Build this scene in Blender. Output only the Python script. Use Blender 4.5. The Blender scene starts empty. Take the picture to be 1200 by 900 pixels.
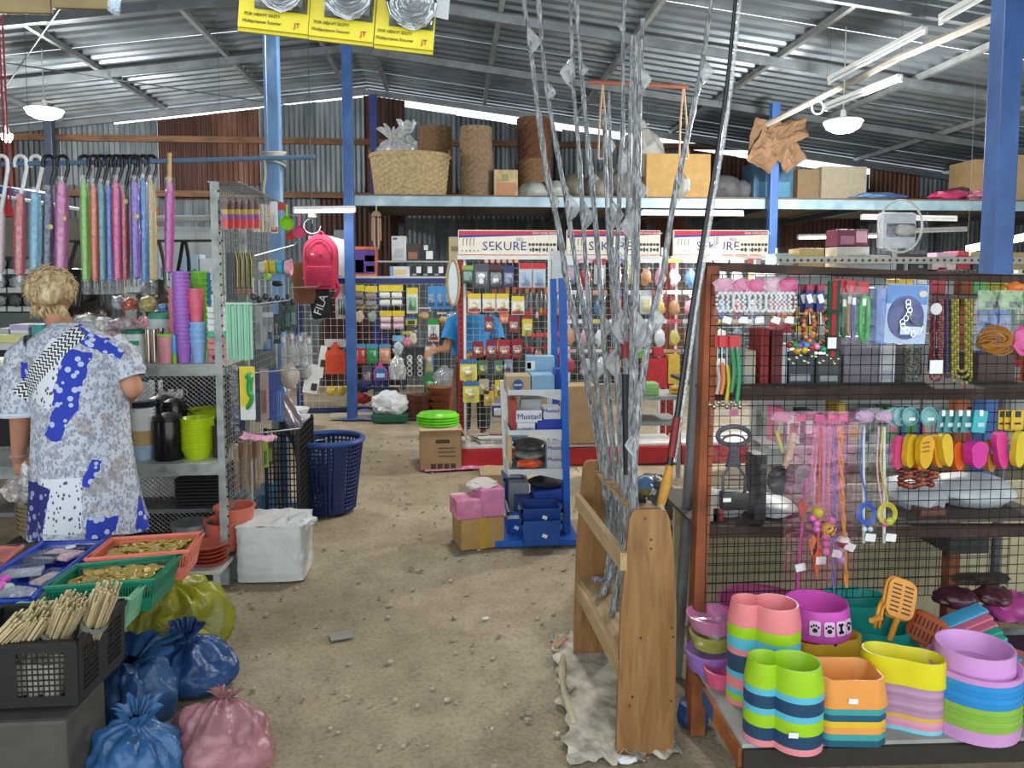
import bpy,bmesh,math,random
from mathutils import Vector,Matrix,noise
from math import sin,cos,pi,radians,sqrt
random.seed(7)
scene=bpy.context.scene
COL=scene.collection
# ---------------- camera, sky, exposure ----------------
F=900.0
PITCH=radians(4.4)
HORIZON=335.0  # image row of the horizon
CY=HORIZON+F*math.tan(PITCH)  # principal row (the frame is a crop: lens shift)
YAW=radians(4.45)
CAM=Vector((0,0,1.55))
cd=bpy.data.cameras.new('camera')
cam=bpy.data.objects.new('camera',cd)
COL.objects.link(cam)
cam.location=CAM
cam.rotation_euler=(pi/2-PITCH,0,-YAW)
cd.sensor_width=36
cd.lens=F/1200*36
cd.shift_y=-(450-CY)/1200
cd.clip_start=0.02
scene.camera=cam
w=bpy.data.worlds.new('sky')
scene.world=w
w.use_nodes=True
bg=w.node_tree.nodes['Background']
bg.inputs[0].default_value=(0.86,0.94,1.0,1)
bg.inputs[1].default_value=1.75
vs=scene.view_settings
vs.view_transform='Standard'
vs.look='None'
vs.gamma=1
vs.use_curve_mapping=False
vs.exposure=0.55
# ---------------- pixel -> place ----------------
_f=Vector((sin(YAW)*cos(PITCH),cos(YAW)*cos(PITCH),-sin(PITCH)))
_r=Vector((cos(YAW),-sin(YAW),0))
_u=_r.cross(_f)
def ray(px,py):
    return _f*F+_r*(px-600)-_u*(py-CY)
def P(px,py,Y):
    d=ray(px,py)
    return CAM+d*(Y/d.y)
def G(px,py,z=0.0):
    d=ray(px,py)
    return CAM+d*((z-CAM.z)/d.z)
def S(Y,n):
    return n*Y/F
# ---------------- materials ----------------
def lin(h):
    if not isinstance(h,str):
        return tuple(h[:3])
    h=h.lstrip('#')
    v=[int(h[i:i+2],16)/255 for i in(0,2,4)]
    return tuple(c/12.92 if c<=.04045 else((c+.055)/1.055)**2.4 for c in v)
MATS={}
def M(hexc,rough=.5,metal=0,var=.06,scale=14,bump=0,bscale=60,alpha=1,emit=0,trans=0,coat=0):
    key=(hexc,rough,metal,var,scale,bump,bscale,alpha,emit,trans,coat)
    if key in MATS:
        return MATS[key]
    m=bpy.data.materials.new('mat_%03d'%len(MATS))
    m.use_nodes=True
    nt=m.node_tree
    b=nt.nodes['Principled BSDF']
    c=lin(hexc)
    b.inputs['Base Color'].default_value=(*c,1)
    b.inputs['Roughness'].default_value=rough
    b.inputs['Metallic'].default_value=metal
    b.inputs['Alpha'].default_value=alpha
    b.inputs['Transmission Weight'].default_value=trans
    b.inputs['Coat Weight'].default_value=coat
    if emit:
        b.inputs['Emission Color'].default_value=(*c,1)
        b.inputs['Emission Strength'].default_value=emit
    tc=nt.nodes.new('ShaderNodeTexCoord')
    if var:
        n=nt.nodes.new('ShaderNodeTexNoise')
        n.inputs['Scale'].default_value=scale
        n.inputs['Detail'].default_value=4
        nt.links.new(tc.outputs['Object'],n.inputs['Vector'])
        mr=nt.nodes.new('ShaderNodeMapRange')
        mr.inputs[1].default_value=.3
        mr.inputs[2].default_value=.7
        mr.inputs[3].default_value=1-var*2
        mr.inputs[4].default_value=1+var
        nt.links.new(n.outputs['Fac'],mr.inputs[0])
        mx=nt.nodes.new('ShaderNodeVectorMath')
        mx.operation='SCALE'
        mx.inputs[0].default_value=c
        nt.links.new(mr.outputs[0],mx.inputs['Scale'])
        nt.links.new(mx.outputs[0],b.inputs['Base Color'])
    if bump:
        n2=nt.nodes.new('ShaderNodeTexNoise')
        n2.inputs['Scale'].default_value=bscale
        n2.inputs['Detail'].default_value=3
        nt.links.new(tc.outputs['Object'],n2.inputs['Vector'])
        bp=nt.nodes.new('ShaderNodeBump')
        bp.inputs['Strength'].default_value=bump
        bp.inputs['Distance'].default_value=.01
        nt.links.new(n2.outputs['Fac'],bp.inputs['Height'])
        nt.links.new(bp.outputs[0],b.inputs['Normal'])
    MATS[key]=m
    return m
def ramp_mat(name,stops,kind='NOISE',scale=5,detail=5,stretch=(1,1,1),rough=.7,metal=0,bump=0,coord='Object',alpha=1,distort=0):
    if name in MATS:
        return MATS[name]
    m=bpy.data.materials.new(name)
    m.use_nodes=True
    nt=m.node_tree
    b=nt.nodes['Principled BSDF']
    b.inputs['Roughness'].default_value=rough
    b.inputs['Metallic'].default_value=metal
    b.inputs['Alpha'].default_value=alpha
    tc=nt.nodes.new('ShaderNodeTexCoord')
    mp=nt.nodes.new('ShaderNodeMapping')
    mp.inputs['Scale'].default_value=stretch
    nt.links.new(tc.outputs[coord],mp.inputs[0])
    if kind=='NOISE':
        n=nt.nodes.new('ShaderNodeTexNoise')
        n.inputs['Detail'].default_value=detail
        n.inputs['Distortion'].default_value=distort
        out=n.outputs['Fac']
    elif kind=='WAVE':
        n=nt.nodes.new('ShaderNodeTexWave')
        n.inputs['Distortion'].default_value=distort
        n.inputs['Detail'].default_value=detail
        out=n.outputs['Fac']
    else:
        n=nt.nodes.new('ShaderNodeTexVoronoi')
        out=n.outputs['Distance']
    n.inputs['Scale'].default_value=scale
    nt.links.new(mp.outputs[0],n.inputs['Vector'])
    r=nt.nodes.new('ShaderNodeValToRGB')
    els=r.color_ramp.elements
    els[0].position,els[0].color=stops[0][0],(*lin(stops[0][1]),1)
    els[1].position,els[1].color=stops[-1][0],(*lin(stops[-1][1]),1)
    for p,c in stops[1:-1]:
        e=els.new(p)
        e.color=(*lin(c),1)
    nt.links.new(out,r.inputs[0])
    nt.links.new(r.outputs[0],b.inputs['Base Color'])
    if bump:
        bp=nt.nodes.new('ShaderNodeBump')
        bp.inputs['Strength'].default_value=bump
        bp.inputs['Distance'].default_value=.02
        nt.links.new(out,bp.inputs['Height'])
        nt.links.new(bp.outputs[0],b.inputs['Normal'])
    MATS[name]=m
    return m
def CLEAR(a=.22,tint='#e8eef0',bump=.8,bscale=45):
    """thin clear film: mostly see-through, glossy creases"""
    key=('film',a,tint,bump,bscale)
    if key in MATS:
        return MATS[key]
    m=bpy.data.materials.new('clear_film_%02d'%len(MATS))
    m.use_nodes=True
    nt=m.node_tree
    nt.nodes.remove(nt.nodes['Principled BSDF'])
    out=nt.nodes['Material Output']
    tr=nt.nodes.new('ShaderNodeBsdfTransparent')
    gl=nt.nodes.new('ShaderNodeBsdfGlossy'); gl.inputs['Roughness'].default_value=.1
    gl.inputs['Color'].default_value=(*lin(tint),1)
    df=nt.nodes.new('ShaderNodeBsdfDiffuse'); df.inputs['Color'].default_value=(*lin(tint),1)
    mx=nt.nodes.new('ShaderNodeMixShader'); mx.inputs[0].default_value=.22 if a<.4 else .6
    nt.links.new(gl.outputs[0],mx.inputs[1]); nt.links.new(df.outputs[0],mx.inputs[2])
    m2=nt.nodes.new('ShaderNodeMixShader')
    nt.links.new(tr.outputs[0],m2.inputs[1]); nt.links.new(mx.outputs[0],m2.inputs[2])
    nt.links.new(m2.outputs[0],out.inputs['Surface'])
    m2.inputs[0].default_value=a
    if bump:
        tc=nt.nodes.new('ShaderNodeTexCoord')
        n=nt.nodes.new('ShaderNodeTexNoise'); n.inputs['Scale'].default_value=bscale; n.inputs['Detail'].default_value=3
        nt.links.new(tc.outputs['Object'],n.inputs['Vector'])
        bp=nt.nodes.new('ShaderNodeBump'); bp.inputs['Strength'].default_value=bump; bp.inputs['Distance'].default_value=.01
        nt.links.new(n.outputs['Fac'],bp.inputs['Height'])
        nt.links.new(bp.outputs[0],gl.inputs['Normal'])
        mr=nt.nodes.new('ShaderNodeMapRange')
        mr.inputs[1].default_value=.35; mr.inputs[2].default_value=.75
        mr.inputs[3].default_value=a*(.25 if a<.4 else .6); mr.inputs[4].default_value=min(1,a*(.9 if a<.4 else 1.25))
        nt.links.new(n.outputs['Fac'],mr.inputs[0])
        nt.links.new(mr.outputs[0],m2.inputs[0])
    MATS[key]=m
    return m
CRINK=lambda a=.3:CLEAR(a*.6,'#f2f4f4',.6,34)
WOOD=ramp_mat('pine_wood',[(.25,'#74512d'),(.5,'#91683c'),(.75,'#a67c4b')],'NOISE',3,6,(9,9,1.2),.55,distort=1.2)
WOODY=ramp_mat('pine_wood_along',[(.25,'#9c7f58'),(.5,'#b3966c'),(.75,'#c4aa82')],'NOISE',3,6,(9,1,9),.6,distort=1)
BARK=ramp_mat('brown_wood',[(.3,'#4a3324'),(.6,'#6e4d35')],'NOISE',4,6,(1,8,8),.8)
CARD=M('#a88a64',.85,0,.08,9)
CARD2=M('#b3925a',.85,0,.08,9)
STEEL=M('#9aa0a2',.4,.8,.1,20)
GREY=M('#8f9694',.55,.2,.12,12)
CHROME=M('#d6d9da',.16,1,0)
WHITE=M('#e9eae8',.5,0,.04,8)
WIREW=M('#cfd3d2',.4,.3,0)
WIREK=M('#2e2a27',.6,.4,.2,40)
BLACK=M('#141416',.4,0,.05)
BLUEP=ramp_mat('blue_paint',[(.3,'#2c4f86'),(.6,'#3a66a6'),(.8,'#4c7ab4')],'NOISE',6,6,(1,1,.6),.45)
BLUED=M('#20306e',.45,0,.1,10)
RED=M('#b3191f',.45,0,.08)
# ---------------- mesh building ----------------
ORI={}
def rotz(a):return Matrix.Rotation(a,3,'Z')
def frame(d):
    d=d.normalized()
    a=Vector((0,0,1)) if abs(d.z)<.9 else Vector((1,0,0))
    x=d.cross(a).normalized()
    return x,x.cross(d).normalized()
class MB:
    def __init__(s):
        s.v=[]; s.f=[]
    def add(s,vs,fs):
        o=len(s.v)
        s.v+=[Vector(p) for p in vs]
        s.f+=[[i+o for i in q] for q in fs]
        return s
    def box(s,c,d,R=None,bev=0,taper=1):
        c=Vector(c)
        x,y,z=d[0]/2,d[1]/2,d[2]/2
        if bev and bev<min(x,y,z):
            bm=bmesh.new()
            bmesh.ops.create_cube(bm,size=1)
            for q in bm.verts:
                t=taper if q.co.z<0 else 1
                q.co=Vector((q.co.x*2*x*t,q.co.y*2*y*t,q.co.z*2*z))
            bmesh.ops.bevel(bm,geom=bm.edges[:],offset=bev,segments=2,affect='EDGES',profile=.6)
            bm.verts.index_update()
            vs_=[q.co.copy() for q in bm.verts]
            fs=[[q.index for q in f.verts] for f in bm.faces]
            bm.free()
        else:
            t=taper
            vs_=[Vector((-x*t,-y*t,-z)),Vector((x*t,-y*t,-z)),Vector((x*t,y*t,-z)),Vector((-x*t,y*t,-z)),
                   Vector((-x,-y,z)),Vector((x,-y,z)),Vector((x,y,z)),Vector((-x,y,z))]
            fs=[[3,2,1,0],[4,5,6,7],[0,1,5,4],[1,2,6,5],[2,3,7,6],[3,0,4,7]]
        if R is not None:
            vs_=[R @ p for p in vs_]
        return s.add([c+p for p in vs_],fs)
    def bar(s,a,b,wx,wz):
        a=Vector(a); b=Vector(b)
        d=(b-a)
        L=d.length
        d.normalize()
        x,z=frame(d)
        vs_=[]
        for p in(a,b):
            for i,j in((-1,-1),(1,-1),(1,1),(-1,1)):
                vs_.append(p+x*(i*wx/2)+z*(j*wz/2))
        return s.add(vs_,[[0,1,2,3],[7,6,5,4],[0,4,5,1],[1,5,6,2],[2,6,7,3],[3,7,4,0]])
    def tube(s,pts,r,n=8,closed=False,cap=True):
        pts=[Vector(p) for p in pts]
        m=len(pts)
        rs=r if isinstance(r,(list,tuple)) else[r]*m
        rings=[]
        X=None
        for i,p in enumerate(pts):
            if closed:
                d=pts[(i+1)%m]-pts[i-1]
            else:
                d=pts[min(i+1,m-1)]-pts[max(i-1,0)]
            if d.length<1e-9:
                d=Vector((0,0,1))
            d.normalize()
            if X is None:
                X,Z=frame(d)
            else:
                X=(X-d*X.dot(d))
                if X.length<1e-6:
                    X,Z=frame(d)
                X.normalize()
            Z=d.cross(X)
            rings.append([p+X*(cos(2*pi*k/n)*rs[i])+Z*(sin(2*pi*k/n)*rs[i]) for k in range(n)])
        vs_=[q for g in rings for q in g]
        fs=[]
        mm=m if closed else m-1
        for i in range(mm):
            j=(i+1)%m
            for k in range(n):
                l=(k+1)%n
                fs.append([i*n+k,i*n+l,j*n+l,j*n+k])
        if cap and not closed:
            fs.append(list(range(n))[::-1])
            fs.append([(m-1)*n+k for k in range(n)])
        return s.add(vs_,fs)
    def lathe(s,c,prof,n=24,sx=1,sy=1,R=None,fn=None):
        c=Vector(c)
        vs_=[]
        for(r,z) in prof:
            for k in range(n):
                a=2*pi*k/n
                rr=r*(fn(a,z) if fn else 1)
                p=Vector((rr*cos(a)*sx,rr*sin(a)*sy,z))
                if R is not None:
                    p=R @ p
                vs_.append(c+p)
        fs=[]
        for i in range(len(prof)-1):
            for k in range(n):
                l=(k+1)%n
                fs.append([i*n+k,i*n+l,(i+1)*n+l,(i+1)*n+k])
        if prof[0][0]>1e-6:
            fs.append(list(range(n))[::-1])
        if prof[-1][0]>1e-6:
            fs.append([(len(prof)-1)*n+k for k in range(n)])
        return s.add(vs_,fs)
    def ball(s,c,r,n=10,m=7):
        r=r if isinstance(r,(tuple,list)) else(r,r,r)
        prof=[(max(1e-5,sin(pi*i/m)),-cos(pi*i/m)) for i in range(m+1)]
        return s.lathe(c,[(a,z*r[2]) for a,z in prof],n,r[0],r[1])
    def prism(s,out,t,O=(0,0,0),X=(1,0,0),Z=(0,0,1)):
        """outline in X,Z plane (2D list), extruded by t on both sides of its normal / 2"""
        O=Vector(O); X=Vector(X).normalized(); Z=Vector(Z).normalized()
        N=X.cross(Z)
        n=len(out)
        vs_=[O+X*a+Z*b-N*(t/2) for a,b in out]+[O+X*a+Z*b+N*(t/2) for a,b in out]
        fs=[list(range(n)),[2*n-1-i for i in range(n)]]
        fs=[list(range(n))[::-1],list(range(n,2*n))]
        for i in range(n):
            j=(i+1)%n
            fs.append([i,j,n+j,n+i])
        return s.add(vs_,fs)
    def grid(s,fn,nu,nv):
        vs_=[fn(i/nu,j/nv) for i in range(nu+1) for j in range(nv+1)]
        fs=[[i*(nv+1)+j,(i+1)*(nv+1)+j,(i+1)*(nv+1)+j+1,i*(nv+1)+j+1] for i in range(nu) for j in range(nv)]
        return s.add(vs_,fs)
    def build(s,name,mat,parent=None,smooth=False,origin=None,solid=0):
        if parent is not None:
            o0=ORI[parent.name]
        elif origin is not None:
            o0=Vector(origin)
        else:
            xs=[p.x for p in s.v]; ys=[p.y for p in s.v]; zs=[p.z for p in s.v]
            o0=Vector(((min(xs)+max(xs))/2,(min(ys)+max(ys))/2,min(zs)))
        me=bpy.data.meshes.new(name)
        me.from_pydata([p-o0 for p in s.v],[],s.f)
        if solid:
            bm=bmesh.new(); bm.from_mesh(me)
            bmesh.ops.solidify(bm,geom=bm.faces[:],thickness=solid)
            bm.to_mesh(me); bm.free()
        bm=bmesh.new(); bm.from_mesh(me)
        bmesh.ops.recalc_face_normals(bm,faces=bm.faces[:])
        bm.to_mesh(me); bm.free()
        if smooth:
            me.polygons.foreach_set('use_smooth',[True]*len(me.polygons))
            if smooth!=2:
                me.set_sharp_from_angle(angle=radians(40))
        if mat:
            me.materials.append(mat)
        o=bpy.data.objects.new(name,me)
        COL.objects.link(o)
        if parent is not None:
            o.parent=parent
        else:
            o.location=o0
        ORI[o.name]=o0
        return o
def tag(o,label=None,cat=None,group=None,kind=None):
    if label:o['label']=label
    if cat:o['category']=cat
    if group:o['group']=group
    if kind:o['kind']=kind
    return o
def T(name,loc,label,cat,group=None,kind=None):
    o=bpy.data.objects.new(name,None)
    o.empty_display_size=.05
    COL.objects.link(o)
    o.location=loc
    ORI[o.name]=Vector(loc)
    return tag(o,label,cat,group,kind)
def copy_tree(o,loc=None,rz=None,parent=None,label=None,group=None,scale=None):
    c=o.copy()
    COL.objects.link(c)
    if parent is not None:
        c.parent=parent
    if loc is not None:
        c.location=loc
        ORI[c.name]=Vector(loc)
    if rz is not None:
        c.rotation_euler=rz if isinstance(rz,(tuple,list)) else(0,0,rz)
    if scale is not None:
        c.scale=scale if isinstance(scale,(tuple,list)) else(scale,)*3
    if label:c['label']=label
    if group:c['group']=group
    for ch in list(o.children):
        copy_tree(ch,parent=c)
    return c
def TEXT(body,parent,c,size,mat,X=(1,0,0),Z=(0,0,1),ext=.0006,name='lettering',wide=1,align='CENTER'):
    cu=bpy.data.curves.new('txt','FONT')
    cu.body=body
    cu.size=size
    cu.align_x=align
    cu.align_y='CENTER'
    cu.extrude=ext
    cu.resolution_u=2
    t=bpy.data.objects.new('txt',cu)
    COL.objects.link(t)
    dg=bpy.context.evaluated_depsgraph_get()
    me=bpy.data.meshes.new_from_object(t.evaluated_get(dg))
    bpy.data.objects.remove(t)
    X=Vector(X).normalized(); Z=Vector(Z).normalized(); N=X.cross(Z)
    o0=ORI[parent.name]
    for q in me.vertices:
        q.co=Vector(c)+X*(q.co.x*wide)+Z*q.co.y-N*q.co.z*-1-o0
    me.materials.clear()
    me.materials.append(mat)
    o=bpy.data.objects.new(name,me)
    COL.objects.link(o)
    o.parent=parent
    ORI[o.name]=o0
    return o
def rrect(w_,h_,r,n=4,x0=0,z0=0):
    out=[]
    for cx,cz,a0 in((w_/2-r,h_/2-r,0),(-w_/2+r,h_/2-r,90),(-w_/2+r,-h_/2+r,180),(w_/2-r,-h_/2+r,270)):
        for k in range(n+1):
            a=radians(a0+90*k/n)
            out.append((x0+cx+r*cos(a),z0+cz+r*sin(a)))
    return out
def ell(a,b,n=20,x0=0,z0=0):
    return[(x0+a*cos(2*pi*k/n),z0+b*sin(2*pi*k/n)) for k in range(n)]
def meshgrid(m,O,X,Z,w_,h_,nx,nz,r,n=4):
    O=Vector(O); X=Vector(X); Z=Vector(Z)
    for i in range(nx+1):
        a=O+X*(w_*i/nx)
        m.tube([a,a+Z*h_],r,n)
    for j in range(nz+1):
        a=O+Z*(h_*j/nz)
        m.tube([a,a+X*w_],r,n)
def spline(pts,n=6):
    pts=[Vector(p) for p in pts]
    q=[pts[0]*2-pts[1]]+pts+[pts[-1]*2-pts[-2]]
    out=[]
    for i in range(1,len(q)-2):
        a,b,c,d=q[i-1:i+3]
        for k in range(n):
            t=k/n
            out.append(.5*((2*b)+(c-a)*t+(2*a-5*b+4*c-d)*t*t+(3*b-a-3*c+d)*t**3))
    out.append(pts[-1])
    return out
def nz(p,f=1.0,seed=0):
    return noise.noise(Vector(p)*f+Vector((seed*7.13,seed*3.7,seed*1.9)))
def sack(m,c,rx,ry,h,seed=0,neck=.16,tuft=.12,pleats=11,lump=.22,R=None,n=80,flat=.75):
    """tied plastic bag: lumpy body, pleated shoulder, pinched neck, flared tuft"""
    c=Vector(c)
    pr=[(.02,0),(.7,0.0),(.93,.05),(1.02,.2),(1,.4),(.92,.58),(.78,.74),(.58,.87),(.36,.95),(.2,1.0)]
    pr2=[]
    for(ra,za),(rb,zb) in zip(pr[:-1],pr[1:]):
        for k in range(3):pr2.append((ra+(rb-ra)*k/3,za+(zb-za)*k/3))
    prof=pr2+[(.2,1.0),(neck,1.04),(neck*1.2,1.08),(neck*2.1,1.08+tuft*.6),(neck*2.6,1.08+tuft)]
    vs_=[]
    for i,(r,z) in enumerate(prof):
        pl=max(0,min(1,(z-.45)/.5))
        for k in range(n):
            a=2*pi*k/n
            rr=r*(1+pl*.17*sin(pleats*a+2*sin(3*a+seed))*(1 if z<1.02 else 1.6))
            p=Vector((rr*cos(a)*rx,rr*sin(a)*ry,z*h))
            pp=p/max(rx,ry)
            d=nz(pp,1.9,seed)*lump+(.25-abs(nz(pp,3.2,seed+3)))*lump*.6+(.2-abs(nz(pp,7.5,seed+6)))*lump*.3
            if z<.02:
                d=0
            p.x*=1+d; p.y*=1+d
            p.z*=1+d*.5
            if R is not None:
                p=R @ p
            vs_.append(c+p)
    fs=[]
    for i in range(len(prof)-1):
        for k in range(n):
            l=(k+1)%n
            fs.append([i*n+k,i*n+l,(i+1)*n+l,(i+1)*n+k])
    m.add(vs_,fs)
    return m
def crumple(m,c,r,seed=0,amp=.3,freq=1.8,sub=3,flat=False):
    bm=bmesh.new()
    bmesh.ops.create_icosphere(bm,subdivisions=sub,radius=1)
    c=Vector(c)
    vs_=[]
    for q in bm.verts:
        p=q.co.copy()
        d=nz(p,freq,seed)*amp+abs(nz(p,freq*2.7,seed+5))*amp*.7
        p*=1+d
        p=Vector((p.x*r[0],p.y*r[1],p.z*r[2]))
        if flat and p.z<-r[2]*.8:
            p.z=-r[2]*.8
        vs_.append(c+p)
    bm.verts.index_update()
    fs=[[q.index for q in f.verts] for f in bm.faces]
    bm.free()
    m.add(vs_,fs)
    return m
# ================= THE SHED =================
RX,RZ,SL=-1.25,4.55,.128  # ridge x, ridge height, slope
YB=12.0
XL,XR=-8.0,10.5
def roof_z(x):return RZ-SL*abs(x-RX)
# floor: trodden earth over concrete
fm=MB()
def ffn(u,v):
    x=-9+20*u; y=-2.5+15*v
    return Vector((x,y,min(0,-.012+.012*nz((x,y,0),.8)+.006*nz((x,y,3),3))))
fm.grid(ffn,160,120)
def floor_mat():
    m=bpy.data.materials.new('earth_floor'); m.use_nodes=True
    nt=m.node_tree; b=nt.nodes['Principled BSDF']; b.inputs['Roughness'].default_value=.92
    tc=nt.nodes.new('ShaderNodeTexCoord')
    def N(s,d=6):
        n=nt.nodes.new('ShaderNodeTexNoise'); n.inputs['Scale'].default_value=s; n.inputs['Detail'].default_value=d
        nt.links.new(tc.outputs['Object'],n.inputs['Vector']); return n
    a,c,d=N(.9),N(7,8),N(60,4)
    r=nt.nodes.new('ShaderNodeValToRGB'); e=r.color_ramp.elements
    e[0].position,e[0].color=.3,(*lin('#8b7f69'),1); e[1].position,e[1].color=.72,(*lin('#b5aa95'),1)
    k=e.new(.5); k.color=(*lin('#a2957e'),1)
    nt.links.new(a.outputs['Fac'],r.inputs[0])
    r2=nt.nodes.new('ShaderNodeValToRGB'); e=r2.color_ramp.elements
    e[0].position,e[0].color=.32,(.72,.7,.66,1); e[1].position,e[1].color=.62,(1.08,1.05,1.0,1)
    nt.links.new(c.outputs['Fac'],r2.inputs[0])
    mx=nt.nodes.new('ShaderNodeMix'); mx.data_type='RGBA'; mx.blend_type='MULTIPLY'; mx.inputs[0].default_value=.6
    nt.links.new(r.outputs[0],mx.inputs[6]); nt.links.new(r2.outputs[0],mx.inputs[7])
    r3=nt.nodes.new('ShaderNodeValToRGB'); e=r3.color_ramp.elements
    e[0].position,e[0].color=.3,(.62,.6,.56,1); e[1].position,e[1].color=.55,(1.1,1.1,1.1,1)
    nt.links.new(d.outputs['Fac'],r3.inputs[0])
    m2=nt.nodes.new('ShaderNodeMix'); m2.data_type='RGBA'; m2.blend_type='MULTIPLY'; m2.inputs[0].default_value=.6
    nt.links.new(mx.outputs[2],m2.inputs[6]); nt.links.new(r3.outputs[0],m2.inputs[7])
    nt.links.new(m2.outputs[2],b.inputs['Base Color'])
    ad=nt.nodes.new('ShaderNodeMath'); ad.operation='ADD'
    nt.links.new(c.outputs['Fac'],ad.inputs[0]); nt.links.new(d.outputs['Fac'],ad.inputs[1])
    bp=nt.nodes.new('ShaderNodeBump'); bp.inputs['Strength'].default_value=.35; bp.inputs['Distance'].default_value=.02
    nt.links.new(ad.outputs[0],bp.inputs['Height']); nt.links.new(bp.outputs[0],b.inputs['Normal'])
    return m
floor=fm.build('floor',floor_mat(),smooth=2,origin=(0,0,0))
tag(floor,'trodden grey-brown earth floor of the shed',kind='structure')
# loose grit
gm=MB()
for i in range(900):
    y=random.uniform(1.6,8); x=random.uniform(-1.6,1.2) if y>3 else random.uniform(-1.3,.7)
    s_=random.uniform(.004,.013)
    gm.ball((x,y,-.004+s_*.3),(s_*random.uniform(.7,1.8),s_,s_*.6),5,3)
tag(gm.build('gravel',M('#b0a691',.9,0,.3,40),floor),kind='stuff')
# roof of corrugated sheets
ROOFM=ramp_mat('roof_zinc',[(.3,'#59636a'),(.55,'#717b82'),(.75,'#8a9296')],'NOISE',1.6,5,(1,1,1),.42,.55)
ceil=T('ceiling',(0,0,RZ),None,None,kind='structure')
ceil['label']='gable roof of grey corrugated zinc sheets'
per,dep=.2,.032
def sheet_mesh(x0,x1,ww=1.0):
    m=MB()
    pts=[]
    k=int(round(ww/per))
    for i in range(k):
        b_=i*per
        pts+=[(b_,0),(b_+.06,0),(b_+.08,dep),(b_+.18,dep)]
    pts.append((k*per,0))
    xs=[x0+(x1-x0)*j/3 for j in range(4)]
    vs_=[Vector((x,y,roof_z(x)+z)) for x in xs for y,z in pts]
    n=len(pts)
    m.add(vs_,[[j*n+i,j*n+i+1,(j+1)*n+i+1,(j+1)*n+i] for j in range(3) for i in range(n-1)])
    return m
for(x0,x1) in((RX,XL-.3),(RX,XR+.3)):
    base=sheet_mesh(x0,x1).build('roof_sheet',ROOFM,ceil,solid=.002)
    for k in range(13):
        o=base if k==0 else base.copy()
        if k:
            COL.objects.link(o); o.parent=ceil
        o.location=(0,-.9+k*1.0,.008*(k%2))
PUR=M('#8b8f8f',.5,.4,.15,6)
PURD=M('#70777b',.5,.4,.15,6)
for x in(-7.2,-5.7,-4.2,-2.7,-1.55,-.95,.5,1.9,3.4,4.9,6.4,7.9,9.4):
    MB().box((x,5.5,roof_z(x)-.03),(.05,12.9,.06)).build('purlin',PUR,ceil)
for y in(1.2,3.7,6.2,7.9,9.75,11.85):
    for xe in(XL,XR):
        MB().bar((RX,y,roof_z(RX)-.11),(xe,y,roof_z(xe)-.1),.05,.085).build('rafter',PURD,ceil)
# thin tie rods
for a,b in(((-7,11.9,roof_z(-7)-.2),(-2.5,6.2,roof_z(-2.5)-.16)),((-2.4,11.8,roof_z(-2.4)-.2),(-5.5,7.9,roof_z(-5.5)-.16))):
    MB().tube([a,b],.008,6).build('tie_rod',PURD,ceil)
# back wall of salvaged corrugated sheets
wall=T('wall_back',(0,YB,0),None,None,kind='structure')
wall['label']='back wall patched from grey and rusty corrugated sheets'
def rust(name,a,b,c):return ramp_mat(name,[(.3,a),(.5,b),(.72,c)],'NOISE',2.2,7,(2.5,1,.5),.6,.35)
WS={'g':rust('zinc_grey','#454e55','#5d666c','#7a8388'),'d':rust('zinc_dark','#2e3438','#3f474c','#555d61'),
      'r':rust('zinc_rust','#42291f','#5a3a2a','#73564a'),'b':rust('zinc_brown','#2c1a15','#3d241c','#52392e'),'l':rust('zinc_light','#5b666d','#737e84','#8e979b')}
seq='dbdggbrglbggdlggrrldrgdbgdgddgddg'
x=XL; i=0
def wsheet(x0,x1,z0,ztop):
    m=MB()
    n=max(4,int((x1-x0)/.076)*6)
    vs_=[]
    for k in range(n+1):
        xx=x0+(x1-x0)*k/n
        yy=YB+.010*sin(2*pi*xx/.076)
        vs_+=[Vector((xx,yy,z0)),Vector((xx,yy,ztop(xx)))]
    m.add(vs_,[[2*k,2*k+2,2*k+3,2*k+1] for k in range(n)])
    return m
while x<XR:
    ww=random.choice((.62,.7,.78,.85))
    x1=min(XR,x+ww)
    split=random.uniform(2.75,3.15)
    gap=(.05 if x<-5 else .11) if x<RX else(.2 if x<6 else .06)
    gap+=random.uniform(0,.04)
    up=wsheet(x,x1,split-.05,lambda q,g=gap:roof_z(q)-g).build('corrugated_sheet',WS[seq[i%len(seq)]],wall)
    lo=wsheet(x-.02,x1+.02,0,lambda q:split).build('corrugated_sheet',WS[random.choice('gdgdrb')],wall)
    lo.location.y+=.02
    up.location.y+=.004*(i%2)
    x=x1; i+=1
for z in(3.72,2.92):
    MB().box((1.2,YB-.05,z),(18.4,.05,.09)).build('wall_rail',BARK,wall)
for nm,xx,s_ in(('wall_left',XL,1),('wall_right',XR,-1)):
    wl=T(nm,(xx,5.5,0),None,None,kind='structure')
    wl['label']='corrugated metal side wall of the shed'
    m=MB()
    n=500
    vs_=[]
    for k in range(n+1):
        yy=-.8+12.8*k/n
        xo=xx+.01*sin(2*pi*yy/.152)
        vs_+=[Vector((xo,yy,0)),Vector((xo,yy,roof_z(xx)-.02))]
    m.add(vs_,[[2*k,2*k+2,2*k+3,2*k+1] for k in range(n)])
    m.build('wall_sheet',WS['g'],wl)
    MB().box((xx+s_*.05,5.5,2.6),(.05,12.6,.09)).build('wall_rail',BARK,wl)
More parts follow.
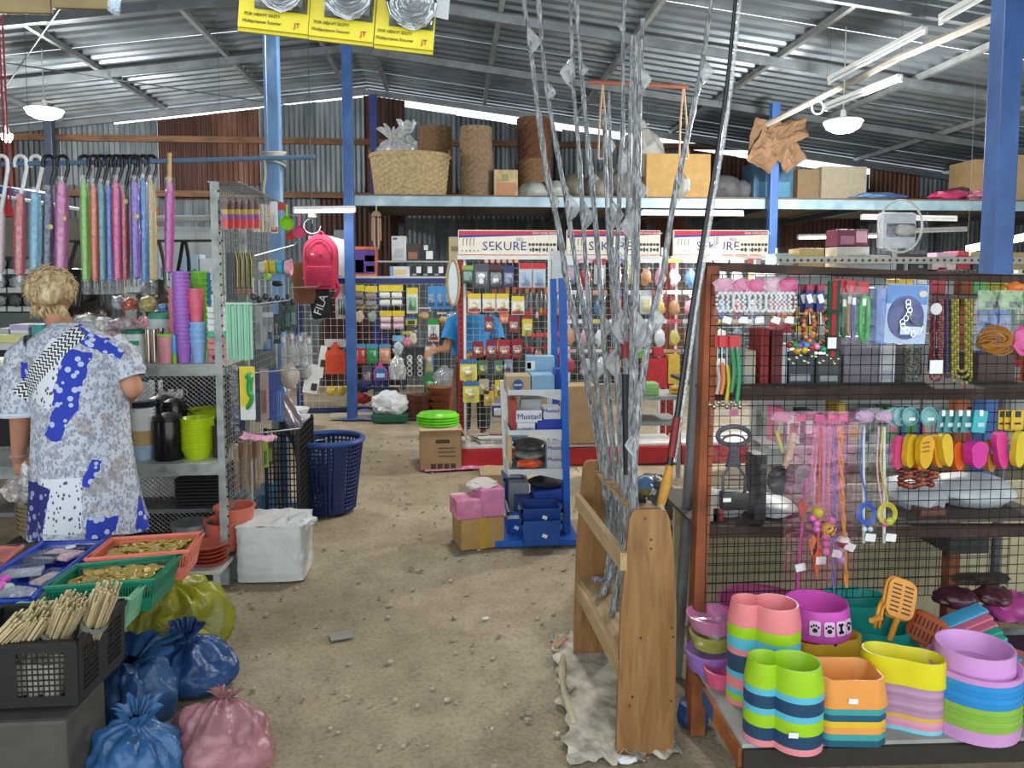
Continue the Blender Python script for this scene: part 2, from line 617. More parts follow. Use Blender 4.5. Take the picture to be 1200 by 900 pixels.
# ---- blue steel posts ----
def post(px,py,Y,wd,label,top=None,z0=0,mat=None):
    p=P(px,py,Y)
    zt=top if top else roof_z(p.x)-.17
    t=T('steel_post',(p.x,Y,z0),label,'post')
    MB().box((p.x,Y,(z0+zt)/2),(wd,wd,zt-z0),bev=.006).build('shaft',mat or BLUEP,t)
    MB().box((p.x,Y,z0+.006),(wd*2.1,wd*2.1,.012)).build('base_plate',mat or BLUEP,t)
    return t
BLUEL=ramp_mat('blue_paint_worn',[(.3,'#4c6d92'),(.55,'#5f88b4'),(.75,'#8fa9c0')],'NOISE',8,6,(1,1,.5),.45)
post(320,150,5.42,.095,'worn pale blue steel post with rope tied round it',mat=BLUEL)
post(410,300,9.0,.11,'blue steel post beside the hanging crimson backpack')
post(905,250,9.1,.1,'blue steel post with crumpled brown paper near its top')
post(1174,160,4.05,.115,'thick blue steel post behind the wire display stand')
post(438,150,11.75,.11,'slim dark blue post under the roof ridge at the back wall',mat=BLUED)
post(60,200,10.5,.1,'dark navy post behind the hanging umbrellas',mat=M('#1c2430',.5,.1))
# ---- lamps ----
LAMP=M('#ffffff',.4,0,0,emit=30)
TUBE=M('#f4fbff',.4,0,0,emit=9)
def led(px,py,Y,r,W,label,col_=(1,.97,.92),cord=True):
    p=P(px,py,Y)
    t=T('ceiling_lamp',p,label,'lamp')
    MB().lathe(p,[(.001,-.1),(r*.5,-.09),(r*.85,-.055),(r,0)],20).build('diffuser',LAMP,t,True)
    MB().lathe(p,[(r*1.02,0),(r*.98,.015),(r*.5,.035),(.03,.05),(.022,.11),(.001,.112)],20).build('housing',WHITE,t,True)
    zt=roof_z(p.x)
    if cord:
        MB().tube([p+Vector((0,0,.1)),Vector((p.x,p.y,zt))],.006,6).build('cord',M('#c9c9c4',.6),t)
    l=bpy.data.lights.new('lamp_light','POINT'); l.energy=W; l.color=col_; l.shadow_soft_size=r
    lo=bpy.data.objects.new('lamp_light',l); COL.objects.link(lo); lo.parent=t
    lo.location=(0,0,-.16)
    return t
led(52,129,9.0,.19,330,'glowing white round lamp hanging above the rail of umbrellas')
led(988,143,7.0,.17,330,'glowing white round lamp near the long white conduit pipe')
led(8,158,10.6,.07,12,'small warm bulb under the roof beside the red cord',(1,.8,.6))
led(839,292,6.5,.05,7,'small bright bulb in front of the brand sign',cord=False)
led(575,-95,5.2,.19,130,'added round white lamp, unseen above the aisle, brightening its middle')  # invented lamp out of view, added to light the middle of the shed
def fluo(a,b,label,lit=True,W=40,r=.016,up=None):
    a,b=Vector(a),Vector(b)
    c=(a+b)/2
    t=T('tube_light',c,label,'lamp')
    MB().bar(a+Vector((0,0,.035)),b+Vector((0,0,.035)),.06,.035).build('batten',WHITE,t)
    MB().tube([a,b],r,8).build('tube',TUBE if lit else M('#eef2f2',.3),t,True)
    d=(b-a).normalized()
    for e in(a,b):
        zu=up if up else roof_z(e.x)
        MB().tube([e+Vector((0,0,.05)),Vector((e.x,e.y,zu))],.0018,4).build('hanger_wire',M('#4a4d4f',.6),t)
    for e in(a,b):
        MB().box(e+Vector((0,0,.012)),(.02,.04,.055)).build('end_cap',WHITE,t)
    if lit:
        l=bpy.data.lights.new('tube_glow','AREA'); l.shape='RECTANGLE'; l.size=(b-a).length; l.size_y=.05; l.energy=W
        lo=bpy.data.objects.new('tube_glow',l); COL.objects.link(lo); lo.parent=t
        lo.location=(0,0,-.04)
        lo.rotation_euler=(0,0,math.atan2(d.y,d.x))
    return t
# ================= generic goods =================
def carton(name,x0,x1,y0,y1,Y,dep,mat,label,cat='box',group=None,tape=None,text=None,tcol='#222222',tsize=.3,patch=None,open_=False,rz=0,zb=None,bev=.004,lid=None):
    a,b=P(x0,y1,Y),P(x1,y0,Y)
    W,H=b.x-a.x,b.z-a.z
    z0=a.z if zb is None else zb
    c=Vector(((a.x+b.x)/2,Y,z0))
    t=T(name,c,label,cat,group)
    if open_:
        th=.006
        m=MB()
        m.box(c+Vector((0,dep/2,th/2)),(W,dep,th))
        m.box(c+Vector((0,th/2,H/2)),(W,th,H)); m.box(c+Vector((0,dep-th/2,H/2)),(W,th,H))
        m.box(c+Vector((-W/2+th/2,dep/2,H/2)),(th,dep,H)); m.box(c+Vector((W/2-th/2,dep/2,H/2)),(th,dep,H))
        m.build('body',mat,t)
    else:
        MB().box(c+Vector((0,dep/2,H/2)),(W,dep,H),bev=min(bev,H*.2,W*.2)).build('body',mat,t)
    if tape:
        MB().box(c+Vector((0,dep/2,H/2)),(W*.16,dep+.003,H+.003)).build('tape',M(tape,.35),t)
    if lid:
        MB().box(c+Vector((0,dep/2,H*.84)),(W*1.03,dep*1.03,H*.34),bev=.003).build('lid',M(lid,.6),t)
    if patch:
        for(u0,u1,v0,v1,hc) in patch:
            MB().box(c+Vector((W*((u0+u1)/2-.5),-.0012,H*(v0+v1)/2)),(W*(u1-u0),.002,H*(v1-v0))).build('printed_panel',M(hc,.5),t)
    if text:
        for(s_,u,v,k,hc) in text:
            TEXT(s_,t,c+Vector((W*(u-.5),-.003,H*v)),H*k,M(hc,.5,0,0))
    if rz:
        t.rotation_euler=(0,0,rz)
    return t
def padlock(t,c,s,mat=None):
    m=MB().box(c,(s,s*.45,s*.8),bev=s*.1)
    m.tube([c+Vector((s*.3*cos(a),0,s*.4+s*.38*sin(a)+.0)) for a in[pi*k/8 for k in range(9)]],s*.07,6)
    m.build('padlock',mat or M('#c9a84a',.3,.9,0),t,True)
def pack(name,px,py,w_,h_,Y,label,cat,group=None,base='#eeeeee',head=None,hh=.25,prod='lock',pc='#c9a84a',clear=True,foot=None,tilt=0,hold=True):
    p=P(px,py,Y)
    W,H=S(Y,w_),S(Y,h_)
    t=T(name,p-Vector((0,0,H)),label,cat,group)
    c=p-Vector((0,0,H/2))
    if prod=='rolls':
        MB().prism(rrect(W,H*.28,.004),.003,p-Vector((0,0,H*.14))).build('header_card',M(head or '#e6d23a',.5),t)
        m=MB()
        for k in(0,1):
            m.lathe(p+Vector((-W*.42,-W*.22,-H*(.45+.33*k))),[(W*.05,0),(W*.2,.002),(W*.24,W*.1),(W*.24,W*.74),(W*.2,W*.83),(W*.05,W*.84)],14,R=Matrix.Rotation(pi/2,3,'Y'))
        m.build('thread_rolls',M(pc,.8,0,.1,60,.4,150),t,True)
        MB().prism(rrect(W,H*.74,.006),.002,p+Vector((0,-W*.5,-H*.62))).build('clear_wrap',CRINK(.12),t)
        return t
    if prod=='pouch':
        MB().prism(rrect(W,H*hh,.004),.003,p-Vector((0,.004,H*hh/2))).build('header_card',M(head or '#d8d8d8',.5),t)
        crumple(MB(),p+Vector((0,-.012,-H*.62)),(W*.36,W*.2+.006,H*.26),int(px+py),.35).build('contents',M(pc,.5),t,True)
        m=MB()
        def fn(u,v):
            x=(u-.5)*W; z=-v*H
            bl=sin(pi*u)*sin(pi*min(1,v*1.05))
            return p+Vector((x*(1+.03*sin(9*v)),-.006-bl*(W*.25+.01)-.004*nz((x*60,z*60,px)),z))
        m.grid(fn,7,9)
        m.build('clear_bag',CRINK(.25),t,True)
        return t
    MB().prism(rrect(W,H,min(W,H)*.09),.003,c).build('backing_card',M(base,.5),t)
    if head:
        MB().prism(rrect(W*.98,H*hh,.002),.002,p-Vector((0,.003,H*hh/2))).build('header',M(head,.5),t)
    if foot:
        MB().prism(rrect(W*.9,H*.16,.002),.002,p-Vector((0,.003,H*.88))).build('footer',M(foot,.5),t)
    q=p-Vector((0,.012,H*.62))
    if prod=='lock':
        padlock(t,q-Vector((0,0,H*.04)),min(W,H)*.42,M(pc,.3,.8,0))
    elif prod=='figure':
        m=MB().ball(q+Vector((0,0,H*.1)),(W*.25,.012,W*.2)); m.box(q-Vector((0,0,H*.12)),(W*.3,.016,H*.2),bev=.003)
        m.build('product',M(pc,.4),t,True)
    elif prod=='stick':
        m=MB()
        for k in(-1,0,1):
            m.tube([q+Vector((k*W*.22,0,H*.2)),q+Vector((k*W*.2,0,-H*.26))],W*.07,6)
        m.build('product',M(pc,.4),t,True)
    elif prod=='scissor':
        m=MB()
        for s_ in(-1,1):
            m.tube([q+Vector((s_*W*.12+W*.13*cos(a),0,-H*.16+W*.2*sin(a))) for a in[2*pi*k/10 for k in range(10)]],W*.05,5,closed=True)
            m.tube([q+Vector((s_*W*.05,0,-H*.05)),q+Vector((-s_*W*.12,0,H*.3))],W*.05,5)
        m.build('product',M(pc,.4),t,True)
    elif prod=='rings':
        m=MB()
        for k in range(4):
            m.tube([q+Vector((W*.26*cos(a),0,H*(.26-.19*k)+W*.26*sin(a))) for a in[2*pi*j/12 for j in range(12)]],W*.06,5,closed=True)
        m.build('product',M(pc,.4),t,True)
    elif prod=='block':
        MB().box(q,(W*.62,.02,H*.5),bev=.005).build('product',M(pc,.4),t,True)
    if clear:
        MB().box(q,(W*.8,.03,H*.62),bev=.008).build('clear_blister',CLEAR(.16,bump=0),t,True)
    return t
def woven(m,c,r,h,flare=1.1,rows=18,n=64,sx=1,sy=1,amp=.02,rim=True):
    prof=[(.001,0)]+[(r*(1+(flare-1)*i/rows),h*i/rows) for i in range(rows+1)]
    ins=[(r*(flare-.04),h),(r*.93,h*.05),(.001,h*.05)]
    vs_=[]
    c=Vector(c)
    P_=prof+ins
    for i,(rr,z) in enumerate(P_):
        for k in range(n):
            a=2*pi*k/n
            q=rr*(1+(amp if 0<i<rows+1 else 0)*(1 if(k//2+i)%2 else-1))
            vs_.append(c+Vector((q*cos(a)*sx,q*sin(a)*sy,z)))
    fs=[[i*n+k,i*n+(k+1)%n,(i+1)*n+(k+1)%n,(i+1)*n+k] for i in range(len(P_)-1) for k in range(n)]
    m.add(vs_,fs)
    return m
ORD=['topmost','second from the top','third from the top','fourth from the top','fifth from the top','sixth from the top','seventh from the top','eighth from the top','ninth from the top','tenth from the top','eleventh from the top','twelfth from the top']
WICK=M('#b8a47a',.8,0,.18,30,.5,90)
WICKD=M('#7d6044',.85,0,.2,30,.5,90)
WICKR=M('#6b4630',.85,0,.2,30,.5,90)
# ================= mezzanine platform =================
YM=9.25
zt=P(640,231,YM).z
xl,xr=P(415,230,YM).x,XR-.2
mz=T('storage_platform',(xl,YM,zt-.12),'pale blue-grey steel storage platform under the roof','platform')
MZM=ramp_mat('platform_paint',[(.3,'#7f9fb0'),(.6,'#a3bcc8'),(.8,'#c3d0d4')],'NOISE',5,5,(1,1,1),.5)
for i in range(9):
    x0=xl+(xr-xl)*i/9; x1=xl+(xr-xl)*(i+1)/9
    MB().box(((x0+x1)/2,YM,zt-.06),(x1-x0-.004,.06,.12)).build('beam_section',MZM,mz)
    m=MB()
    for k in range(6):
        m.box(((x0+x1)/2,YM+.25+.43*k,zt+.012),(x1-x0-.01,.4,.02))
    m.build('deck_boards',M('#6f665b',.8,0,.2),mz)
for i in range(10):
    x0=xl+.1+(xr-xl-.2)*i/9
    MB().box((x0,YM+1.3,zt-.07),(.05,2.6,.08)).build('joist',M('#4a5358',.6,.2),mz)
for px in(470,620,760,1010,1100):
    p=P(px,235,11.6)
    MB().box((p.x,11.6,(zt-.13)/2),(.08,.08,zt-.13)).build('leg',M('#3a4650',.6,.2),mz)
MB().box(((xl+xr)/2,YM-.04,zt+.005),(xr-xl,.02,.015)).build('edge_strip',M('#6b5a48',.7),mz)
ZD=zt+.024
def onmz(px,Y):
    p=P(px,230,Y); return Vector((p.x,Y,ZD))
# big wicker basket with plastic bag
p=onmz(481,9.75); W=S(9.75,90)
t=T('wicker_basket',p,'wide pale wicker basket holding a clear plastic sack','basket')
woven(MB(),p,W*.44,S(9.75,47),1.13,16,72,1,.75,.022).build('basket_body',WICK,t)
MB().tube([p+Vector((W*.5*cos(a),W*.375*sin(a),S(9.75,47))) for a in[2*pi*k/32 for k in range(32)]],.028,6,closed=True).build('rim',WICK,t,True)
for s_ in(-1,1):
    MB().tube([p+Vector((s_*W*.5,W*.1*cos(a),S(9.75,46)+W*.1*sin(a))) for a in[pi*k/8 for k in range(9)]],.015,6).build('handle',WICKD,t,True)
pp=onmz(460,9.8); tag(sack(MB(),pp+Vector((.02,0,S(9.8,34))),S(9.8,21),.18,S(9.8,34),4,.3,.25).build('plastic_sack',CLEAR(.9,'#dcdfe0'),None,True),'clear crumpled plastic sack sitting in the wide wicker basket','sack')
tag(sack(MB(),onmz(478,9.95)+Vector((0,0,S(9.8,40))),S(9.8,12),.1,S(9.8,36),8,.3,.3).build('plastic_sack',CLEAR(.85,'#cfd3d5'),None,True),'second milky plastic sack in the wicker basket, standing taller','sack')
# upright round baskets, stacks
def basket_stack(px,y0,w_,n,Y,mat,label,group,flare=1.06):
    b=onmz(px,Y); W=S(Y,w_)
    ztop=P(px,y0,Y).z
    hh=(ztop-b.z)/(1+(n-1)*.33)
    for k in range(n):
        o=woven(MB(),b+Vector((random.uniform(-.01,.01),0,k*hh*.33)),W/2/flare,hh,flare,10,40,1,1,.025).build('basket',mat,None)
        tag(o,label+', '+ORD[n-1-k],'basket',group)
basket_stack(511,150,38,5,10.4,WICKD,'brown woven bin basket in stack behind wide wicker basket','brown bin baskets')
basket_stack(558,150,37,7,9.8,M('#8a735a',.85,0,.18,30,.5,90),'greyish brown woven bin basket in stack by fruit carton','grey-brown bin baskets')
basket_stack(626,140,40,6,10.9,WICKR,'dark reddish rattan basket in tall stack by back wall','dark rattan baskets',1.12)
basket_stack(626,188,36,3,10.2,M('#7f5f44',.85,0,.2,30,.5,90),'light brown cane basket in front of the dark rattan stack','cane baskets',1.05)
carton('fruit_crate',579,607,196,229,9.6,.4,M('#b9a67e',.8,0,.2,12),'small printed fruit carton between basket stack and wrapped bales','carton',patch=[(.1,.9,.05,.55,'#b27a50'),(.3,.6,.6,.85,'#8a8a46')],zb=ZD)
for i,(px,w_,h_,c_) in enumerate(((625,34,22,'#a3a8a4'),(652,30,24,'#b0b3af'),(676,36,36,'#6e6a62'),(703,34,30,'#77736a'),(730,36,40,'#6b6862'),(712,30,44,'#82807a'))):
    b=onmz(px,9.7+.12*(i%3))
    o=crumple(MB(),b+Vector((0,.1,S(9.7,h_)*.42)),(S(9.7,w_)*.5,.25,S(9.7,h_)*.52),i+3,.22,1.5,3,True).build('wrapped_bale',M(c_,.55,0,.1,8,.7,25),None,True)
    tag(o,['grey bale in shiny wrap next to the fruit carton','pale shiny wrapped bale behind the silver rods','drab canvas bundle on the platform','lumpy taupe bundle behind the rods on the platform','dark grey bundle beside the yellow-brown carton','taller dusty bundle among the bales'][i],'bale')
carton('storage_carton',757,833,186,239,9.6,.6,CARD2,'large yellow-brown carton with a white sticker on the platform','carton',patch=[(.58,.68,.2,.45,'#e6e2d6')],tape=None,zb=ZD)
m=MB()
pc=P(757,187,9.6)
sack(m,onmz(752,9.9)+Vector((0,0,.28)),.3,.2,.62,12,.1,.1).build
o=m.build('white_sack',M('#a9a9a5',.7,0,.1,8,.6,20),None,True); tag(o,'dirty white sack peaking behind the yellow-brown carton','sack')
for i,(px,w_,h_) in enumerate(((852,40,36),(872,26,30))):
    b=onmz(px,9.75)
    tag(crumple(MB(),b+Vector((0,.1,S(9.7,h_)*.4)),(S(9.7,w_)*.5,.22,S(9.7,h_)*.5),i+30,.2,1.4,3,True).build('grey_sack',M('#57595c',.7,0,.1,8,.5,20),None,True),['wide slumped grey sack beside the blue post','narrow grey sack leaning on the blue post'][i],'sack')
carton('blue_box',883,930,196,240,9.55,.4,M('#39617f',.5,0,.15,10),'blue printed box beside the crumpled brown paper','box',patch=[(.1,.48,.08,.48,'#4d88a8'),(.54,.92,.08,.48,'#4d88a8'),(.1,.48,.54,.94,'#335a78')],zb=ZD)
carton('storage_carton',962,1016,201,241,9.6,.5,M('#a39a86',.85,0,.06),'greyish brown carton under the round lamp','carton',zb=ZD)
carton('storage_carton',934,960,204,241,9.65,.5,M('#8a7558',.85,0,.06),'darker brown carton next to the blue printed box','carton',zb=ZD)
carton('storage_carton',1140,1168,192,240,9.4,.5,CARD,'brown carton behind the thick blue post, on the platform','carton',zb=ZD)
carton('storage_carton',1180,1235,186,240,9.45,.6,M('#b59d78',.85,0,.06),'tan carton with tape strip at the end of the platform','carton',tape='#d8d0bf',zb=ZD)
for i,(px,w_,h_,c_,lb) in enumerate(((1030,60,9,'#5d7fa8','folded blue plastic bags lying on the platform edge'),(1110,46,13,'#d44a78','bright pink plastic bags heaped on the platform'),(1146,40,14,'#d97aa0','paler pink plastic bag heaped against the carton'),(1128,50,18,'#4c4356','dark plastic bag behind the pink bags'))):
    b=onmz(px,9.5+.1*(i==3))
    tag(crumple(MB(),b+Vector((0,0,S(9.5,h_)*.45)),(S(9.5,w_)*.5,.16,S(9.5,h_)*.5),i+40,.3,1.8,3,True).build('plastic_bag',M(c_,.35,0,.1,8,.6,30),None,True),lb,'bag')
# crumpled brown paper at the post
m=MB()
for i,(px,py,w_,h_,a) in enumerate(((905,165,52,46,.2),(925,155,46,26,-.3),(898,178,34,40,.5),(925,180,30,34,-.6))):
    c=P(px,py,9.0-.015*i)
    W,H=S(8.9,w_),S(8.9,h_)
    def fn(u,v):
        q=Vector(((u-.5)*W,0,(v-.5)*H))
        q=Matrix.Rotation(a,3,'Y')@ q
        return c+q+Vector((0,.1*nz((u*3,v*3,i))+.05*abs(nz((u*7,v*7,i))),.04*nz((u*4,v*2,i+9))))
    m.grid(fn,8,8)
tag(m.build('crumpled_paper',M('#7a5f46',.9,0,.12,6),None,False,solid=.004),'crumpled brown kraft paper tied near the top of a blue post','paper')
# fluorescent battens under the platform
fluo(P(752,251,9.3),P(870,252,9.3),'unlit white tube light below the platform beside the brand sign',False,up=zt-.1)
fluo(P(345,248,8.6),P(416,247,8.6),'lit tube light beside the blue post, above the crimson backpack',True,4)
fluo(P(1010,256,9.35),P(1120,258,9.35),'unlit tube light behind the plastic-wrapped fan',False,up=zt-.1)
fluo(P(1064,272,10.5),P(1132,270,10.5),'unlit tube light far under the platform',False,up=zt-.1)
fluo(P(1134,294,7.5),P(1260,268,6.5),'glowing tube light behind the thick blue post',True,70)
fluo(P(935,279,10.8),P(1040,277,10.8),'lit tube light deep under the platform',True,60,up=zt-.1)
# conduit pipe with small battens near the roof on the right
cp=T('conduit_pipe',P(905,142,8.6),'long off-white conduit pipe running below the roof','pipe')
MB().tube([P(900,145,8.6),P(1048,70,6.5),P(1215,-2,4.9)],.035,8).build('pipe',M('#b4b0a4',.5),cp,True)
MB().tube([P(958+7*cos(a),126+8*sin(a),7.6) for a in[2*pi*k/14 for k in range(15)]],.008,5).build('loop',M('#dddddd',.5),cp,True)
fluo(P(972,97,7.1),P(1084,38,6.1),'bare wooden-backed batten fixed under the roof sheets',False,r=.012)
fluo(P(1103,26,5.6),P(1160,-6,5.2),'short white batten at the roof above the thick blue post',False,r=.012)
fluo(P(968,128,7.2),P(1055,94,6.4),'thin white batten hanging beneath the conduit pipe',False,r=.012)
# rail hung from the roof behind the rods
hr=T('hanging_rail',P(748,100,8.4),'rusty rail hung below the roof behind the silver rods','rail')
MB().tube([P(690,96,8.4),P(806,102,8.4)],.025,8).build('rail',M('#7a4630',.8),hr,True)
for px in(706,801):
    m=MB()
    for s_ in(-5,5):
        m.tube([P(px,98,8.4),P(px+s_*.7,140,8.4),P(px+s_,186,8.4)],.012,5)
    m.tube([P(px-5,186,8.4),P(px+5,186,8.4)],.012,5)
    m.build('rope_sling',M('#a08a70',.9),hr,True)
MB().tube([P(748,98,8.4),Vector((P(748,98,8.4).x,8.4,roof_z(P(748,98,8.4).x)))],.008,5).build('hanger_wire',STEEL,hr)
# ================= back rack behind the blue post (white grid in a blue frame) =================
YR=9.55
br=T('goods_rack',P(450,486,YR),'blue framed rack with white wire grid behind the crimson backpack','rack')
xa,xb=P(350,400,YR).x,P(545,400,YR).x
for px in(350,452,545):
    q=P(px,400,YR)
    zt_=P(px,327,YR).z
    MB().box((q.x,YR+.02,zt_/2),(.07,.06,zt_)).build('upright',BLUED,br)
for py in(329,479):
    q=P(450,py,YR)
    MB().box(((xa+xb)/2,YR,q.z),(xb-xa,.06,.06)).build('rail',BLUED,br)
m=MB()
a=P(352,478,YR-.04); b=P(543,333,YR-.04)
meshgrid(m,a,(1,0,0),(0,0,1),b.x-a.x,b.z-a.z,26,18,.0025)
m.build('wire_grid',WIREW,br)
zs=P(450,329,YR).z
MB().box(((xa+xb)/2,YR+.3,zs+.04),(xb-xa,.6,.03)).build('shelf_board',M('#c6ccce',.5),br)
zs2=P(450,306,YR).z
xa2=P(414,306,YR).x
MB().box(((xa2+xb)/2,YR+.35,zs2),(xb-xa2,.4,.02)).build('shelf_board',M('#aab2b5',.5),br)
for px in(420,544):
    q=P(px,306,YR); MB().box((q.x,YR+.17,(zs+.05+zs2)/2),(.03,.03,zs2-zs)).build('bracket',M('#aab2b5',.5),br)
zsh=zs+.055; zs2t=zs2+.012
def sh(nm,x0,x1,y0,hc,label,z,Y=YR+.05,**k):
    p0=P(x0,y0,Y)
    y1=y0+(p0.z-z)*F/Y
    return carton(nm,x0,x1,y0,y1,Y,.22,M(hc,.5),label,'box',zb=z,**k)
sh('toy_box',414,441,288,'#e0702a','orange and purple blister box beside the blue post',zsh,patch=[(.05,.95,.08,.9,'#5b3f94'),(.08,.45,.12,.55,'#4a8fc4'),(.55,.9,.15,.35,'#d8a83c'),(.5,.92,.5,.7,'#e8e2ef')])
sh('carton_box',457,480,312,'#d6dbe4','white box with blue edges and a yellow-brown picture',zsh,patch=[(.2,.8,.15,.7,'#d8c48e'),(.0,.18,0,1,'#7d9fc8')])
for i in range(4):
    x0=482+i*13
    sh('bulb_box',x0,x0+12,311,'#20222a',['small black bulb box beside the white picture box','second small black bulb box in the row','third small black bulb box in the row','small black bulb box nearest the oval tray'][i],zsh,group='bulb boxes in a row',patch=[(.5,.95,.3,.9,'#e8ecee'),(.1,.5,.08,.25,'#9aa0a8')])
sh('appliance_box',459,476,276,'#cfd3d6','tall pale grey box with a printed front',zs2t,Y=YR+.2,patch=[(.2,.8,.12,.5,'#b4babf'),(.1,.4,.85,.93,'#5a6068')])
sh('appliance_box',477,492,285,'#3a302c','small dark brown box between the pale boxes',zs2t,Y=YR+.2,patch=[(.1,.8,.1,.5,'#9a6a4a')])
sh('bulb_box',492,508,286,'#16181c','small black box with white dome picture, upper shelf',zs2t,Y=YR+.2,patch=[(.45,.95,.1,.6,'#e8ecee'),(.3,.6,.65,.95,'#dadada')])
sh('appliance_box',526,540,277,'#b3a27e','tan box half behind the brand sign',zs2t,Y=YR+.2,patch=[(.2,.8,.4,.6,'#7a6a4a')])
sh('appliance_box',392,405,268,'#7d8388','grey box on the shelf behind the backpack',zsh,Y=YR+.2)
sh('appliance_box',362,391,275,'#b9bec0','white box with round knobs behind the backpack',zsh,Y=YR+.3,patch=[(.5,.6,.5,.8,'#555555'),(.75,.85,.5,.8,'#555555')])
# rows of packs on the grid
YG=YR-.1
for i,(px,py,pc,pl) in enumerate(((420,334,'#8a8580','grey twine roll pair under a yellow header, first of the top row'),(435,335,'#8e8a84','grey twine roll pair under a yellow header, beside white rolls'),(451,334,'#eceae6','white thread roll pair under a yellow header, top row beside the grey ones'),(465,334,'#f0eeea','white thread roll pair under a yellow header, top row beside the green torch'),(452,364,'#e8c3d0','pink thread roll pair below the white ones'),(467,364,'#e6bccb','pink thread roll pair below the last white one'))):
    pack('thread_pack',px,py,14,26 if i<4 else 23,YG,pl,'thread',prod='rolls',pc=pc,head='#e3cf34')
pack('bag_pack',421,357,13,22,YG,'clear pouch with cream string under grey twine rolls','pouch',prod='pouch',pc='#c8b49a',head='#b8b43a',hh=.2)
pack('bag_pack',436,357,13,22,YG,'clear pouch with pale green string under grey twine rolls','pouch',prod='pouch',pc='#9fae9a',head='#b8b43a',hh=.2)
pack('torch_pack',483,337,13,30,YG,'green torch card with a yellow header','card pack',base='#e6e3cf',head='#e3cf34',prod='block',pc='#2f9a52')
pack('torch_pack',482,372,13,9,YG,'short card with blue and yellow bands below the torch','card pack',base='#e3cf34',head='#3c79b8',prod='block',pc='#444444',clear=False)
for i in range(3):
    pack('scissors_pack',506+i*10,335,10,27,YG,['light blue scissors card beside the green torch','middle light blue card with black scissors','light blue scissors card beside the oval tray'][i],'card pack','scissors cards',base='#3d8ed0',prod='scissor',pc='#14161c')
pack('cable_pack',508,374,13,26,YG,'white card with green header, red foot and a black cable','card pack',base='#eeeeec',head='#2fa04a',foot='#d05050',prod='scissor',pc='#222222')
pack('pouch_pack',497,360,16,16,YG,'round clear tub of tan buttons beside the green torch','pouch',prod='pouch',pc='#c0a070',head='#c9c9c4',hh=.12)
pack('pouch_pack',519,366,14,14,YG,'clear pouch of tan pieces above the hand','pouch',prod='pouch',pc='#caa66a',head='#d0d0ce',hh=.15)
pack('pouch_pack',529,366,11,17,YG,'blue and white pouch above the hand','pouch',prod='pouch',pc='#8fb4dc',head='#86a8d8',hh=.5)
for px,hc,lb in((422,'#c8282c','red glove pouch with blue header, second row of the back grid'),(436,'#1f9a48','green glove pouch with blue header, second row of the back grid'),(451,'#e2a070','peach glove pouch with blue header, second row of the back grid')):
    pack('glove_pouch',px,403,13,23,YG,lb,'pouch',base=hc,head='#4f93c2',hh=.22,prod='block',pc=hc)
pack('pouch_pack',467,393,14,22,YG,'pale blue header pouch hanging over the bag of clips','pouch',prod='pouch',pc='#b8c8d0',head='#6fb4d8',hh=.3)
pack('pouch_pack',477,388,12,20,YG,'clear pouch with pink rosette beside the white thread','pouch',prod='pouch',pc='#d884a0',head='#c8b84a',hh=.2)
b=P(466,445,YG-.05)
tag(sack(MB(),b+Vector((0,0,0)),.1,.07,S(YG,28),21,.2,.16).build('clip_bag',CLEAR(.6,'#e4e6e6'),None,True),'clear bag of grey clips tied with a white top on the back grid','bag')
for i,px in enumerate((480,492)):
    pack('watch_card',px,407,10,33,YG,['long dark card with a row of four rings, nearer the clip bag','long dark card with a row of four rings, beside the blue brush card'][i],'card pack',base='#2b2a28',prod='rings',pc='#e6e2d8')
pack('brush_card',503,406,9,30,YG,'narrow blue and yellow brush card','card pack',base='#5a9ad0',head='#d6d8d8',foot='#d8c040',prod='stick',pc='#e0d070')
pack('green_card',504,438,14,26,YG,'dark green pouch low on the back grid','pouch',base='#2f7a3a',prod='block',pc='#55a23a')
pack('cosmetic_card',430,428,11,25,YG,'grey and pink card beside the blue scoop','card pack',base='#5a5558',prod='stick',pc='#d8b0b8')
# blue scoop with pink handle
q=P(446,436,YG-.02)
t=T('fabric_scoop',q-Vector((0,0,.1)),'blue rounded bottle card with a pink frame on the grid','card pack')
MB().prism([(-.085,-.1),(.085,-.1),(.085,.02),(.05,.06),(.025,.075),(.02,.13),(-.02,.13),(-.025,.075),(-.05,.06),(-.085,.02)],.012,q).build('pink_frame',M('#cf4f98',.4),t)
MB().prism([(-.068,-.09),(.068,-.09),(.068,.01),(.04,.045),(-.04,.045),(-.068,.01)],.01,q-Vector((0,.008,0))).build('blue_body',M('#2a72b8',.4),t)
MB().prism(rrect(.1,.05,.006),.006,q-Vector((0,.015,.04))).build('white_print',M('#c9dcea',.5),t)
# spade pouch
pack('spoon_card',484,382,11,24,YG,'dark pouch with a cream spoon behind the watch cards','pouch',prod='pouch',pc='#d8cdb0',head='#3a3430',hh=.2)
# hot-water bottle
q=P(393,420,YG)
t=T('hot_water_bottle',q-Vector((0,0,.2)),'orange-red rubber hot water bottle on the grid','hot water bottle')
MB().prism([(a,b) for a,b in([(-.105,-.19),(.105,-.19),(.118,-.17),(.118,.05),(.1,.09),(.045,.115),(.03,.13),(.05,.15),(.05,.16),(.02,.165),(.018,.2),(-.018,.2),(-.02,.165),(-.05,.16),(-.05,.15),(-.03,.13),(-.045,.115),(-.1,.09),(-.118,.05),(-.118,-.17)])],.035,q).build('body',M('#d9512f',.6,0,.05),t)
MB().prism(rrect(.19,.2,.02),.045,q-Vector((0,0,.06))).build('ribbed_panel',M('#cf4628',.7),t)
q=P(393,402,YG+.02); tag(MB().prism(rrect(.26,.1,.01),.003,q).build('header_card',M('#c6c9cc',.5),None),'grey header card behind the orange hot water bottle','card')
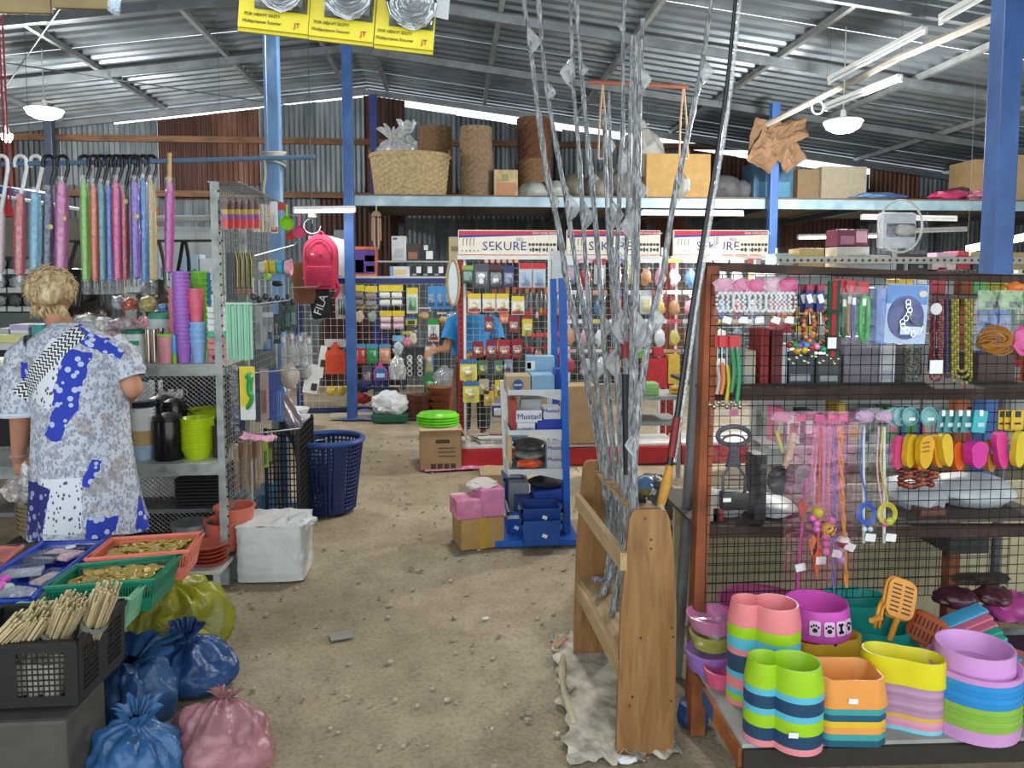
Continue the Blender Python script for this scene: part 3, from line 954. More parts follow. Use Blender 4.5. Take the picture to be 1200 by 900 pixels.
# white cards hanging askew
for i,(px,py,a,w_,h_,lb) in enumerate(((366,444,.35,.18,.36,'large white sheet hanging askew near the blue post'),(377,424,.3,.08,.4,'narrow white card hanging askew over the sheet'))):
    q=P(px,py,9.48-.02*i)
    t=T('hanging_card',q-Vector((0,0,.2)),lb,'card')
    ca,sa=cos(a),sin(a)
    MB().prism(rrect(w_,h_,.01),.004,q,X=(ca,0,-sa*.4),Z=(sa*.55,0,ca)).build('sheet',WHITE,t)
    MB().prism(rrect(.07,.09,.004),.004,q+Vector((.02,-.006,-.1+.08*i)),X=(ca,0,-sa*.4),Z=(sa*.55,0,ca)).build('print',M('#3a362f',.5),t)
# masks with yellow noses low on the grid
for i,px in enumerate((388,400)):
    q=P(px,458,YG+.05)
    tag(crumple(MB(),q,(.055,.03,.06),i,.2,2,2).build('yellow_ball',M('#d9b83a',.5),None,True),['yellow ball toy under the hot water bottle','yellow ball toy between its twin and the blue post'][i],'toy','yellow balls on the grid')
q=P(424,452,YG-.1); tag(crumple(MB(),q,(.11,.05,.07),44,.5,2.2,3).build('sun_hat',M('#252a52',.7),None,True),'navy sun hat hanging low beside the blue post','hat')
q=P(423,467,YG-.1); tag(crumple(MB(),q,(.1,.05,.06),48,.5,2.2,3).build('sun_hat',M('#9a2626',.7),None,True),'dark red sun hat hanging under the navy one','hat')
# ---- backpack and bags hung by the post ----
q=P(376,307,8.75)
t=T('backpack',q-Vector((0,0,.3)),'crimson fabric backpack hanging from a hook by the blue post','backpack')
CR=M('#b3264a',.75,0,.08,20,.4,120)
m=MB()
def bp(u,v):
    a=2*pi*u; z=-.3+.6*v
    wz=.185*(1-max(0,(v-.72))**2*7.5)*(.94+.1*sin(pi*v))
    dz=.12*(1-max(0,v-.6)*1.3)
    cc,ss=cos(a),sin(a)
    return q+Vector((wz*(abs(cc)**.6)*(1 if cc>0 else-1),dz*(abs(ss)**.6)*(1 if ss>0 else-1),z))
m.grid(bp,32,14); m.build('body',CR,t,True)
MB().box(q+Vector((0,-.125,-.16)),(.29,.07,.22),bev=.025).build('front_pocket',CR,t,True)
m=MB(); m.tube(spline([q+Vector((-.15,-.11,.02)),q+Vector((-.13,-.112,.16)),q+Vector((0,-.09,.25)),q+Vector((.13,-.112,.16)),q+Vector((.15,-.11,.02))],6),.006,5); m.build('zip',M('#7e1733',.5),t,True)
MB().tube([q+Vector((.035*cos(a),.02,.29+.05*sin(a))) for a in[pi*k/8 for k in range(9)]],.01,6).build('handle',CR,t,True)
MB().prism(rrect(.035,.018,.004),.003,q+Vector((-.07,-.128,.08))).build('label_patch',WHITE,t)
MB().prism(ell(.02,.02),.003,q+Vector((.02,-.128,.06))).build('round_badge',M('#8f1d3c',.5),t)
m=MB(); m.tube(spline([q+Vector((.17,-.05,-.2)),q+Vector((.2,-.05,-.3)),q+Vector((.15,-.04,-.4))],5),.022,6); m.build('strap',CR,t,True)
# pillow-like white bag behind
q2=P(392,300,9.0)
tag(MB().box(q2,(.34,.06,.42),R=Matrix.Rotation(.25,3,'Y'),bev=.028).build('white_bag',M('#c9ccd0',.6),None,True),'pale grey flat bag behind the crimson backpack','bag')
# brown bag
q3=P(355,327,9.05)
t=T('brown_bag',q3-Vector((0,0,.3)),'tan brown bag with a yellow tag beside the crimson backpack','bag')
m=MB(); m.prism([(-.1,-.28),(.13,-.28),(.15,-.2),(.14,.05),(.08,.16),(0,.19),(-.1,.17)],.16,q3); m.build('body',M('#7a4e30',.7,0,.1,20),t)
MB().prism([(-.035,-.03),(.035,-.03),(.0,.035)],.004,q3+Vector((.04,-.084,.03))).build('yellow_tag',M('#d9a83a',.5),t)
# black drawstring bag with FILA
q4=P(376,355,9.05)
t=T('drawstring_bag',q4-Vector((0,0,.2)),'black bag with tilted white lettering under the backpack','bag')
MB().box(q4,(.24,.1,.36),R=Matrix.Rotation(-.12,3,'Y'),bev=.035).build('body',M('#15151a',.6),t,True)
TEXT('FILA',t,q4+Vector((.01,-.055,-.02)),.13,WHITE,X=(.35,0,.93),Z=(-.93,0,.35))
TEXT('FILA',t,q4+Vector((-.07,-.055,.06)),.06,M('#888888',.5),X=(.35,0,.93),Z=(-.93,0,.35))
q5=P(401,345,9.0)
pack('blister_hook',400,333,14,40,9.1,'long pale card with a dark tool beside the FILA bag'.replace('FILA','black lettered'),'card pack',base='#cfc9bf',prod='stick',pc='#33302c')
tag(crumple(MB(),P(371,372,9.46),(.07,.05,.07),77,.5,2.4,3).build('trinket_bunch',M('#8f95a8',.5,0,.4,60),None,True),'bunch of small trinkets on strings below the black bag','trinkets')
# wind chime
q=P(441,252,9.2)
t=T('wind_chime',q-Vector((0,0,.35)),'bamboo wind chime hanging below the platform','wind chime')
MB().lathe(q,[(.03,-.01),(.055,-.02),(.06,0),(.04,.035),(.012,.05),(.001,.05)],14).build('top',M('#8a7a5c',.8),t,True)
for k in range(6):
    a=2*pi*k/6
    x,y=.045*cos(a),.045*sin(a)
    MB().tube([q+Vector((x,y,-.03)),q+Vector((x*1.1,y*1.1,-.3-.05*(k%3)))],.011,6).build('chime_tube',M('#a3835c',.7),t,True)
MB().tube([q+Vector((0,0,.05)),Vector((q.x,q.y,zt-.1))],.003,4).build('string',WHITE,t)
# hooks and wire hanging by the post
hk=T('hanging_wire',P(366,60,8.7),'thin hanging wire with a hook holding the backpack','wire')
pA=P(362,100,8.7); pB=P(366,245,8.7)
MB().tube([Vector((pA.x,8.7,roof_z(pA.x)-.02)),pA,pB,P(366,262,8.7)],.005,5).build('wire',M('#3a3a3a',.5),hk)
MB().lathe(pB-Vector((0,0,.06)),[(.005,.1),(.03,.06),(.05,0),(.05,-.03),(.0,-.03)],12).build('cap',M('#7b7a74',.6),hk,True)
MB().tube([P(366+10*cos(a),265+9*sin(a),8.7) for a in[2*pi*k/14 for k in range(12)]],.005,5).build('hook',STEEL,hk,True)
# round tray seen edge-on beside the red rack
q=P(531,331,6.9)
t=T('round_tray',q-Vector((0,0,.25)),'oval pale tray with a wooden rim beside the red rack','tray')
MB().prism(ell(S(6.9,6),S(6.9,25),28),.02,q).build('face',M('#c9d4d8',.35),t)
MB().tube([q+Vector((S(6.9,7)*cos(a),-.01,S(6.9,26.5)*sin(a))) for a in[2*pi*k/32 for k in range(32)]],.014,6,closed=True).build('rim',M('#a8926c',.6),t,True)
# ================= red brand racks =================
YK=6.95
NAVY=M('#1b2a78',.4,0,0)
def sign(px0,px1,label):
    a,b=P(px0,300,YK),P(px1,270,YK)
    c=(a+b)/2
    W,H=b.x-a.x,b.z-a.z
    t=T('brand_sign',Vector((c.x,YK,a.z)),label,'sign')
    MB().box(c+Vector((0,.02,0)),(W,.04,H),bev=.006).build('board',M('#dcd6c4',.35),t)
    n=12
    def band(f0,f1,hc,dy):
        m=MB()
        vs_=[]
        for k in range(n+1):
            u=k/n
            vs_+=[c+Vector((W*(u-.5)*.985,-dy,H*(f0(u)-.5))),c+Vector((W*(u-.5)*.985,-dy,H*(f1(u)-.5)))]
        m.add(vs_,[[2*k,2*k+2,2*k+3,2*k+1] for k in range(n)])
        m.build('stripe',M(hc,.4),t)
    curve=lambda u:.70+.16*(2*u-1)**2*(1 if u>.5 else .0)-.0*u+(0 if u>.5 else-.12*(1-2*u)**2*.6)
    band(lambda u:.80+.06*u,lambda u:.97,'#b52430',.0012)
    band(lambda u:.70+.14*u,lambda u:.80+.06*u,'#2a2f8a',.0012)
    band(lambda u:.03,lambda u:.06,'#b52430',.0012)
    TEXT('SEKURE',t,c+Vector((-W*.035,-.002,-H*.13)),H*.48,NAVY,wide=1.05)
    TEXT('ซีคิว',t,c+Vector((W*.12,-.002,H*.14)),H*.17,NAVY)
    TEXT('มั่นคง ทนทาน ปลอดภัย',t,c+Vector((W*.38,-.002,H*.39)),H*.11,WHITE)
    m=MB()
    for k in range(4):
        x=-.45+.035*k
        m.tube([c+Vector((W*x,-.002,H*.13)),c+Vector((W*x,-.002,-H*.1))],.003,4)
        m.tube([c+Vector((W*x,-.002,H*.13)),c+Vector((W*(x+.012),-.002,H*.17))],.003,4)
    for k in range(5):
        m.ball(c+Vector((W*(-.46+.04*k),-.002,-H*.3)),(.007,.002,.006),6,4)
    for k in range(8):
        for j in(0,1):
            m.ball(c+Vector((W*(.22+.036*k),-.002,H*(-.05-.24*j+.04*((k*3+j)%3)))),(.012+.006*((k+j)%2),.002,.014+.008*((k*j)%2)),6,4)
    m.build('printed_fittings',M('#3a3a3e',.4),t)
    return t
sign(537,653,'brand sign over the red rack bay beside the oval tray')
sign(664,774,'brand sign over the middle red rack bay, behind the silver rods')
sign(789,901,'brand sign over the red rack bay beside the blue post')
def bay(px0,px1,label,first=False):
    a,b=P(px0,520,YK),P(px1,520,YK)
    t=T('red_rack',Vector(((a.x+b.x)/2,YK,0)),label,'rack')
    zt_=P(600,301,YK).z
    W=b.x-a.x
    for s_,q in((1,a),(-1,b)):
        MB().box((q.x+s_*.03,YK+.03,zt_/2),(.055,.05,zt_),bev=.004).build('upright',M('#9e1c24',.45),t)
        m=MB()
        for k in range(30):
            m.box((q.x+s_*.03,YK+.003,.2+k*(zt_-.3)/30),(.014,.004,.03))
        tag(m.build('slots',M('#3a0c10',.6),t),kind='stuff')
        MB().box((q.x+s_*.065,YK+.03,zt_/2),(.02,.05,zt_)).build('white_edge',WHITE,t)
    zb=P(600,530,YK).z
    MB().box(((a.x+b.x)/2,YK-.2,.075),(W,.5,.15),bev=.006).build('plinth',M('#b0202a',.4),t)
    MB().box(((a.x+b.x)/2,YK-.19,.165),(W-.02,.47,.025),bev=.004).build('base_shelf',M('#d4d4ce',.45),t)
    m=MB()
    g0=Vector((a.x+.08,YK+.005,.2))
    meshgrid(m,g0,(1,0,0),(0,0,1),W-.16,zt_-.24,13,26,.0022)
    m.build('wire_grid',M('#b4b7b2',.4,.2,0),t)
    MB().box(((a.x+b.x)/2,YK,P(600,302,YK).z),(W,.04,.035)).build('top_bar',M('#d8d8d4',.4),t)
    for k in range(8):
        MB().box((a.x+W*(k+.5)/8,YK,(P(600,300,YK).z+P(600,296,YK).z)/2+.03),(.015,.02,.07)).build('sign_prong',M('#d8d8d4',.4),t)
    return t
bay(537,656,'red upright rack bay with white grid, beside the oval tray')
bay(658,780,'red upright rack bay with white grid, behind the rods')
bay(782,912,'red upright rack bay behind the wire display stand')
Yp=YK-.08
L=lambda s_:s_
pack('lock_pack',548,311,13,21,Yp,'dark green blister card, first of the top row','card pack',base='#1f5b3e',head='#8fa04a',prod='block',pc='#2f6b50')
pack('lock_pack',564,309,17,28,Yp,'charcoal blister card with a white tag and padlock','card pack',base='#4b4b58',prod='figure',pc='#e6e6e6')
pack('lock_pack',581,310,16,28,Yp,'black blister card with maroon top and silver lock','card pack',base='#17161b',head='#5a2030',hh=.2,prod='lock',pc='#c8c8c4')
pack('lock_pack',596,311,13,25,Yp,'navy patterned blister card in the top row','card pack',base='#2c3566',prod='figure',pc='#8088b0')
for i,px in enumerate((616,632)):
    pack('key_pack',px,308,15,29,Yp,['silver pouch with red header beside the navy card','silver pouch with red header beside the silver lures'][i],'card pack',base='#b7bcc6',head='#c02530',hh=.24,prod='block',pc='#6d8fb4')
for i,(px,py) in enumerate(((556,344),(573,344),(589,344),(607,347))):
    pack('lock_pack',px,py,15,22,Yp,'yellow and red padlock card, %s in the second row'%['first','second','third','last'][i],'card pack','yellow-red padlock cards',base='#e4ddd0',head='#d9c22c',hh=.25,foot='#b02a30',prod='lock',pc='#c9b45a')
for px,py,w_,h_,hc,lb in((573,371,11,18,'#8a1f30','small maroon lock card, third row, beside the blue-shirted person'),(602,370,12,20,'#8a1f2a','maroon lock card, third row, beside the yellow one'),(560,400,13,19,'#8c1626','first dark red lock card of the fourth row'),(576,398,13,22,'#7e1a34','second dark red lock card of the fourth row, purplish'),(591,398,14,22,'#9c1c30','third dark red lock card of the fourth row'),(606,397,13,23,'#8a1420','last dark red lock card of the fourth row')):
    pack('lock_pack',px,py,w_,h_,Yp,lb,'card pack',base=hc,prod='lock',pc='#d8c9a0')
pack('lock_pack',618,371,12,23,Yp,'yellow lock card with red edge beside the lures','card pack',base='#d6c42e',head='#b02a30',hh=.12,prod='lock',pc='#ddd6a0')
pack('hook_pack',591,367,11,12,Yp,'small orange tag in the third row','card pack',base='#d9683a',prod='stick',pc='#e8b08a')
for px,py,w_,h_,lb in((549,421,20,25,'yellow lock card with blue header clipped to the red upright, upper'),(552,447,19,25,'yellow lock card with blue header clipped to the red upright, lower')):
    pack('lock_pack',px,py,w_,h_,Yp-.05,lb,'card pack',base='#e3d44a',head='#3a6aa8',hh=.22,prod='lock',pc='#d8d0a0')
for i,(px,py,hc,pc) in enumerate(((566,422,'#55704a','#c8b450'),(585,422,'#4f7a5c','#c8b450'),(595,421,'#8a90a0','#40465a'),(567,444,'#b0a890','#c8b450'),(573,458,'#caa83a','#c8a030'))):
    pack('lock_pack',px,py,12,18,Yp,['olive card with brass lock beside the yellow card','sea-green card with brass lock','grey card with dark lock near the carton','beige card with brass lock under the olive one','mustard card with brass locks low on the grid'][i],'card pack',base=hc,prod='lock',pc=pc)
pack('lock_pack',587,445,14,20,Yp,'bright yellow card with a black tool beside the carton','card pack',base='#d8bf22',prod='scissor',pc='#222222')
pack('lock_pack',583,472,13,17,Yp,'blue and white card below the bright yellow card','card pack',base='#27365f',head='#a8b4c8',hh=.2,prod='block',pc='#c8ccd0')
# fishing lures on hooks
for k in range(16):
    px=618+(k%8)*5.2+random.uniform(-1,1); row=k//8
    py=343+row*42+random.uniform(-2,3)
    q=P(px,py,Yp-.03*(k%3))
    h_=S(Yp,random.uniform(24,34))
    t=T('fishing_lure',q-Vector((0,0,h_)),'silver fishing lure with a red float, in the %s row beside the blue stand'%('upper' if row==0 else 'lower'),'lure','fishing lures')
    MB().tube([q,q-Vector((.006*sin(k),0,h_*.3)),q-Vector((0,0,h_*.8))],[.004,.012,.006],6).build('spoon',M('#b5b7b4',.25,.9,0),t,True)
    MB().lathe(q-Vector((0,0,h_)),[(.002,0),(.016,.02),(.012,.05),(.003,.075)],8).build('float',M(['#c8363a','#d2655e','#e0a0a0','#c98a3a'][k%4],.4),t,True)
# string of red floats along a hook
for k in range(7):
    q=P(625+k*5,393,Yp-.06)
    tag(MB().lathe(q,[(.002,-.025),(.018,-.01),(.018,.01),(.002,.025)],8).build('float',M('#c94a4e',.4),None,True),'red float threaded in the row below the lures','float','red floats row')
# orange strips row behind
for k in range(10):
    q=P(580+k*7.5,340,YK-.03)
    tag(MB().box(q,(.03,.004,.06)).build('swivel_card',M(['#c65a2e','#a63a2a','#d88a4a'][k%3],.5),None),'small orange-red swivel card on the bar above the lock cards','card','orange swivel cards')
for k in range(6):
    q=P(570+k*7,306,YK-.03)
    tag(MB().box(q,(.035,.004,.03)).build('price_card',M('#d8a48a',.5),None),'small peach card under the brand sign','card','peach cards on the top bar')
# magazines and papers on the base shelf
zb=.178
for i,(px,w_,c_,lb) in enumerate(((565,22,'#bfb9ac','stack of grey papers on the base shelf of the red rack'),(586,20,'#c48a80','reddish pamphlets on the base shelf of the red rack'),(606,22,'#7f93b4','blue pamphlets on the base shelf of the red rack'),(575,30,'#d4d2ca','loose white papers at the front of the red rack shelf'))):
    q=P(px,520,YK-.2-.1*(i==3))
    m=MB()
    for k in range(7):
        m.box((q.x+random.uniform(-.02,.02),q.y+random.uniform(-.02,.02),zb+.004+k*.008),(S(YK,w_),.14,.006),R=rotz(random.uniform(-.4,.4)))
    tag(m.build('pamphlets',M(c_,.6,0,.25,40),None),lb,'papers')
# middle and right bays: clear pouches and coloured goods behind the rods
cols=['#bcae5c','#a83c42','#c99aac','#cfd4d6','#5d86ae','#b98a64','#aab2b5','#d5d8d8']
cn=['yellowish','red','pink','silvery','blue','tan','grey','white']
kk=0
for py,h_ in((303,36),(340,34),(374,36),(409,30)):
    for px in(667,686,703,722,742,757,773,790,808,826,845,864,884):
        kk+=1
        c=(kk*5+int(py))%8
        bayn='behind the silver rods' if px<782 else 'behind the wire display stand'
        if px<760 and py<370 and kk%2:
            pack('tackle_card',px,py,14,h_-6,Yp,'%s tackle card in the %s row, %s'%(cn[c],{303:'top',340:'second',374:'third',409:'lowest'}[py],bayn),'card pack','tackle cards',base=cols[c],head=cols[(c+3)%8],prod='block',pc=cols[(c+5)%8])
        else:
            pack('tackle_pouch',px,py,17,h_,Yp-.02,'clear pouch of %s goods in the %s row, %s'%(cn[c],{303:'top',340:'second',374:'third',409:'lowest'}[py],bayn),'pouch','tackle pouches',prod='pouch',pc=cols[c],head=cols[(c+1)%8] if kk%3 else '#dadada',hh=.14)
# red and yellow racks low behind the rods
for i,(px0,px1,y0,y1,hc,lb) in enumerate(((758,782,420,455,'#b3222c','red folded cloth packs behind the wire grid'),(783,797,416,450,'#c9a83a','yellow pack beside the red cloth packs'),(745,760,410,420,'#6aa03a','green sponge pack above the red cloth packs'),(766,778,408,418,'#b02a30','small red pack beside the green sponge'))):
    carton('cloth_pack',px0,px1,y0,y1,YK-.16,.1,M(hc,.6,0,.1),lb,'pack')
q=P(688,440,6.6)
carton('brown_carton',666,700,402,470,6.45,.3,CARD,'brown carton standing behind the rods, beside the blue stand','carton',zb=.2)
# ---- counter with bowls behind the rods ----
t=T('counter_shelf',P(770,500,6.1),'grey two-tier metal shelf behind the rods','shelf')
for py in(467,497):
    a,b=P(745,py,5.9),P(800,py,5.9)
    MB().box(((a.x+b.x)/2,6.1,a.z),(b.x-a.x,.4,.03)).build('shelf_board',GREY,t)
for px in(747,798):
    q=P(px,480,5.95)
    MB().box((q.x,6.0,P(px,467,5.9).z/2),(.03,.03,P(px,467,5.9).z)).build('leg',GREY,t)
for i,(px,hc,w_,lb) in enumerate(((758,'#cf86b4',11,'pink plastic cup on the grey shelf behind the rods'),(757,'#86b06a',20,'green plastic box on the grey shelf behind the rods'),(789,'#c49a3a',20,'yellow-brown bamboo bundle on the grey shelf'))):
    q=P(px,467,5.98+.1*i); W=S(6,w_)
    z=P(745,467,5.9).z+.016
    if i==0:tag(MB().lathe((q.x,6.22,z),[(W*.4,0),(W*.5,W),(W*.46,W),(W*.36,.01),(.001,.01)],16).build('cup',M(hc,.4),None,True),lb,'cup')
    elif i==1:tag(MB().box((q.x,6.0,z+.05),(W,.15,.1),bev=.01).build('plastic_box',M(hc,.3),None,True),lb,'box')
    else:
        m=MB()
        for k in range(6):m.tube([(q.x-W/2,6.0+.03*(k%3),z+.018+.03*(k//3)),(q.x+W/2,6.02+.03*(k%3),z+.018+.03*(k//3))],.015,6)
        tag(m.build('bamboo_bundle',M(hc,.6),None,True),lb,'bundle')
for i,(px,py,w_,hc) in enumerate(((682,480,22,'#a8422e'),(700,490,20,'#8c3a2c'))):
    q=P(px,py,6.45); W=S(6.45,w_)
    z=.18
    for k in range(5):
        tag(MB().lathe((q.x,6.55+.0*k,z+.045*k),[(W*.3,0),(W*.5,.07),(W*.54,.075),(W*.46,.07),(W*.28,.012),(.001,.012)],20).build('clay_pot',M(hc,.7,0,.1),None,True),('reddish clay pot, %s of its stack behind the rods' if i==0 else 'brown clay pot, %s of its stack behind the rods')%ORD[4-k],'pot','stacked clay pots')
# ================= the blue-shirted person behind the red rack =================
SKIN=M('#b07e5c',.6,0,.06,12)
def capsule(m,a,b,ra,rb,n=12,k=5):
    a,b=Vector(a),Vector(b)
    d=(b-a).normalized()
    pts,rs=[],[]
    for i in range(k+1):
        t_=pi/2*(1-i/k); pts.append(a-d*ra*sin(t_)); rs.append(max(1e-4,ra*cos(t_)))
    for i in range(k+1):
        t_=pi/2*i/k; pts.append(b+d*rb*sin(t_)); rs.append(max(1e-4,rb*cos(t_)))
    m.tube(pts,rs,n)
def remesh_body(m,name,mat,parent,vox=.008,it=6):
    o=m.build(name,mat,parent)
    md=o.modifiers.new('r','REMESH'); md.mode='VOXEL'; md.voxel_size=vox
    sm=o.modifiers.new('s','SMOOTH'); sm.iterations=it; sm.factor=.5
    dg=bpy.context.evaluated_depsgraph_get()
    me=bpy.data.meshes.new_from_object(o.evaluated_get(dg))
    o.modifiers.clear()
    me.polygons.foreach_set('use_smooth',[True]*len(me.polygons))
    me.materials.clear(); me.materials.append(mat)
    o.data=me
    return o
def fingers(m,wrist,pd,fd,up,s=1.0,curl=.6):
    """palm along pd from the wrist; finger fan along fd; up = back of the hand"""
    wrist=Vector(wrist); pd=Vector(pd).normalized(); fd=Vector(fd).normalized(); up=Vector(up).normalized()
    for k in range(4):
        kn=wrist+pd*.085*s+fd*(.03-.02*k)*s
        capsule(m,wrist+fd*(.018-.012*k)*s,kn,.013*s,.011*s,8,3)
        L_=(.042,.047,.044,.034)[k]*s
        d=pd
        q=kn
        for j in range(3):
            d=(d-up*curl*(.6+.25*j)).normalized()
            q2=q+d*L_*(1-.22*j)
            capsule(m,q,q2,(.0095-.001*j)*s,(.0088-.001*j)*s,8,3)
            q=q2
    b0=wrist+fd*.022*s+pd*.02*s
    b1=b0+(fd*.8+pd*.6-up*.3).normalized()*.045*s
    capsule(m,b0,b1,.013*s,.0105*s,8,3)
    capsule(m,b1,b1+(pd*.9+fd*.1-up*.5).normalized()*.035*s,.0105*s,.009*s,8,3)
yp=7.75
hd=P(549,344,yp)
t=T('person',Vector((hd.x+.05,yp,0)),'person in a bright blue t-shirt standing behind the red rack, reaching to one side','person')
x0=hd.x+.05
m=MB()
m.ball(hd,(.075,.092,.11),16,12)
m.ball(hd+Vector((-.03,-.08,-.02)),(.016,.02,.02),8,6)
for s_ in(-1,1):m.ball(hd+Vector((s_*.076,.01,-.01)),(.012,.02,.03),8,6)
sh_z=hd.z-.24
capsule(m,hd-Vector((0,0,.07)),(x0,yp,sh_z),.052,.06)
capsule(m,(x0-.14,yp,sh_z-.05),(x0+.14,yp,sh_z-.05),.075,.075)
capsule(m,(x0,yp,sh_z-.1),(x0,yp,.95),.15,.15)
for s_ in(-1,1):
    capsule(m,(x0+s_*.08,yp,.92),(x0+s_*.1,yp,.5),.09,.06)
    capsule(m,(x0+s_*.1,yp,.5),(x0+s_*.1,yp+.02,.09),.06,.042)
    capsule(m,(x0+s_*.1,yp+.02,.045),(x0+s_*.12,yp-.15,.035),.042,.034)
# arm on the far side bends across to the front, the other holds a pouch
capsule(m,(x0+.2,yp,sh_z-.06),(x0+.24,yp-.12,sh_z-.3),.056,.045)
capsule(m,(x0+.24,yp-.12,sh_z-.3),(x0-.02,yp-.36,sh_z-.36),.042,.032)
capsule(m,(x0-.2,yp,sh_z-.06),(x0-.27,yp-.1,sh_z-.3),.056,.045)
h2=Vector((x0-.36,yp-.34,sh_z-.3))
capsule(m,(x0-.27,yp-.1,sh_z-.3),h2,.042,.03)
fingers(m,h2,(-.6,-.6,-.1),(0,.1,1),(-.5,-.7,.3),1.0,.5)
fingers(m,(x0-.02,yp-.36,sh_z-.36),(-1,-.4,-.1),(0,.1,1),(-.3,-.9,.2),1.0,.5)
remesh_body(m,'body',SKIN,t,.01,4)
m=MB()
def shirt(u,v):
    a=2*pi*u
    z=sh_z+.03-(sh_z+.03-.86)*v
    w_=.1+.12*min(1,v*7)
    return Vector((x0+(w_+.012*sin(5*a+6*v)*v)*cos(a),yp+(.115+.06*min(1,v*5))*sin(a),z))
m.grid(shirt,36,16)
for s_,e in((1,(x0+.235,yp-.08,sh_z-.23)),(-1,(x0-.255,yp-.07,sh_z-.23))):
    m.tube([(x0+s_*.13,yp,sh_z-.02),(x0+s_*.2,yp,sh_z-.06),e],[.07,.085,.082],14,cap=False)
m.build('t_shirt',M('#2f8fd2',.8,0,.06,10,.3,40),t,True)
m=MB()
m.tube([(x0,yp,.98),(x0,yp,.84)],[.165,.17],20)
for s_ in(-1,1):m.tube([(x0+s_*.08,yp,.9),(x0+s_*.1,yp,.5),(x0+s_*.1,yp+.01,.1)],[.1,.08,.065],14)
m.build('trousers',M('#2a2c36',.8),t,True)
crumple(MB(),hd+Vector((.01,.012,.035)),(.085,.1,.095),3,.06,3,3).build('hair',M('#1c1613',.8,0,.1,60,.6,120),t,True)
for s_ in(-1,1):
    MB().ball(hd+Vector((s_*.03-.01,-.086,0)),(.011,.008,.007),8,6).build('eye',M('#201814',.3),t,True)
# ================= blue stand with white trays and tackle boxes =================
YS=4.6
st=T('tackle_stand',G(636,640),'bright blue stand with white trays of tackle boxes','stand')
BB=M('#1560c0',.4,0,.05)
pa,pb=P(659,326,YS),G(665,632)
for k,(dx,dy,nm) in enumerate(((0,0,'upright'),(0,.42,'upright'),(-.33,.42,'upright'))):
    a=Vector((pa.x+dx,YS+dy,pa.z if k<2 else pa.z+.02)); b=Vector((pb.x+dx,YS+dy,0))
    if k==2:a.z=P(630,455,YS).z
    MB().bar(a,b,.075 if k==0 else .03,.04).build(nm,BB if k<2 else WHITE,st)
MB().prism(ell(.006,.009,8),.004,Vector((pa.x-.002,YS-.021,P(660,356,YS).z))).build('screw',M('#20304a',.5),st)
for py in(461,508,554,606):
    a,b=P(596,py,YS),P(660,py,YS)
    W=b.x-a.x
    c=Vector(((a.x+b.x)/2,YS+.19,a.z))
    tr=MB().box(c,(W,.38,.012)).build('tray',M('#c9cdcf',.45),st)
    m=MB()
    m.prism([(-W/2,0),(W/2,0),(W/2,-.07),(W*.3,-.055),(W*.05,-.035),(-W*.3,-.03),(-W/2,-.03)],.012,Vector((c.x,YS,a.z+.02))); m.build('tray_lip',M('#d4d7d8',.45),tr)
    MB().box((a.x,YS+.19,a.z+.01),(.01,.38,.05)).build('tray_side',M('#c2c7c9',.45),tr)
mL,mB,mG='#e3e5e8','#1d3fa8','#b9bdbf'
def tz(py):return P(630,py,YS).z+.0065
def tb(nm,x0,x1,y0,py,dep,hc,label,text=None,patch=None,dY=.03,z=None,**k):
    z=tz(py) if z is None else z
    p0=P(x0,y0,YS+dY); y1=y0+(p0.z-z)*F/(YS+dY)*1.0
    return carton(nm,x0,x1,y0,y1,YS+dY,dep,M(hc,.45),label,'box',zb=z,text=text,patch=patch,**k)
tb('carton_box',593,622,441,461,.2,'#b09a76','small carton with a round blue emblem on the top tray',patch=None)
q=P(607,451,YS+.03); t_=bpy.data.objects['carton_box.001'] if 'carton_box.001' in bpy.data.objects else bpy.data.objects['carton_box']
MB().prism(ell(.033,.033,18),.003,q-Vector((0,.003,0))).build('round_emblem',M('#24498f',.5),t_)
MB().prism(rrect(.05,.01,.002),.003,q-Vector((0,.005,0))).build('emblem_band',M('#c9b9a0',.5),t_)
tb('storage_bin',623,650,440,461,.2,'#7fa8c4','translucent blue bin on the top tray of the blue stand')
tb('storage_bin',617,650,418,461,.1,'#8ab4cc','taller pale blue bin behind on the top tray',dY=.25,patch=[(.0,.3,.55,.85,'#e6e6e4'),(.02,.16,.6,.8,'#b03030')])
tb('storage_bin',650,661,433,461,.1,'#2048a0','deep blue box end beside the upright on the top tray',dY=.08)
zA=tz(508)
b1=tb('hook_box',606,627,496,508,.16,mL,'white hook box lying upside down, second tray',text=[])
def flip(tbx,x0,x1,py,s_=.014):
    a,b=P(x0,py,YS+.027),P(x1,py,YS+.027)
    TEXT('Mustad',tbx,(a+b)/2-Vector((0,.001,0)),s_,NAVY,X=(-1,0,0),Z=(0,0,-1),wide=1.2)
a=P(616,503,YS+.026); TEXT('Mustad',b1,a,.03,NAVY,X=(1,0,0),Z=(0,0,-1),wide=1.1)
tb('hook_box',629,662,492,508,.2,mB,'deep blue hook box beside the upside-down white one',patch=[(.03,.97,.05,.14,'#e6e6ea')])
zz=P(620,495.5,YS+.03).z
b2=tb('hook_box',605,635,481,495,.16,mL,'white hook box with blue lettering on top of the upside-down one',z=zz)
TEXT('Mustad',b2,P(620,488.3,YS+.026),.05,NAVY,wide=1.0)
b3=tb('hook_box',637,657,478,492,.14,'#d9dbe0','white hook box with lettering at its top edge, on the blue one',z=P(640,491.5,YS+.03).z)
TEXT('Mustad',b3,P(646,481.5,YS+.026),.034,NAVY)
tb('hook_box',610,634,468,481,.14,mG,'grey box end at the back of the second tray',z=P(620,480.8,YS+.15).z,dY=.15)
tb('hook_box',598,606,470,508,.2,'#a83c34','narrow red box standing at the end of the second tray',dY=.06)
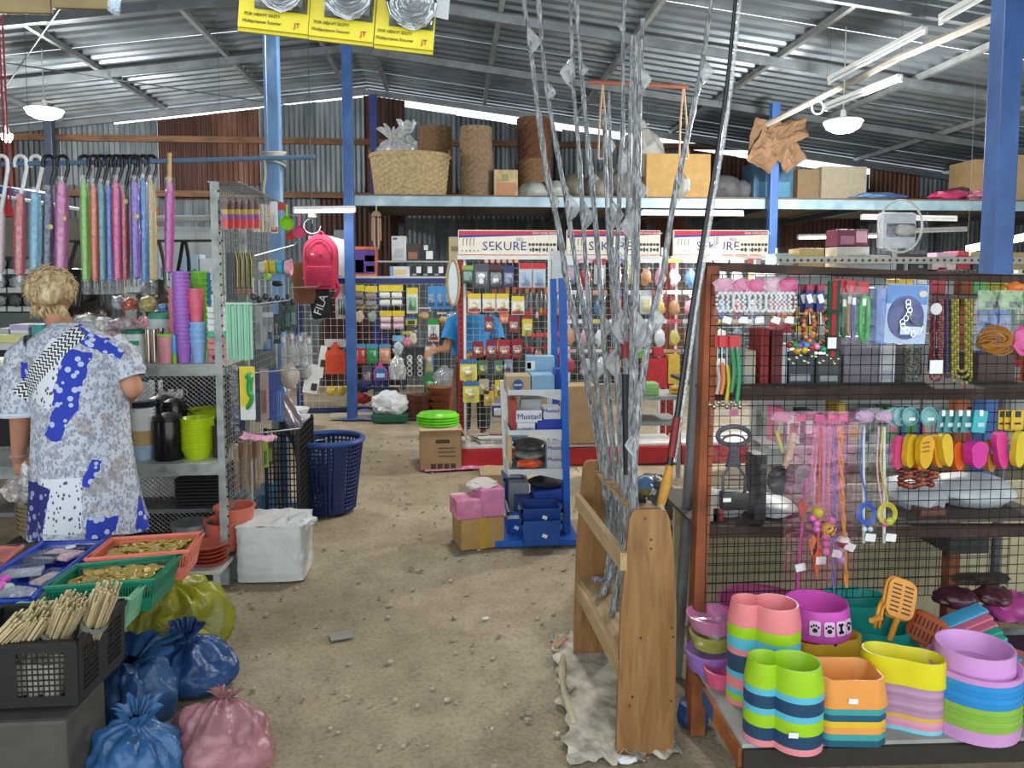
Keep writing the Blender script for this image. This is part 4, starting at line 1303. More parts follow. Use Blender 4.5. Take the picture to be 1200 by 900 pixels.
b4=tb('hook_box',641,661,536,554,.16,'#c9cccf','lower lettered grey box on the third tray')
TEXT('Mustad',b4,P(651,538.5,YS+.026),.034,NAVY)
b5=tb('hook_box',641,661,522,535,.16,'#c9cccf','upper lettered grey box on the third tray',z=P(650,535.5,YS+.03).z)
TEXT('Mustad',b5,P(651,525,YS+.026),.034,NAVY)
q=P(621,546,YS+.1)
for i,(dz,hc,lb) in enumerate(((0,'#5e625f','dark crinkled pouch lying on the third tray'),(.05,'#7f837f','grey pouch stacked on the dark pouch'),(.1,'#4a4d4b','top black pouch of the pile on the third tray'))):
    tag(crumple(MB(),Vector((q.x,YS+.17,tz(554)+.035+dz)),(.105,.14,.034),i+60,.2,1.6,3).build('lure_pouch',M(hc,.3,0,.2,20,.8,40),None,True),lb,'pouch')
tag(crumple(MB(),Vector((P(622,548,YS).x,YS+.06,tz(554)+.04)),(.075,.05,.032),66,.3,2,3).build('orange_pouch',M('#e2613c',.35,0,.1),None,True),'orange packet in clear wrap at the front of the third tray','pouch')
tb('reel_box',595,600,512,554,.2,'#c9b48a','thin tan box end on the third tray',dY=.1)
tb('reel_box',597,620,567,606,.2,'#8a9096','grey box standing on the lowest tray',dY=.14)
b6=tb('blue_box',604,626,585,606,.14,'#1b3f8a','navy box with white label on the lowest tray',patch=[(.15,.95,.05,.6,'#d9dde6')])
tb('blue_box',626,663,578,606,.25,'#1a3fa0','wide navy box beside the labelled one, lowest tray',patch=[(.1,.25,.12,.25,'#e6e6e6'),(.84,.92,.3,.5,'#c98a7a')])
tag(crumple(MB(),Vector((P(644,570,YS).x,YS+.2,P(644,577,YS+.05).z+.03)),(.11,.1,.03),71,.2,1.5,3).build('black_cloth',M('#2a2b2e',.8),None,True),'dark folded cloth on the wide navy box','cloth')
# bins at the foot
def bin_(x0,x1,y0,y1,dep,hc,label,Y,mat=None):
    a,b=P(x0,y1,Y),P(x1,y0,Y)
    W,H=b.x-a.x,b.z-max(0,a.z)
    c=Vector(((a.x+b.x)/2,Y+dep/2,max(0.001,a.z)))
    t=T('plastic_bin',c,label,'bin')
    m=MB()
    th=.006
    for(sx,sy,sw,sd) in((0,-1,W,th),(0,1,W,th),(-1,0,th,dep),(1,0,th,dep)):
        vs_=[]
        cx,cy=c.x+sx*W/2,c.y+sy*dep/2
        cxb,cyb=c.x+sx*W*.45,c.y+sy*dep*.45
        hw,hd_=sw/2,sd/2
        hwb,hdb=(sw*.9/2 if sy else sw/2),(sd*.9/2 if sx else sd/2)
        vs_=[(cxb-hwb,cyb-hdb,c.z),(cxb+hwb,cyb-hdb,c.z),(cxb+hwb,cyb+hdb,c.z),(cxb-hwb,cyb+hdb,c.z),(cx-hw,cy-hd_,c.z+H),(cx+hw,cy-hd_,c.z+H),(cx+hw,cy+hd_,c.z+H),(cx-hw,cy+hd_,c.z+H)]
        m.add(vs_,[[3,2,1,0],[4,5,6,7],[0,1,5,4],[1,2,6,5],[2,3,7,6],[3,0,4,7]])
    m.box(c+Vector((0,0,th/2)),(W*.9,dep*.9,th))
    m.build('body',mat or M(hc,.35),t)
    m=MB()
    z=c.z+H-.008
    for sy in(-1,1):m.box((c.x,c.y+sy*(dep/2+.006),z),(W+.024,.012,.018))
    for sx in(-1,1):m.box((c.x+sx*(W/2+.006),c.y,z),(.012,dep+.024,.018))
    m.build('rim',mat or M(hc,.35),t)
    MB().box((c.x+W*.08,c.y-dep*.487,c.z+H*.4),(.03,.004,.02),R=Matrix.Rotation(.4,3,'Y')).build('price_sticker',WHITE,t)
    return t
bin_(613,657,610,641,.22,'#1c4f9c','mid-blue open bin on the ground before the blue stand',4.38)
bin_(613,657,596,614,.2,'#173f86','darker blue bin nested in the mid-blue one',4.4)
bin_(596,612,600,636,.3,'#1a58b8','blue bin behind, beside the pink carton',4.6)
bin_(592,612,560,600,.2,'#16408e','dark blue bin at the end of the lowest tray',4.85)
MB().box((pb.x-.2,YS+.1,.02),(.5,.5,.035)).build('base_panel',BB,st)
# pole + white sheet behind the stand
q=P(649,345,5.2)
t=T('white_placard',Vector((q.x,5.2,0)),'white placard on a pole behind the blue stand','placard')
MB().tube([Vector((q.x-.03,5.2,0)),P(644,291,5.2)],.012,8).build('pole',WHITE,t)
MB().box(P(656,318,5.2),(.1,.012,.28)).build('board',M('#d3d7d8',.4),t)
# ================= cartons on the aisle floor =================
def fcart(x0,x1,y0,y1,dep,mat,label,rz=0,**k):
    Y=G((x0+x1)/2,y1).y
    return carton('carton',x0,x1,y0,y1,Y,dep,mat,label,'carton',zb=0.0,rz=rz,**k)
t=fcart(492,541,503,551,.34,CARD,'brown carton with open flaps standing before the red rack',rz=.05,open_=True)
c=ORI[t.name]
W=S(c.y,49); H=S(c.y,48)
for(u,a) in((-.0,.0),):
    MB().box(c+Vector((0,.06,H+.01)),(W,.16,.006),R=Matrix.Rotation(.12,3,'X')).build('flap',M('#cbb48f',.85),t)
    MB().box(c+Vector((0,.27,H+.02)),(W*.96,.13,.006),R=Matrix.Rotation(-.2,3,'X')).build('flap',M('#c4ab84',.85),t)
    MB().box(c+Vector((W*.56,.17,H*.88)),(.006,.32,.14),R=Matrix.Rotation(-.5,3,'Y')).build('flap',CARD,t)
m=MB()
for k in range(4):
    m.box(c+Vector((-W*.18+k*W*.16,-.002,H*.1)),(W*.12,.002,W*.12))
m.box(c+Vector((W*.05,-.002,H*.72)),(W*.34,.002,.03));
for k in range(3):m.box(c+Vector((.05,-.002,H*(.55-.1*k))),(W*.4,.002,.006))
m.build('printed_marks',M('#4a3826',.7),t)
# bright green basins stacked on the carton
q=Vector((P(513,490,c.y+.1).x,c.y+.17,H+.02))
for k in range(4):
    tag(MB().lathe(q+Vector((0,0,.024*k)),[(.155,.006),(.165,.012),(.185,.0),(.185,.008),(.172,.016),(.155,.034),(.12,.038),(.001,.038)],28,1.0,.8).build('green_basin',M('#6fd028',.35),None,True),'lime green plastic basin on the open carton, '+ORD[3-k],'basin','lime basins')
t=fcart(540,592,606,643,.24,CARD2,'yellow-tan taped carton under the pink boxes',tape='#c29a3a')
t.rotation_euler=(0,0,.22)
c2=ORI[t.name]
H2=S(c2.y,37)
PINK=ramp_mat('pink_print',[(.35,'#c86a94'),(.55,'#d98cae'),(.7,'#e6d8d6')],'NOISE',9,3,(1,1,1),.6)
pb_=carton('pink_box',535,566,584,606,c2.y-.01,.2,PINK,'pink and cream printed box, open, on the taped carton','box',zb=H2+.001,rz=.22)
pb2=carton('pink_box',563,592,573,605,c2.y+.03,.2,M('#d884b0',.6,0,.1),'taller plain pink box on the taped carton','box',zb=H2+.001,rz=.22)
tag(crumple(MB(),ORI[pb2.name]+Vector((-.06,.12,S(c2.y,34))),(.09,.09,.03),13,.3,2,3).build('torn_wrapping',M('#d8cfc8',.7),None,True),'torn cream wrapping paper on the pink boxes','paper')
fcart(563,592,556,574,.3,M('#a08a66',.85),'flattened brown carton leaning by the blue bins')
q=G(598,560); tag(MB().box((q.x-.05,5.35,.01),(.3,.03,.015)).build('bamboo_stick',M('#8a6a40',.7),None),'short bamboo stick across the flattened carton','stick')
# pink litter sheet by the carton
m=MB()
q0=G(550,548)
m.grid(lambda u,v:q0+Vector(((u-.5)*.75,(v-.5)*.28+.1*u,.008+.012*abs(nz((u*7,v*5,2))))),14,6)
tag(m.build('pink_plastic_sheet',PINK,None,True,solid=.001),'torn pink plastic sheet on the floor before the red rack','plastic sheet')
m=MB(); q0=G(455,489)
m.grid(lambda u,v:q0+Vector(((u-.5)*.85,(v-.3)*.7,.008+.05*abs(nz((u*4,v*3,5))))),12,8)
tag(m.build('lilac_sheet',M('#8287ad',.7,0,.1),None,True,solid=.002),'lilac plastic sheet spread on the floor by the green tray','plastic sheet')
m=MB(); q0=G(420,489)
m.box(q0+Vector((-.05,0,.02)),(.55,.3,.03),R=rotz(.1)); tag(m.build('flat_cardboard',M('#b8b0a0',.8),None),'flattened pale cardboard on the floor at the blue post','cardboard')
# green tray with white bag
q=G(456,497)
t=T('green_tray',q,'dark green tray on the lilac sheet holding a white sack','tray')
MB().box(q+Vector((0,.2,.045)),(.42,.3,.09),bev=.012,taper=.9).build('tray_body',M('#1e5a44',.5),t)
tag(crumple(MB(),q+Vector((0,.2,.2)),(.2,.14,.13),19,.3,2.2,4).build('white_sack',M('#d6dade',.45,0,.06,9,.8,25),None,True),'crumpled white plastic sack on the dark green tray','sack')
q=G(446,480);
carton('black_tv',438,466,455,487,9.1,.2,BLACK,'small black appliance behind the white sack','appliance',zb=0.0,patch=[(.06,.94,.72,.95,'#5a6468')])
# clay bowls
for i,(px,n_,hc,r_) in enumerate(((484,3,'#7a5144',.14),(494,3,'#8a5c48',.15),(518,4,'#a8684a',.19))):
    q=G(px,490-i);
    for k in range(n_):
        tag(MB().lathe((q.x,q.y,.085*k),[(.001,0),(r_*.6,0),(r_,.1),(r_*1.04,.105),(r_*.9,.1),(r_*.55,.012),(.001,.012)],24).build('clay_bowl',M(hc,.75,0,.1),None,True),['dark brown clay bowl beside the green tray, ','brown clay bowl in the middle stack, ','wide terracotta bowl before the red rack, '][i]+ORD[n_-1-k],'bowl','clay bowls on the floor')
# clear bag behind bowls
tag(crumple(MB(),Vector((P(522,460,9.0).x,9.0,.48)),(.14,.1,.12),91,.3,2,3).build('clear_bag',CLEAR(.5,'#cfd6da'),None,True),'clear plastic bag above the terracotta bowls','bag')
# tall clay jar
q=G(534,500); tag(MB().lathe(q+Vector((.05,.3,0)),[(.001,0),(.12,0),(.13,.1),(.1,.35),(.075,.55),(.06,.62),(.001,.63)],20).build('clay_jar',M('#8a5a44',.7,0,.1),None,True),'tall brown clay jar just behind the red upright','jar')
# ================= blue waste basket with wrapped umbrellas =================
q=G(382,606)
q=Vector((q.x,q.y+.16,0))
t=T('laundry_basket',q,'navy blue perforated plastic basket standing in the aisle','basket')
NB=M('#1c3060',.35,0,.05)
r0,r1,hB=.165,.225,.5
m=MB()
n=44; rows=16
def rr(z):return r0+(r1-r0)*z/hB
for k in range(n):
    a=2*pi*k/n
    solid=(k%11) in(0,1)
    m.tube([q+Vector((rr(z)*cos(a),rr(z)*sin(a),z)) for z in(.02,hB)],.012 if solid else .006,4)
for j in range(rows+1):
    z=.04+(hB-.06)*j/rows
    m.tube([q+Vector((rr(z)*cos(2*pi*k/32),rr(z)*sin(2*pi*k/32),z)) for k in range(32)],.006,4,closed=True)
m.build('lattice_wall',NB,t)
for k in range(4):
    a=2*pi*k/4+.5
    m=MB()
    m.grid(lambda u,v:q+Vector(((rr(v*hB)+.006)*cos(a+(u-.5)*.38),(rr(v*hB)+.006)*sin(a+(u-.5)*.38),.02+v*(hB-.03))),4,2)
    m.build('solid_panel',NB,t,solid=.006)
MB().lathe(q,[(.001,.01),(r0,.01),(r0+.005,.05),(r0-.004,.05),(r0-.004,.018),(.001,.018)],32).build('base',NB,t,True)
MB().tube([q+Vector((.232*cos(2*pi*k/40),.232*sin(2*pi*k/40),hB)) for k in range(40)],.02,8,closed=True).build('rim',M('#2f4c8c',.35),t,True)
for i,(dx,dy,dz,hc,lb) in enumerate(((-.42,.0,.88,'#3a2a2c','brown-black umbrella in clear wrap leaning in the navy basket'),(-.33,.07,.8,'#4a2734','maroon umbrella in clear wrap leaning in the navy basket'),(-.3,-.06,.7,'#2f2640','purple-black umbrella leaning in the navy basket'))):
    a=q+Vector((.1-.02*i,.06-.06*i,.03)); b=q+Vector((dx,dy,dz))
    t2=T('wrapped_umbrella',a,lb,'umbrella')
    MB().tube([a,a.lerp(b,.15),a.lerp(b,.6),a.lerp(b,.95),b],[.012,.036,.05,.045,.016],10).build('canopy',M(hc,.6),t2,True)
    MB().tube([a.lerp(b,.1),a.lerp(b,.62),a.lerp(b,1.04)],[.046,.06,.062],10,cap=False).build('clear_sleeve',CRINK(.25),t2,True)
tag(crumple(MB(),q+Vector((-.06,-.04,.06)),(.05,.05,.03),8,.3).build('yellow_packet',M('#b8b03a',.5),None,True),'yellow packet at the bottom of the navy basket','packet')
# white basins behind the basket
for i,(px,py,r_) in enumerate(((345,494,.15),(352,505,.14))):
    q2=G(px,py+6)
    tag(MB().lathe(q2+Vector((0,0,.0)),[(.001,.1),(r_*.7,.1),(r_,.2),(r_*1.1,.205),(r_*1.1,.195),(r_*.7,.08),(.001,.08)],24).build('white_basin',M('#dfe2e2',.3),None,True),['white enamel basin on a stand behind the navy basket','white basin just behind the navy basket'][i],'basin')
    tag(MB().lathe(q2,[(.001,0),(.1,0),(.09,.08),(.001,.08)],16).build('basin_stand',M('#4a4844',.7),None),['dark base under the further white basin','dark base under the white basin by the navy basket'][i],'stand')
# ================= left shelf unit =================
LP=G(265,684)
XS,YF=LP.x,LP.y  # front corner post
su=T('shelf_unit',Vector((XS-1,YF+.3,0)),'grey metal shelf unit of kitchenware with a wire side panel','shelf')
GP=ramp_mat('chipped_grey_paint',[(.3,'#777d7a'),(.5,'#9aa09c'),(.7,'#b0b5b0')],'NOISE',12,5,(1,1,1),.55,.2)
ztop=P(256,213,YF).z
YE=YF+1.2
for(x,y,h_) in((XS,YF,ztop),(XS,YE,1.2),(XS-2.2,YF,ztop),(XS-2.2,YF+.5,ztop),(XS,YF+.5,1.9)):
    MB().box((x,y,h_/2),(.035,.035,h_)).build('upright',GP,su)
m=MB()
for k in range(38):m.tube([(XS+.018,YF-.006,.1+k*.052),(XS+.024,YF-.006,.1+k*.052)],.006,6)
tag(m.build('post_holes',M('#2c2f2d',.6),su),kind='stuff')
Z1,Z2,Z3=P(240,427,YF).z,P(240,543,YF).z,.32
MB().box((XS-1.1,YF+.4,Z3-.012),(2.2,.22,.024)).build('shelf_board',M('#6f7472',.5,.1,.12,6),su)
for z in(Z1,Z2):
    MB().box((XS-1.1,YF+.25,z-.012),(2.2,.52,.024)).build('shelf_board',M('#c3c6c0',.5,.1,.12,6),su)
    MB().box((XS-1.1,YF-.012,z-.03),(2.2,.012,.055)).build('shelf_lip',GP,su)
# expanded metal back
m=MB()
nx,nz_=34,40
for i in range(-nz_,nx):
    pass
def expanded(m,O,X,Z,w_,h_,cw,chh,r):
    O=Vector(O); X=Vector(X); Z=Vector(Z)
    nx_,nz2=int(w_/cw),int(h_/chh)
    for j in range(nz2+1):
        pts=[O+X*(cw*.5*i)+Z*(chh*(j+(.5 if i%2 else 0))) for i in range(nx_*2+1)]
        m.tube(pts,r,3,cap=False)
        pts=[O+X*(cw*.5*i)+Z*(chh*(j+(-.5 if i%2 else 0))) for i in range(nx_*2+1)]
        if j:m.tube(pts,r,3,cap=False)
expanded(m,(XS-1.25,YF+.52,.12),(1,0,0),(0,0,1),1.24,1.0,.03,.026,.0022)
m.build('expanded_mesh',M('#9a9d9a',.5,.3,0),su)
m=MB()
meshgrid(m,(XS,YF+.02,.12),(0,1,0),(0,0,1),1.16,ztop-.14,26,46,.0025)
m.build('side_grid',M('#8d918e',.4,.5,0),su)
m=MB()
for k in range(15):
    y=YF+.02+k*.075
    m.tube([(XS-.03,y,ztop),(XS+.12,y,ztop-.0)],.003,4)
m.tube([(XS+.12,YF,ztop),(XS+.12,YE,ztop)],.004,5); m.tube([(XS-.03,YF,ztop),(XS-.03,YE,ztop)],.004,5)
m.build('top_rack',STEEL,su)
def yside(px):return YF+.03+(px-265)/66*.95
ORD2=['nearest the grey post','second from the grey post','third from the grey post','fourth from the grey post','fifth from the grey post','sixth from the grey post','seventh from the grey post','eighth from the grey post','farthest from the grey post']
# ---- cups on the top shelf ----
def cup(q,r,h,mat,lip=.12):
    return MB().lathe(q,[(.001,0),(r*.74,0),(r*.8,h*(1-lip)),(r,h*(1-lip*.9)),(r,h),(r*.93,h),(r*.7,.006),(.001,.006)],22).build('plastic_cup',mat,None,True)
def cups(px,w_,y0,n,Y,hc,lab,z=None,hcup=None):
    z=Z1 if z is None else z
    q=P(px,420,Y); r=S(Y,w_)/2
    H=P(px,y0,Y).z-z
    hcup=hcup or r*2.1
    step=(H-hcup)/max(1,n-1)
    mat=M(hc,.35,0,.04)
    base=None
    for k in range(n):
        loc=Vector((q.x+random.uniform(-.002,.002),Y,z+step*k))
        if base is None:
            o=base=cup(loc,r,hcup,mat)
        else:
            o=base.copy(); COL.objects.link(o); o.location=loc
        tag(o,lab+', '+(ORD[n-1-k] if n-1-k<12 else '%s from the shelf'%['first','second','third','fourth','fifth','sixth','seventh'][k])+' in its stack','cup',lab.split(' cup ')[0]+' cups')
cups(215,20,318,19,YF+.1,'#a96cc8','violet plastic cup beside the coral cups')
cups(233,19,377,4,YF+.1,'#8fb8e8','pale blue plastic cup beside the violet cups',hcup=.12)
cups(232,17,338,10,YF+.1,'#e0647a','coral pink cup on the blue cups',z=P(232,377,YF+.1).z)
cups(205,12,337,9,YF+.2,'#e58a8e','salmon cup behind the violet cups')
cups(236,18,318,14,YF+.28,'#7fce35','lime green cup behind the coral cups')
cups(245,10,320,12,YF+.4,'#3f9ed0','sky blue cup behind the lime cups')
# food boxes stack
zc=Z1
for k,(hc,nm,h_) in enumerate((('#e58a92','pink',8.5),('#e58a92','pink',7),('#ea9aa0','pink',7),('#e58a92','pink',7),('#58c0a4','mint',7),('#eef0f0','white',8),('#eef0f0','white',7),('#e6eaea','white',7),('#eef0f0','white',7),('#eef0f0','white',6),('#eef0f0','white',8))):
    a=P(253+(2 if k>8 else 0),400,YF+.07); H=S(YF,h_)-.001
    W=S(YF,19 if k<9 else 12)
    t=T('lunch_box',Vector((a.x,YF+.12,zc)),'small %s food box, %s in the stack by the post'%(nm,ORD[10-k]),'box','food boxes')
    MB().box((a.x,YF+.12,zc+H*.4),(W*.94,.1,H*.78),bev=.005).build('body',M(hc,.35),t,True)
    MB().box((a.x,YF+.12,zc+H*.87),(W,.106,H*.26),bev=.003).build('lid',M(hc,.3),t,True)
    zc+=H+.001
MB().prism(ell(.012,.012,12),.003,P(251,419,YF+.066)).build('round_sticker',M('#444444',.5),bpy.data.objects['lunch_box'])
# tub, tumblers
q=Vector((P(160,420,YF+.14).x,YF+.14,Z1))
t=T('white_tub',q,'white tub with green lid and green label on the shelf','tub')
MB().lathe(q,[(.001,0),(.05,0),(.056,.15),(.001,.15)],24).build('body',M('#dfe4e4',.35),t,True)
MB().lathe(q+Vector((0,0,.151)),[(.001,0),(.06,0),(.06,.015),(.05,.022),(.001,.022)],24).build('lid',M('#1c7a5c',.4),t,True)
MB().box(q+Vector((.012,-.056,.105)),(.05,.004,.022)).build('label_print',M('#2a9a5a',.5),t)
q=Vector((P(189,400,YF+.34).x,YF+.34,Z1))
t=T('clear_tub',q,'milky tub with green lid behind the steel tumblers','tub')
MB().lathe(q,[(.001,0),(.058,0),(.062,.22),(.001,.22)],24).build('body',M('#cdd6d8',.3),t,True)
MB().lathe(q+Vector((0,0,.221)),[(.001,0),(.066,0),(.066,.012),(.055,.03),(.001,.03)],24).build('lid',M('#4a9a80',.4),t,True)
for i,px in enumerate((174,181,188)):
    q=Vector((P(px,420,YF+.08+.08*(i==2)).x,YF+.08+.1*(i==2),Z1))
    tag(MB().lathe(q,[(.001,0),(.014,0),(.017,.175),(.0155,.176),(.012,.01),(.001,.01)],18).build('steel_tumbler',M('#b8a99c',.18,1,0),None,True),['slim steel tumbler beside the white tub','slim steel tumbler in the middle of three','slim steel tumbler behind the pink beaker'][i],'tumbler')
q=Vector((P(195,420,YF+.06).x,YF+.06,Z1))
t=T('pink_beaker',q,'pink beaker with a lime green lid on the shelf','beaker')
MB().lathe(q,[(.001,0),(.03,0),(.039,.14),(.001,.14)],22).build('body',M('#e0949a',.35),t,True)
MB().lathe(q+Vector((0,0,.141)),[(.001,0),(.042,0),(.042,.012),(.001,.014)],22).build('lid',M('#8fce2a',.35),t,True)
q=Vector((P(205.5,420,YF+.06).x,YF+.05,Z1))
t=T('small_bottle',q,'small green and blue bottle beside the violet cups','bottle')
MB().lathe(q,[(.001,0),(.011,0),(.011,.05),(.001,.05)],14).build('base',M('#7cc832',.35),t,True)
MB().lathe(q+Vector((0,0,.051)),[(.001,0),(.0115,0),(.0115,.09),(.008,.1),(.001,.1)],14).build('top',M('#4aa0d8',.35),t,True)
# ---- second shelf: bowls ----
def bowls(px,w_,y0,n,Y,hcs,lab,z,hb=.06,cat='bowl',n_seg=26):
    q=P(px,530,Y); r=S(Y,w_)/2
    H=P(px,y0,Y).z-z
    step=(H-hb)/max(1,n-1)
    for k in range(n):
        hc=hcs[min(len(hcs)-1,k*len(hcs)//n)]
        loc=Vector((q.x,Y,z+step*k))
        o=MB().lathe(loc,[(.001,0),(r*.72,0),(r*.93,hb*.75),(r,hb*.9),(r,hb),(r*.95,hb),(r*.68,.006),(.001,.006)],n_seg).build('plastic_bowl',M(hc,.3),None,True)
        tag(o,lab+', '+(ORD[n-1-k] if n-1-k<12 else 'low in the pile'),cat,lab)
bowls(232,37,489,12,YF+.14,['#b9d41c'],'lime yellow bowl in the tall pile on the shelf',Z2)
bowls(169,26,477,12,YF+.13,['#a9c4d8','#c9a878','#c9a878','#dfe2e0','#dfe2e0','#e4e6e4'],'pale bowl in the pile beside black canisters',Z2)
bowls(240,34,478,4,YF+.36,['#a8b820'],'olive yellow bowl behind the lime pile',Z2+.17)
bowls(258,22,497,8,YF+.16,['#4a3a30'],'dark brown dish in the pile by the post',Z2)
tag(MB().box(Vector((P(240,490,YF+.4).x,YF+.4,Z2+.085)),(.2,.14,.165),bev=.01).build('storage_case',M('#3a3835',.6),None,True),'dark case at the back of the shelf under olive bowls','case')
for i,(px,w_,y0,dY) in enumerate(((198,34,488,.12),(206,28,470,.3),(192,30,466,.34))):
    q=Vector((P(px,530,YF+dY).x,YF+dY,Z2)); r=S(YF+dY,w_)/2; H=P(px,y0,YF+dY).z-Z2
    t=T('black_canister',q,['glossy black canister beside the lime bowls','tall black canister behind the glossy one','black canister behind the pale bowls'][i],'canister')
    MB().lathe(q,[(.001,0),(r*.9,0),(r,.02),(r,H*.9),(r*.96,H*.93),(.001,H*.93)],28).build('body',M('#121214',.18),t,True)
    MB().lathe(q+Vector((0,0,H*.932)),[(.001,0),(r*.9,0),(r*.9,.02),(r*.3,.035),(.001,.035)],24).build('lid',BLACK,t,True)
q=P(173,472,YF+.2); tag(MB().lathe(Vector((q.x-.02,YF+.16,P(169,477,YF+.13).z+.004)),[(.001,0),(.075,0),(.08,.012),(.07,.025),(.001,.03)],24).build('navy_plate',M('#1b2438',.4),None,True),'navy plate lying on the pale bowl pile','plate')
tag(MB().box(Vector((P(247,485,YF+.3).x+.05,YF+.3,Z2+.26)),(.12,.1,.05),bev=.01).build('red_box',M('#7a2028',.5),None,True),'dark red box on the dark case by the post','box') if False else None
# things seen through the mesh behind the top shelf edge
for i in range(9):
    q=P(172+i*11,440,YF+.7)
    t=T('spoon_set',q-Vector((0,0,.12)),'dark blue hanging kitchen tool behind the shelf mesh, '+ORD2[i],'kitchen tool','tools behind the mesh')
    MB().tube([q,q-Vector((0,0,.12))],.01,6).build('handle',M(['#1c2a50','#22324a','#15161c'][i%3],.5),t)
    MB().prism(ell(.022,.03,12),.006,q-Vector((0,0,.145))).build('head',M('#26344f',.5),t)
carton('white_box',160,176,450,475,YF+.62,.2,WHITE,'white box behind the mesh over the pale bowls','box')
carton('white_box',184,206,461,478,YF+.62,.2,M('#dde0e0',.5),'wide white box behind the mesh over the canisters','box')
for i,(x0,x1,y0,y1) in enumerate(((158,186,556,590),(188,214,562,600),(216,246,552,572))):
    carton('white_box',x0,x1,y0,y1,YF+.62,.15,M('#d3d6d4',.5,0,.1),['white box behind the mesh, low beside the woman','white box behind the mesh, low in the middle','white box behind the mesh over the black trays'][i],'box',zb=.3)
t=T('storage_rack',Vector((XS-.6,YF+.95,0)),'dark rack of cartons standing behind the mesh','rack')
MB().box((XS-.65,YF+.9,.5),(1.0,.12,1.0)).build('body',M('#2b2c2c',.7,0,.3,6),t)
MB().box((XS-.65,YF+.835,.36),(.9,.01,.2)).build('shelf_front',M('#8c918f',.6,0,.3,12),t)
# ---- low level ----
q=Vector((P(238,560,YF+.4).x,YF+.385,Z3))
for i in range(9):
    tag(MB().box(q+Vector((.0,0,.008+i*.019)),(.24,.2,.016),bev=.004).build('black_tray',M('#1c1c1d',.4),None),'black plastic tray, %s of the pile under the bowls'%ORD[8-i],'tray','black trays')
q=G(222,650); yb=YF+.12
b0=Vector((P(222,620,yb).x,yb,.19))
t=T('mauve_bucket',Vector((b0.x,yb+.02,.1)),'mauve bucket with a grey lid below the lowest shelf','bucket')
MB().lathe((b0.x,yb+.02,.1),[(.001,0),(.075,0),(.095,.17),(.001,.17)],24).build('body',M('#b3a3b4',.4),t,True)
MB().lathe((b0.x,yb+.02,.271),[(.001,0),(.105,0),(.1,.02),(.001,.03)],24).build('lid',M('#757c7c',.35),t,True)
sx=P(247,660,YF-.02).x
t=T('low_stool',Vector((sx,YF-.08,0)),'small white plastic stool below the shelf unit','stool')
MB().box((sx-.03,YF-.05,.125),(.26,.26,.02),bev=.006).build('seat',M('#c9c9c2',.5),t)
for dx in(-.13,.07):
    for dy in(-.15,.05):MB().box((sx+dx,YF+dy,.057),(.03,.03,.114)).build('leg',M('#bdbdb6',.5),t)
SAL='#d9725f'
for k in range(5):
    tag(MB().lathe((sx,YF-.06,.137+.02*k),[(.001,0),(.06,0),(.095,.018),(.1,.022),(.092,.022),(.06,.006),(.001,.006)],28).build('salmon_plate',M(SAL,.35),None,True),'salmon plastic plate on the low stool, '+ORD[4-k],'plate','salmon plates')
for k in range(2):
    bz=.2
    qb=Vector((sx+.03+.05*k,YF+.13+.02*k,.145+.07*k))
    tag(MB().lathe(qb,[(.001,0),(.08,0),(.105,.15),(.11,.15),(.11,.158),(.1,.158),(.076,.006),(.001,.006)],28).build('salmon_basin',M('#d4705e',.35),None,True),['salmon plastic tub behind the salmon plates','upper salmon tub nested over the other'][k],'tub')
tag(MB().box((sx+.05,YF+.13,.07),(.2,.2,.14),bev=.008).build('support_box',M('#5b5a56',.7),None),'grey box under the salmon tubs','box')
tag(MB().box((b0.x,yb+.02,.05),(.2,.2,.095),bev=.008).build('support_box',M('#4e4d4a',.7),None),'dark grey box under the mauve bucket','box')
carton('blue_crate',256,312,580,626,YF+.75,.3,M('#2f6f96',.45,0,.08),'teal blue crate behind the wire side panel','crate')
t=T('wire_cage',Vector((XS+.12,YE-.2,0)),'black wire cage standing behind the shelf corner','cage')
m=MB()
meshgrid(m,(XS+.04,YE-.45,.05),(1,0,0),(0,0,1),.19,.62,8,16,.004)
meshgrid(m,(XS+.23,YE-.45,.05),(0,1,0),(0,0,1),.5,.62,12,16,.004)
m.build('mesh',M('#1c1d1e',.5,.3,0),t)
for(dx,dy) in((.04,-.45),(.23,-.45),(.23,.05)):MB().box((XS+dx,YE+dy,.34),(.02,.02,.68)).build('corner_bar',M('#222324',.5),t)
# ---- goods on the wire side panel ----
def hang(name,px,py,Y,label,cat,group=None):
    return T(name,P(px,py,Y),label,cat,group),P(px,py,Y)
for i in range(6):
    px=263.5+i*7.6
    t,q=hang('paint_brush',px,268,YF+.02+.06*i,'wooden brush with red tip in clear sleeve, '+ORD2[i],'brush','red-tipped brushes')
    H=S(q.y,36); w_=S(q.y,6)
    MB().prism([(-w_/2,0),(w_/2,0),(w_/2,H*.3),(-w_/2,H*.3)],.012,q).build('red_tip',M('#d23a3a',.5),t)
    MB().prism([(-w_/2,H*.3),(w_/2,H*.3),(w_/2,H*.45),(-w_/2,H*.45)],.012,q).build('purple_band',M('#8a4a9a',.5),t)
    MB().prism([(-w_/2,H*.45),(w_/2,H*.45),(w_/2,H*.6),(-w_/2,H*.6)],.012,q).build('yellow_band',M('#c9a43a',.5),t)
    MB().prism([(-w_/2,H*.6),(w_/2,H*.6),(w_*.5,H*.75),(w_*.15,H),(-w_*.15,H),(-w_*.5,H*.75)],.012,q).build('brown_blade',M('#5c3428',.5),t)
    MB().prism(rrect(w_*1.15,H*1.1,.003),.001,q+Vector((0,-.009,H*.5))).build('clear_sleeve',CRINK(.08),t)
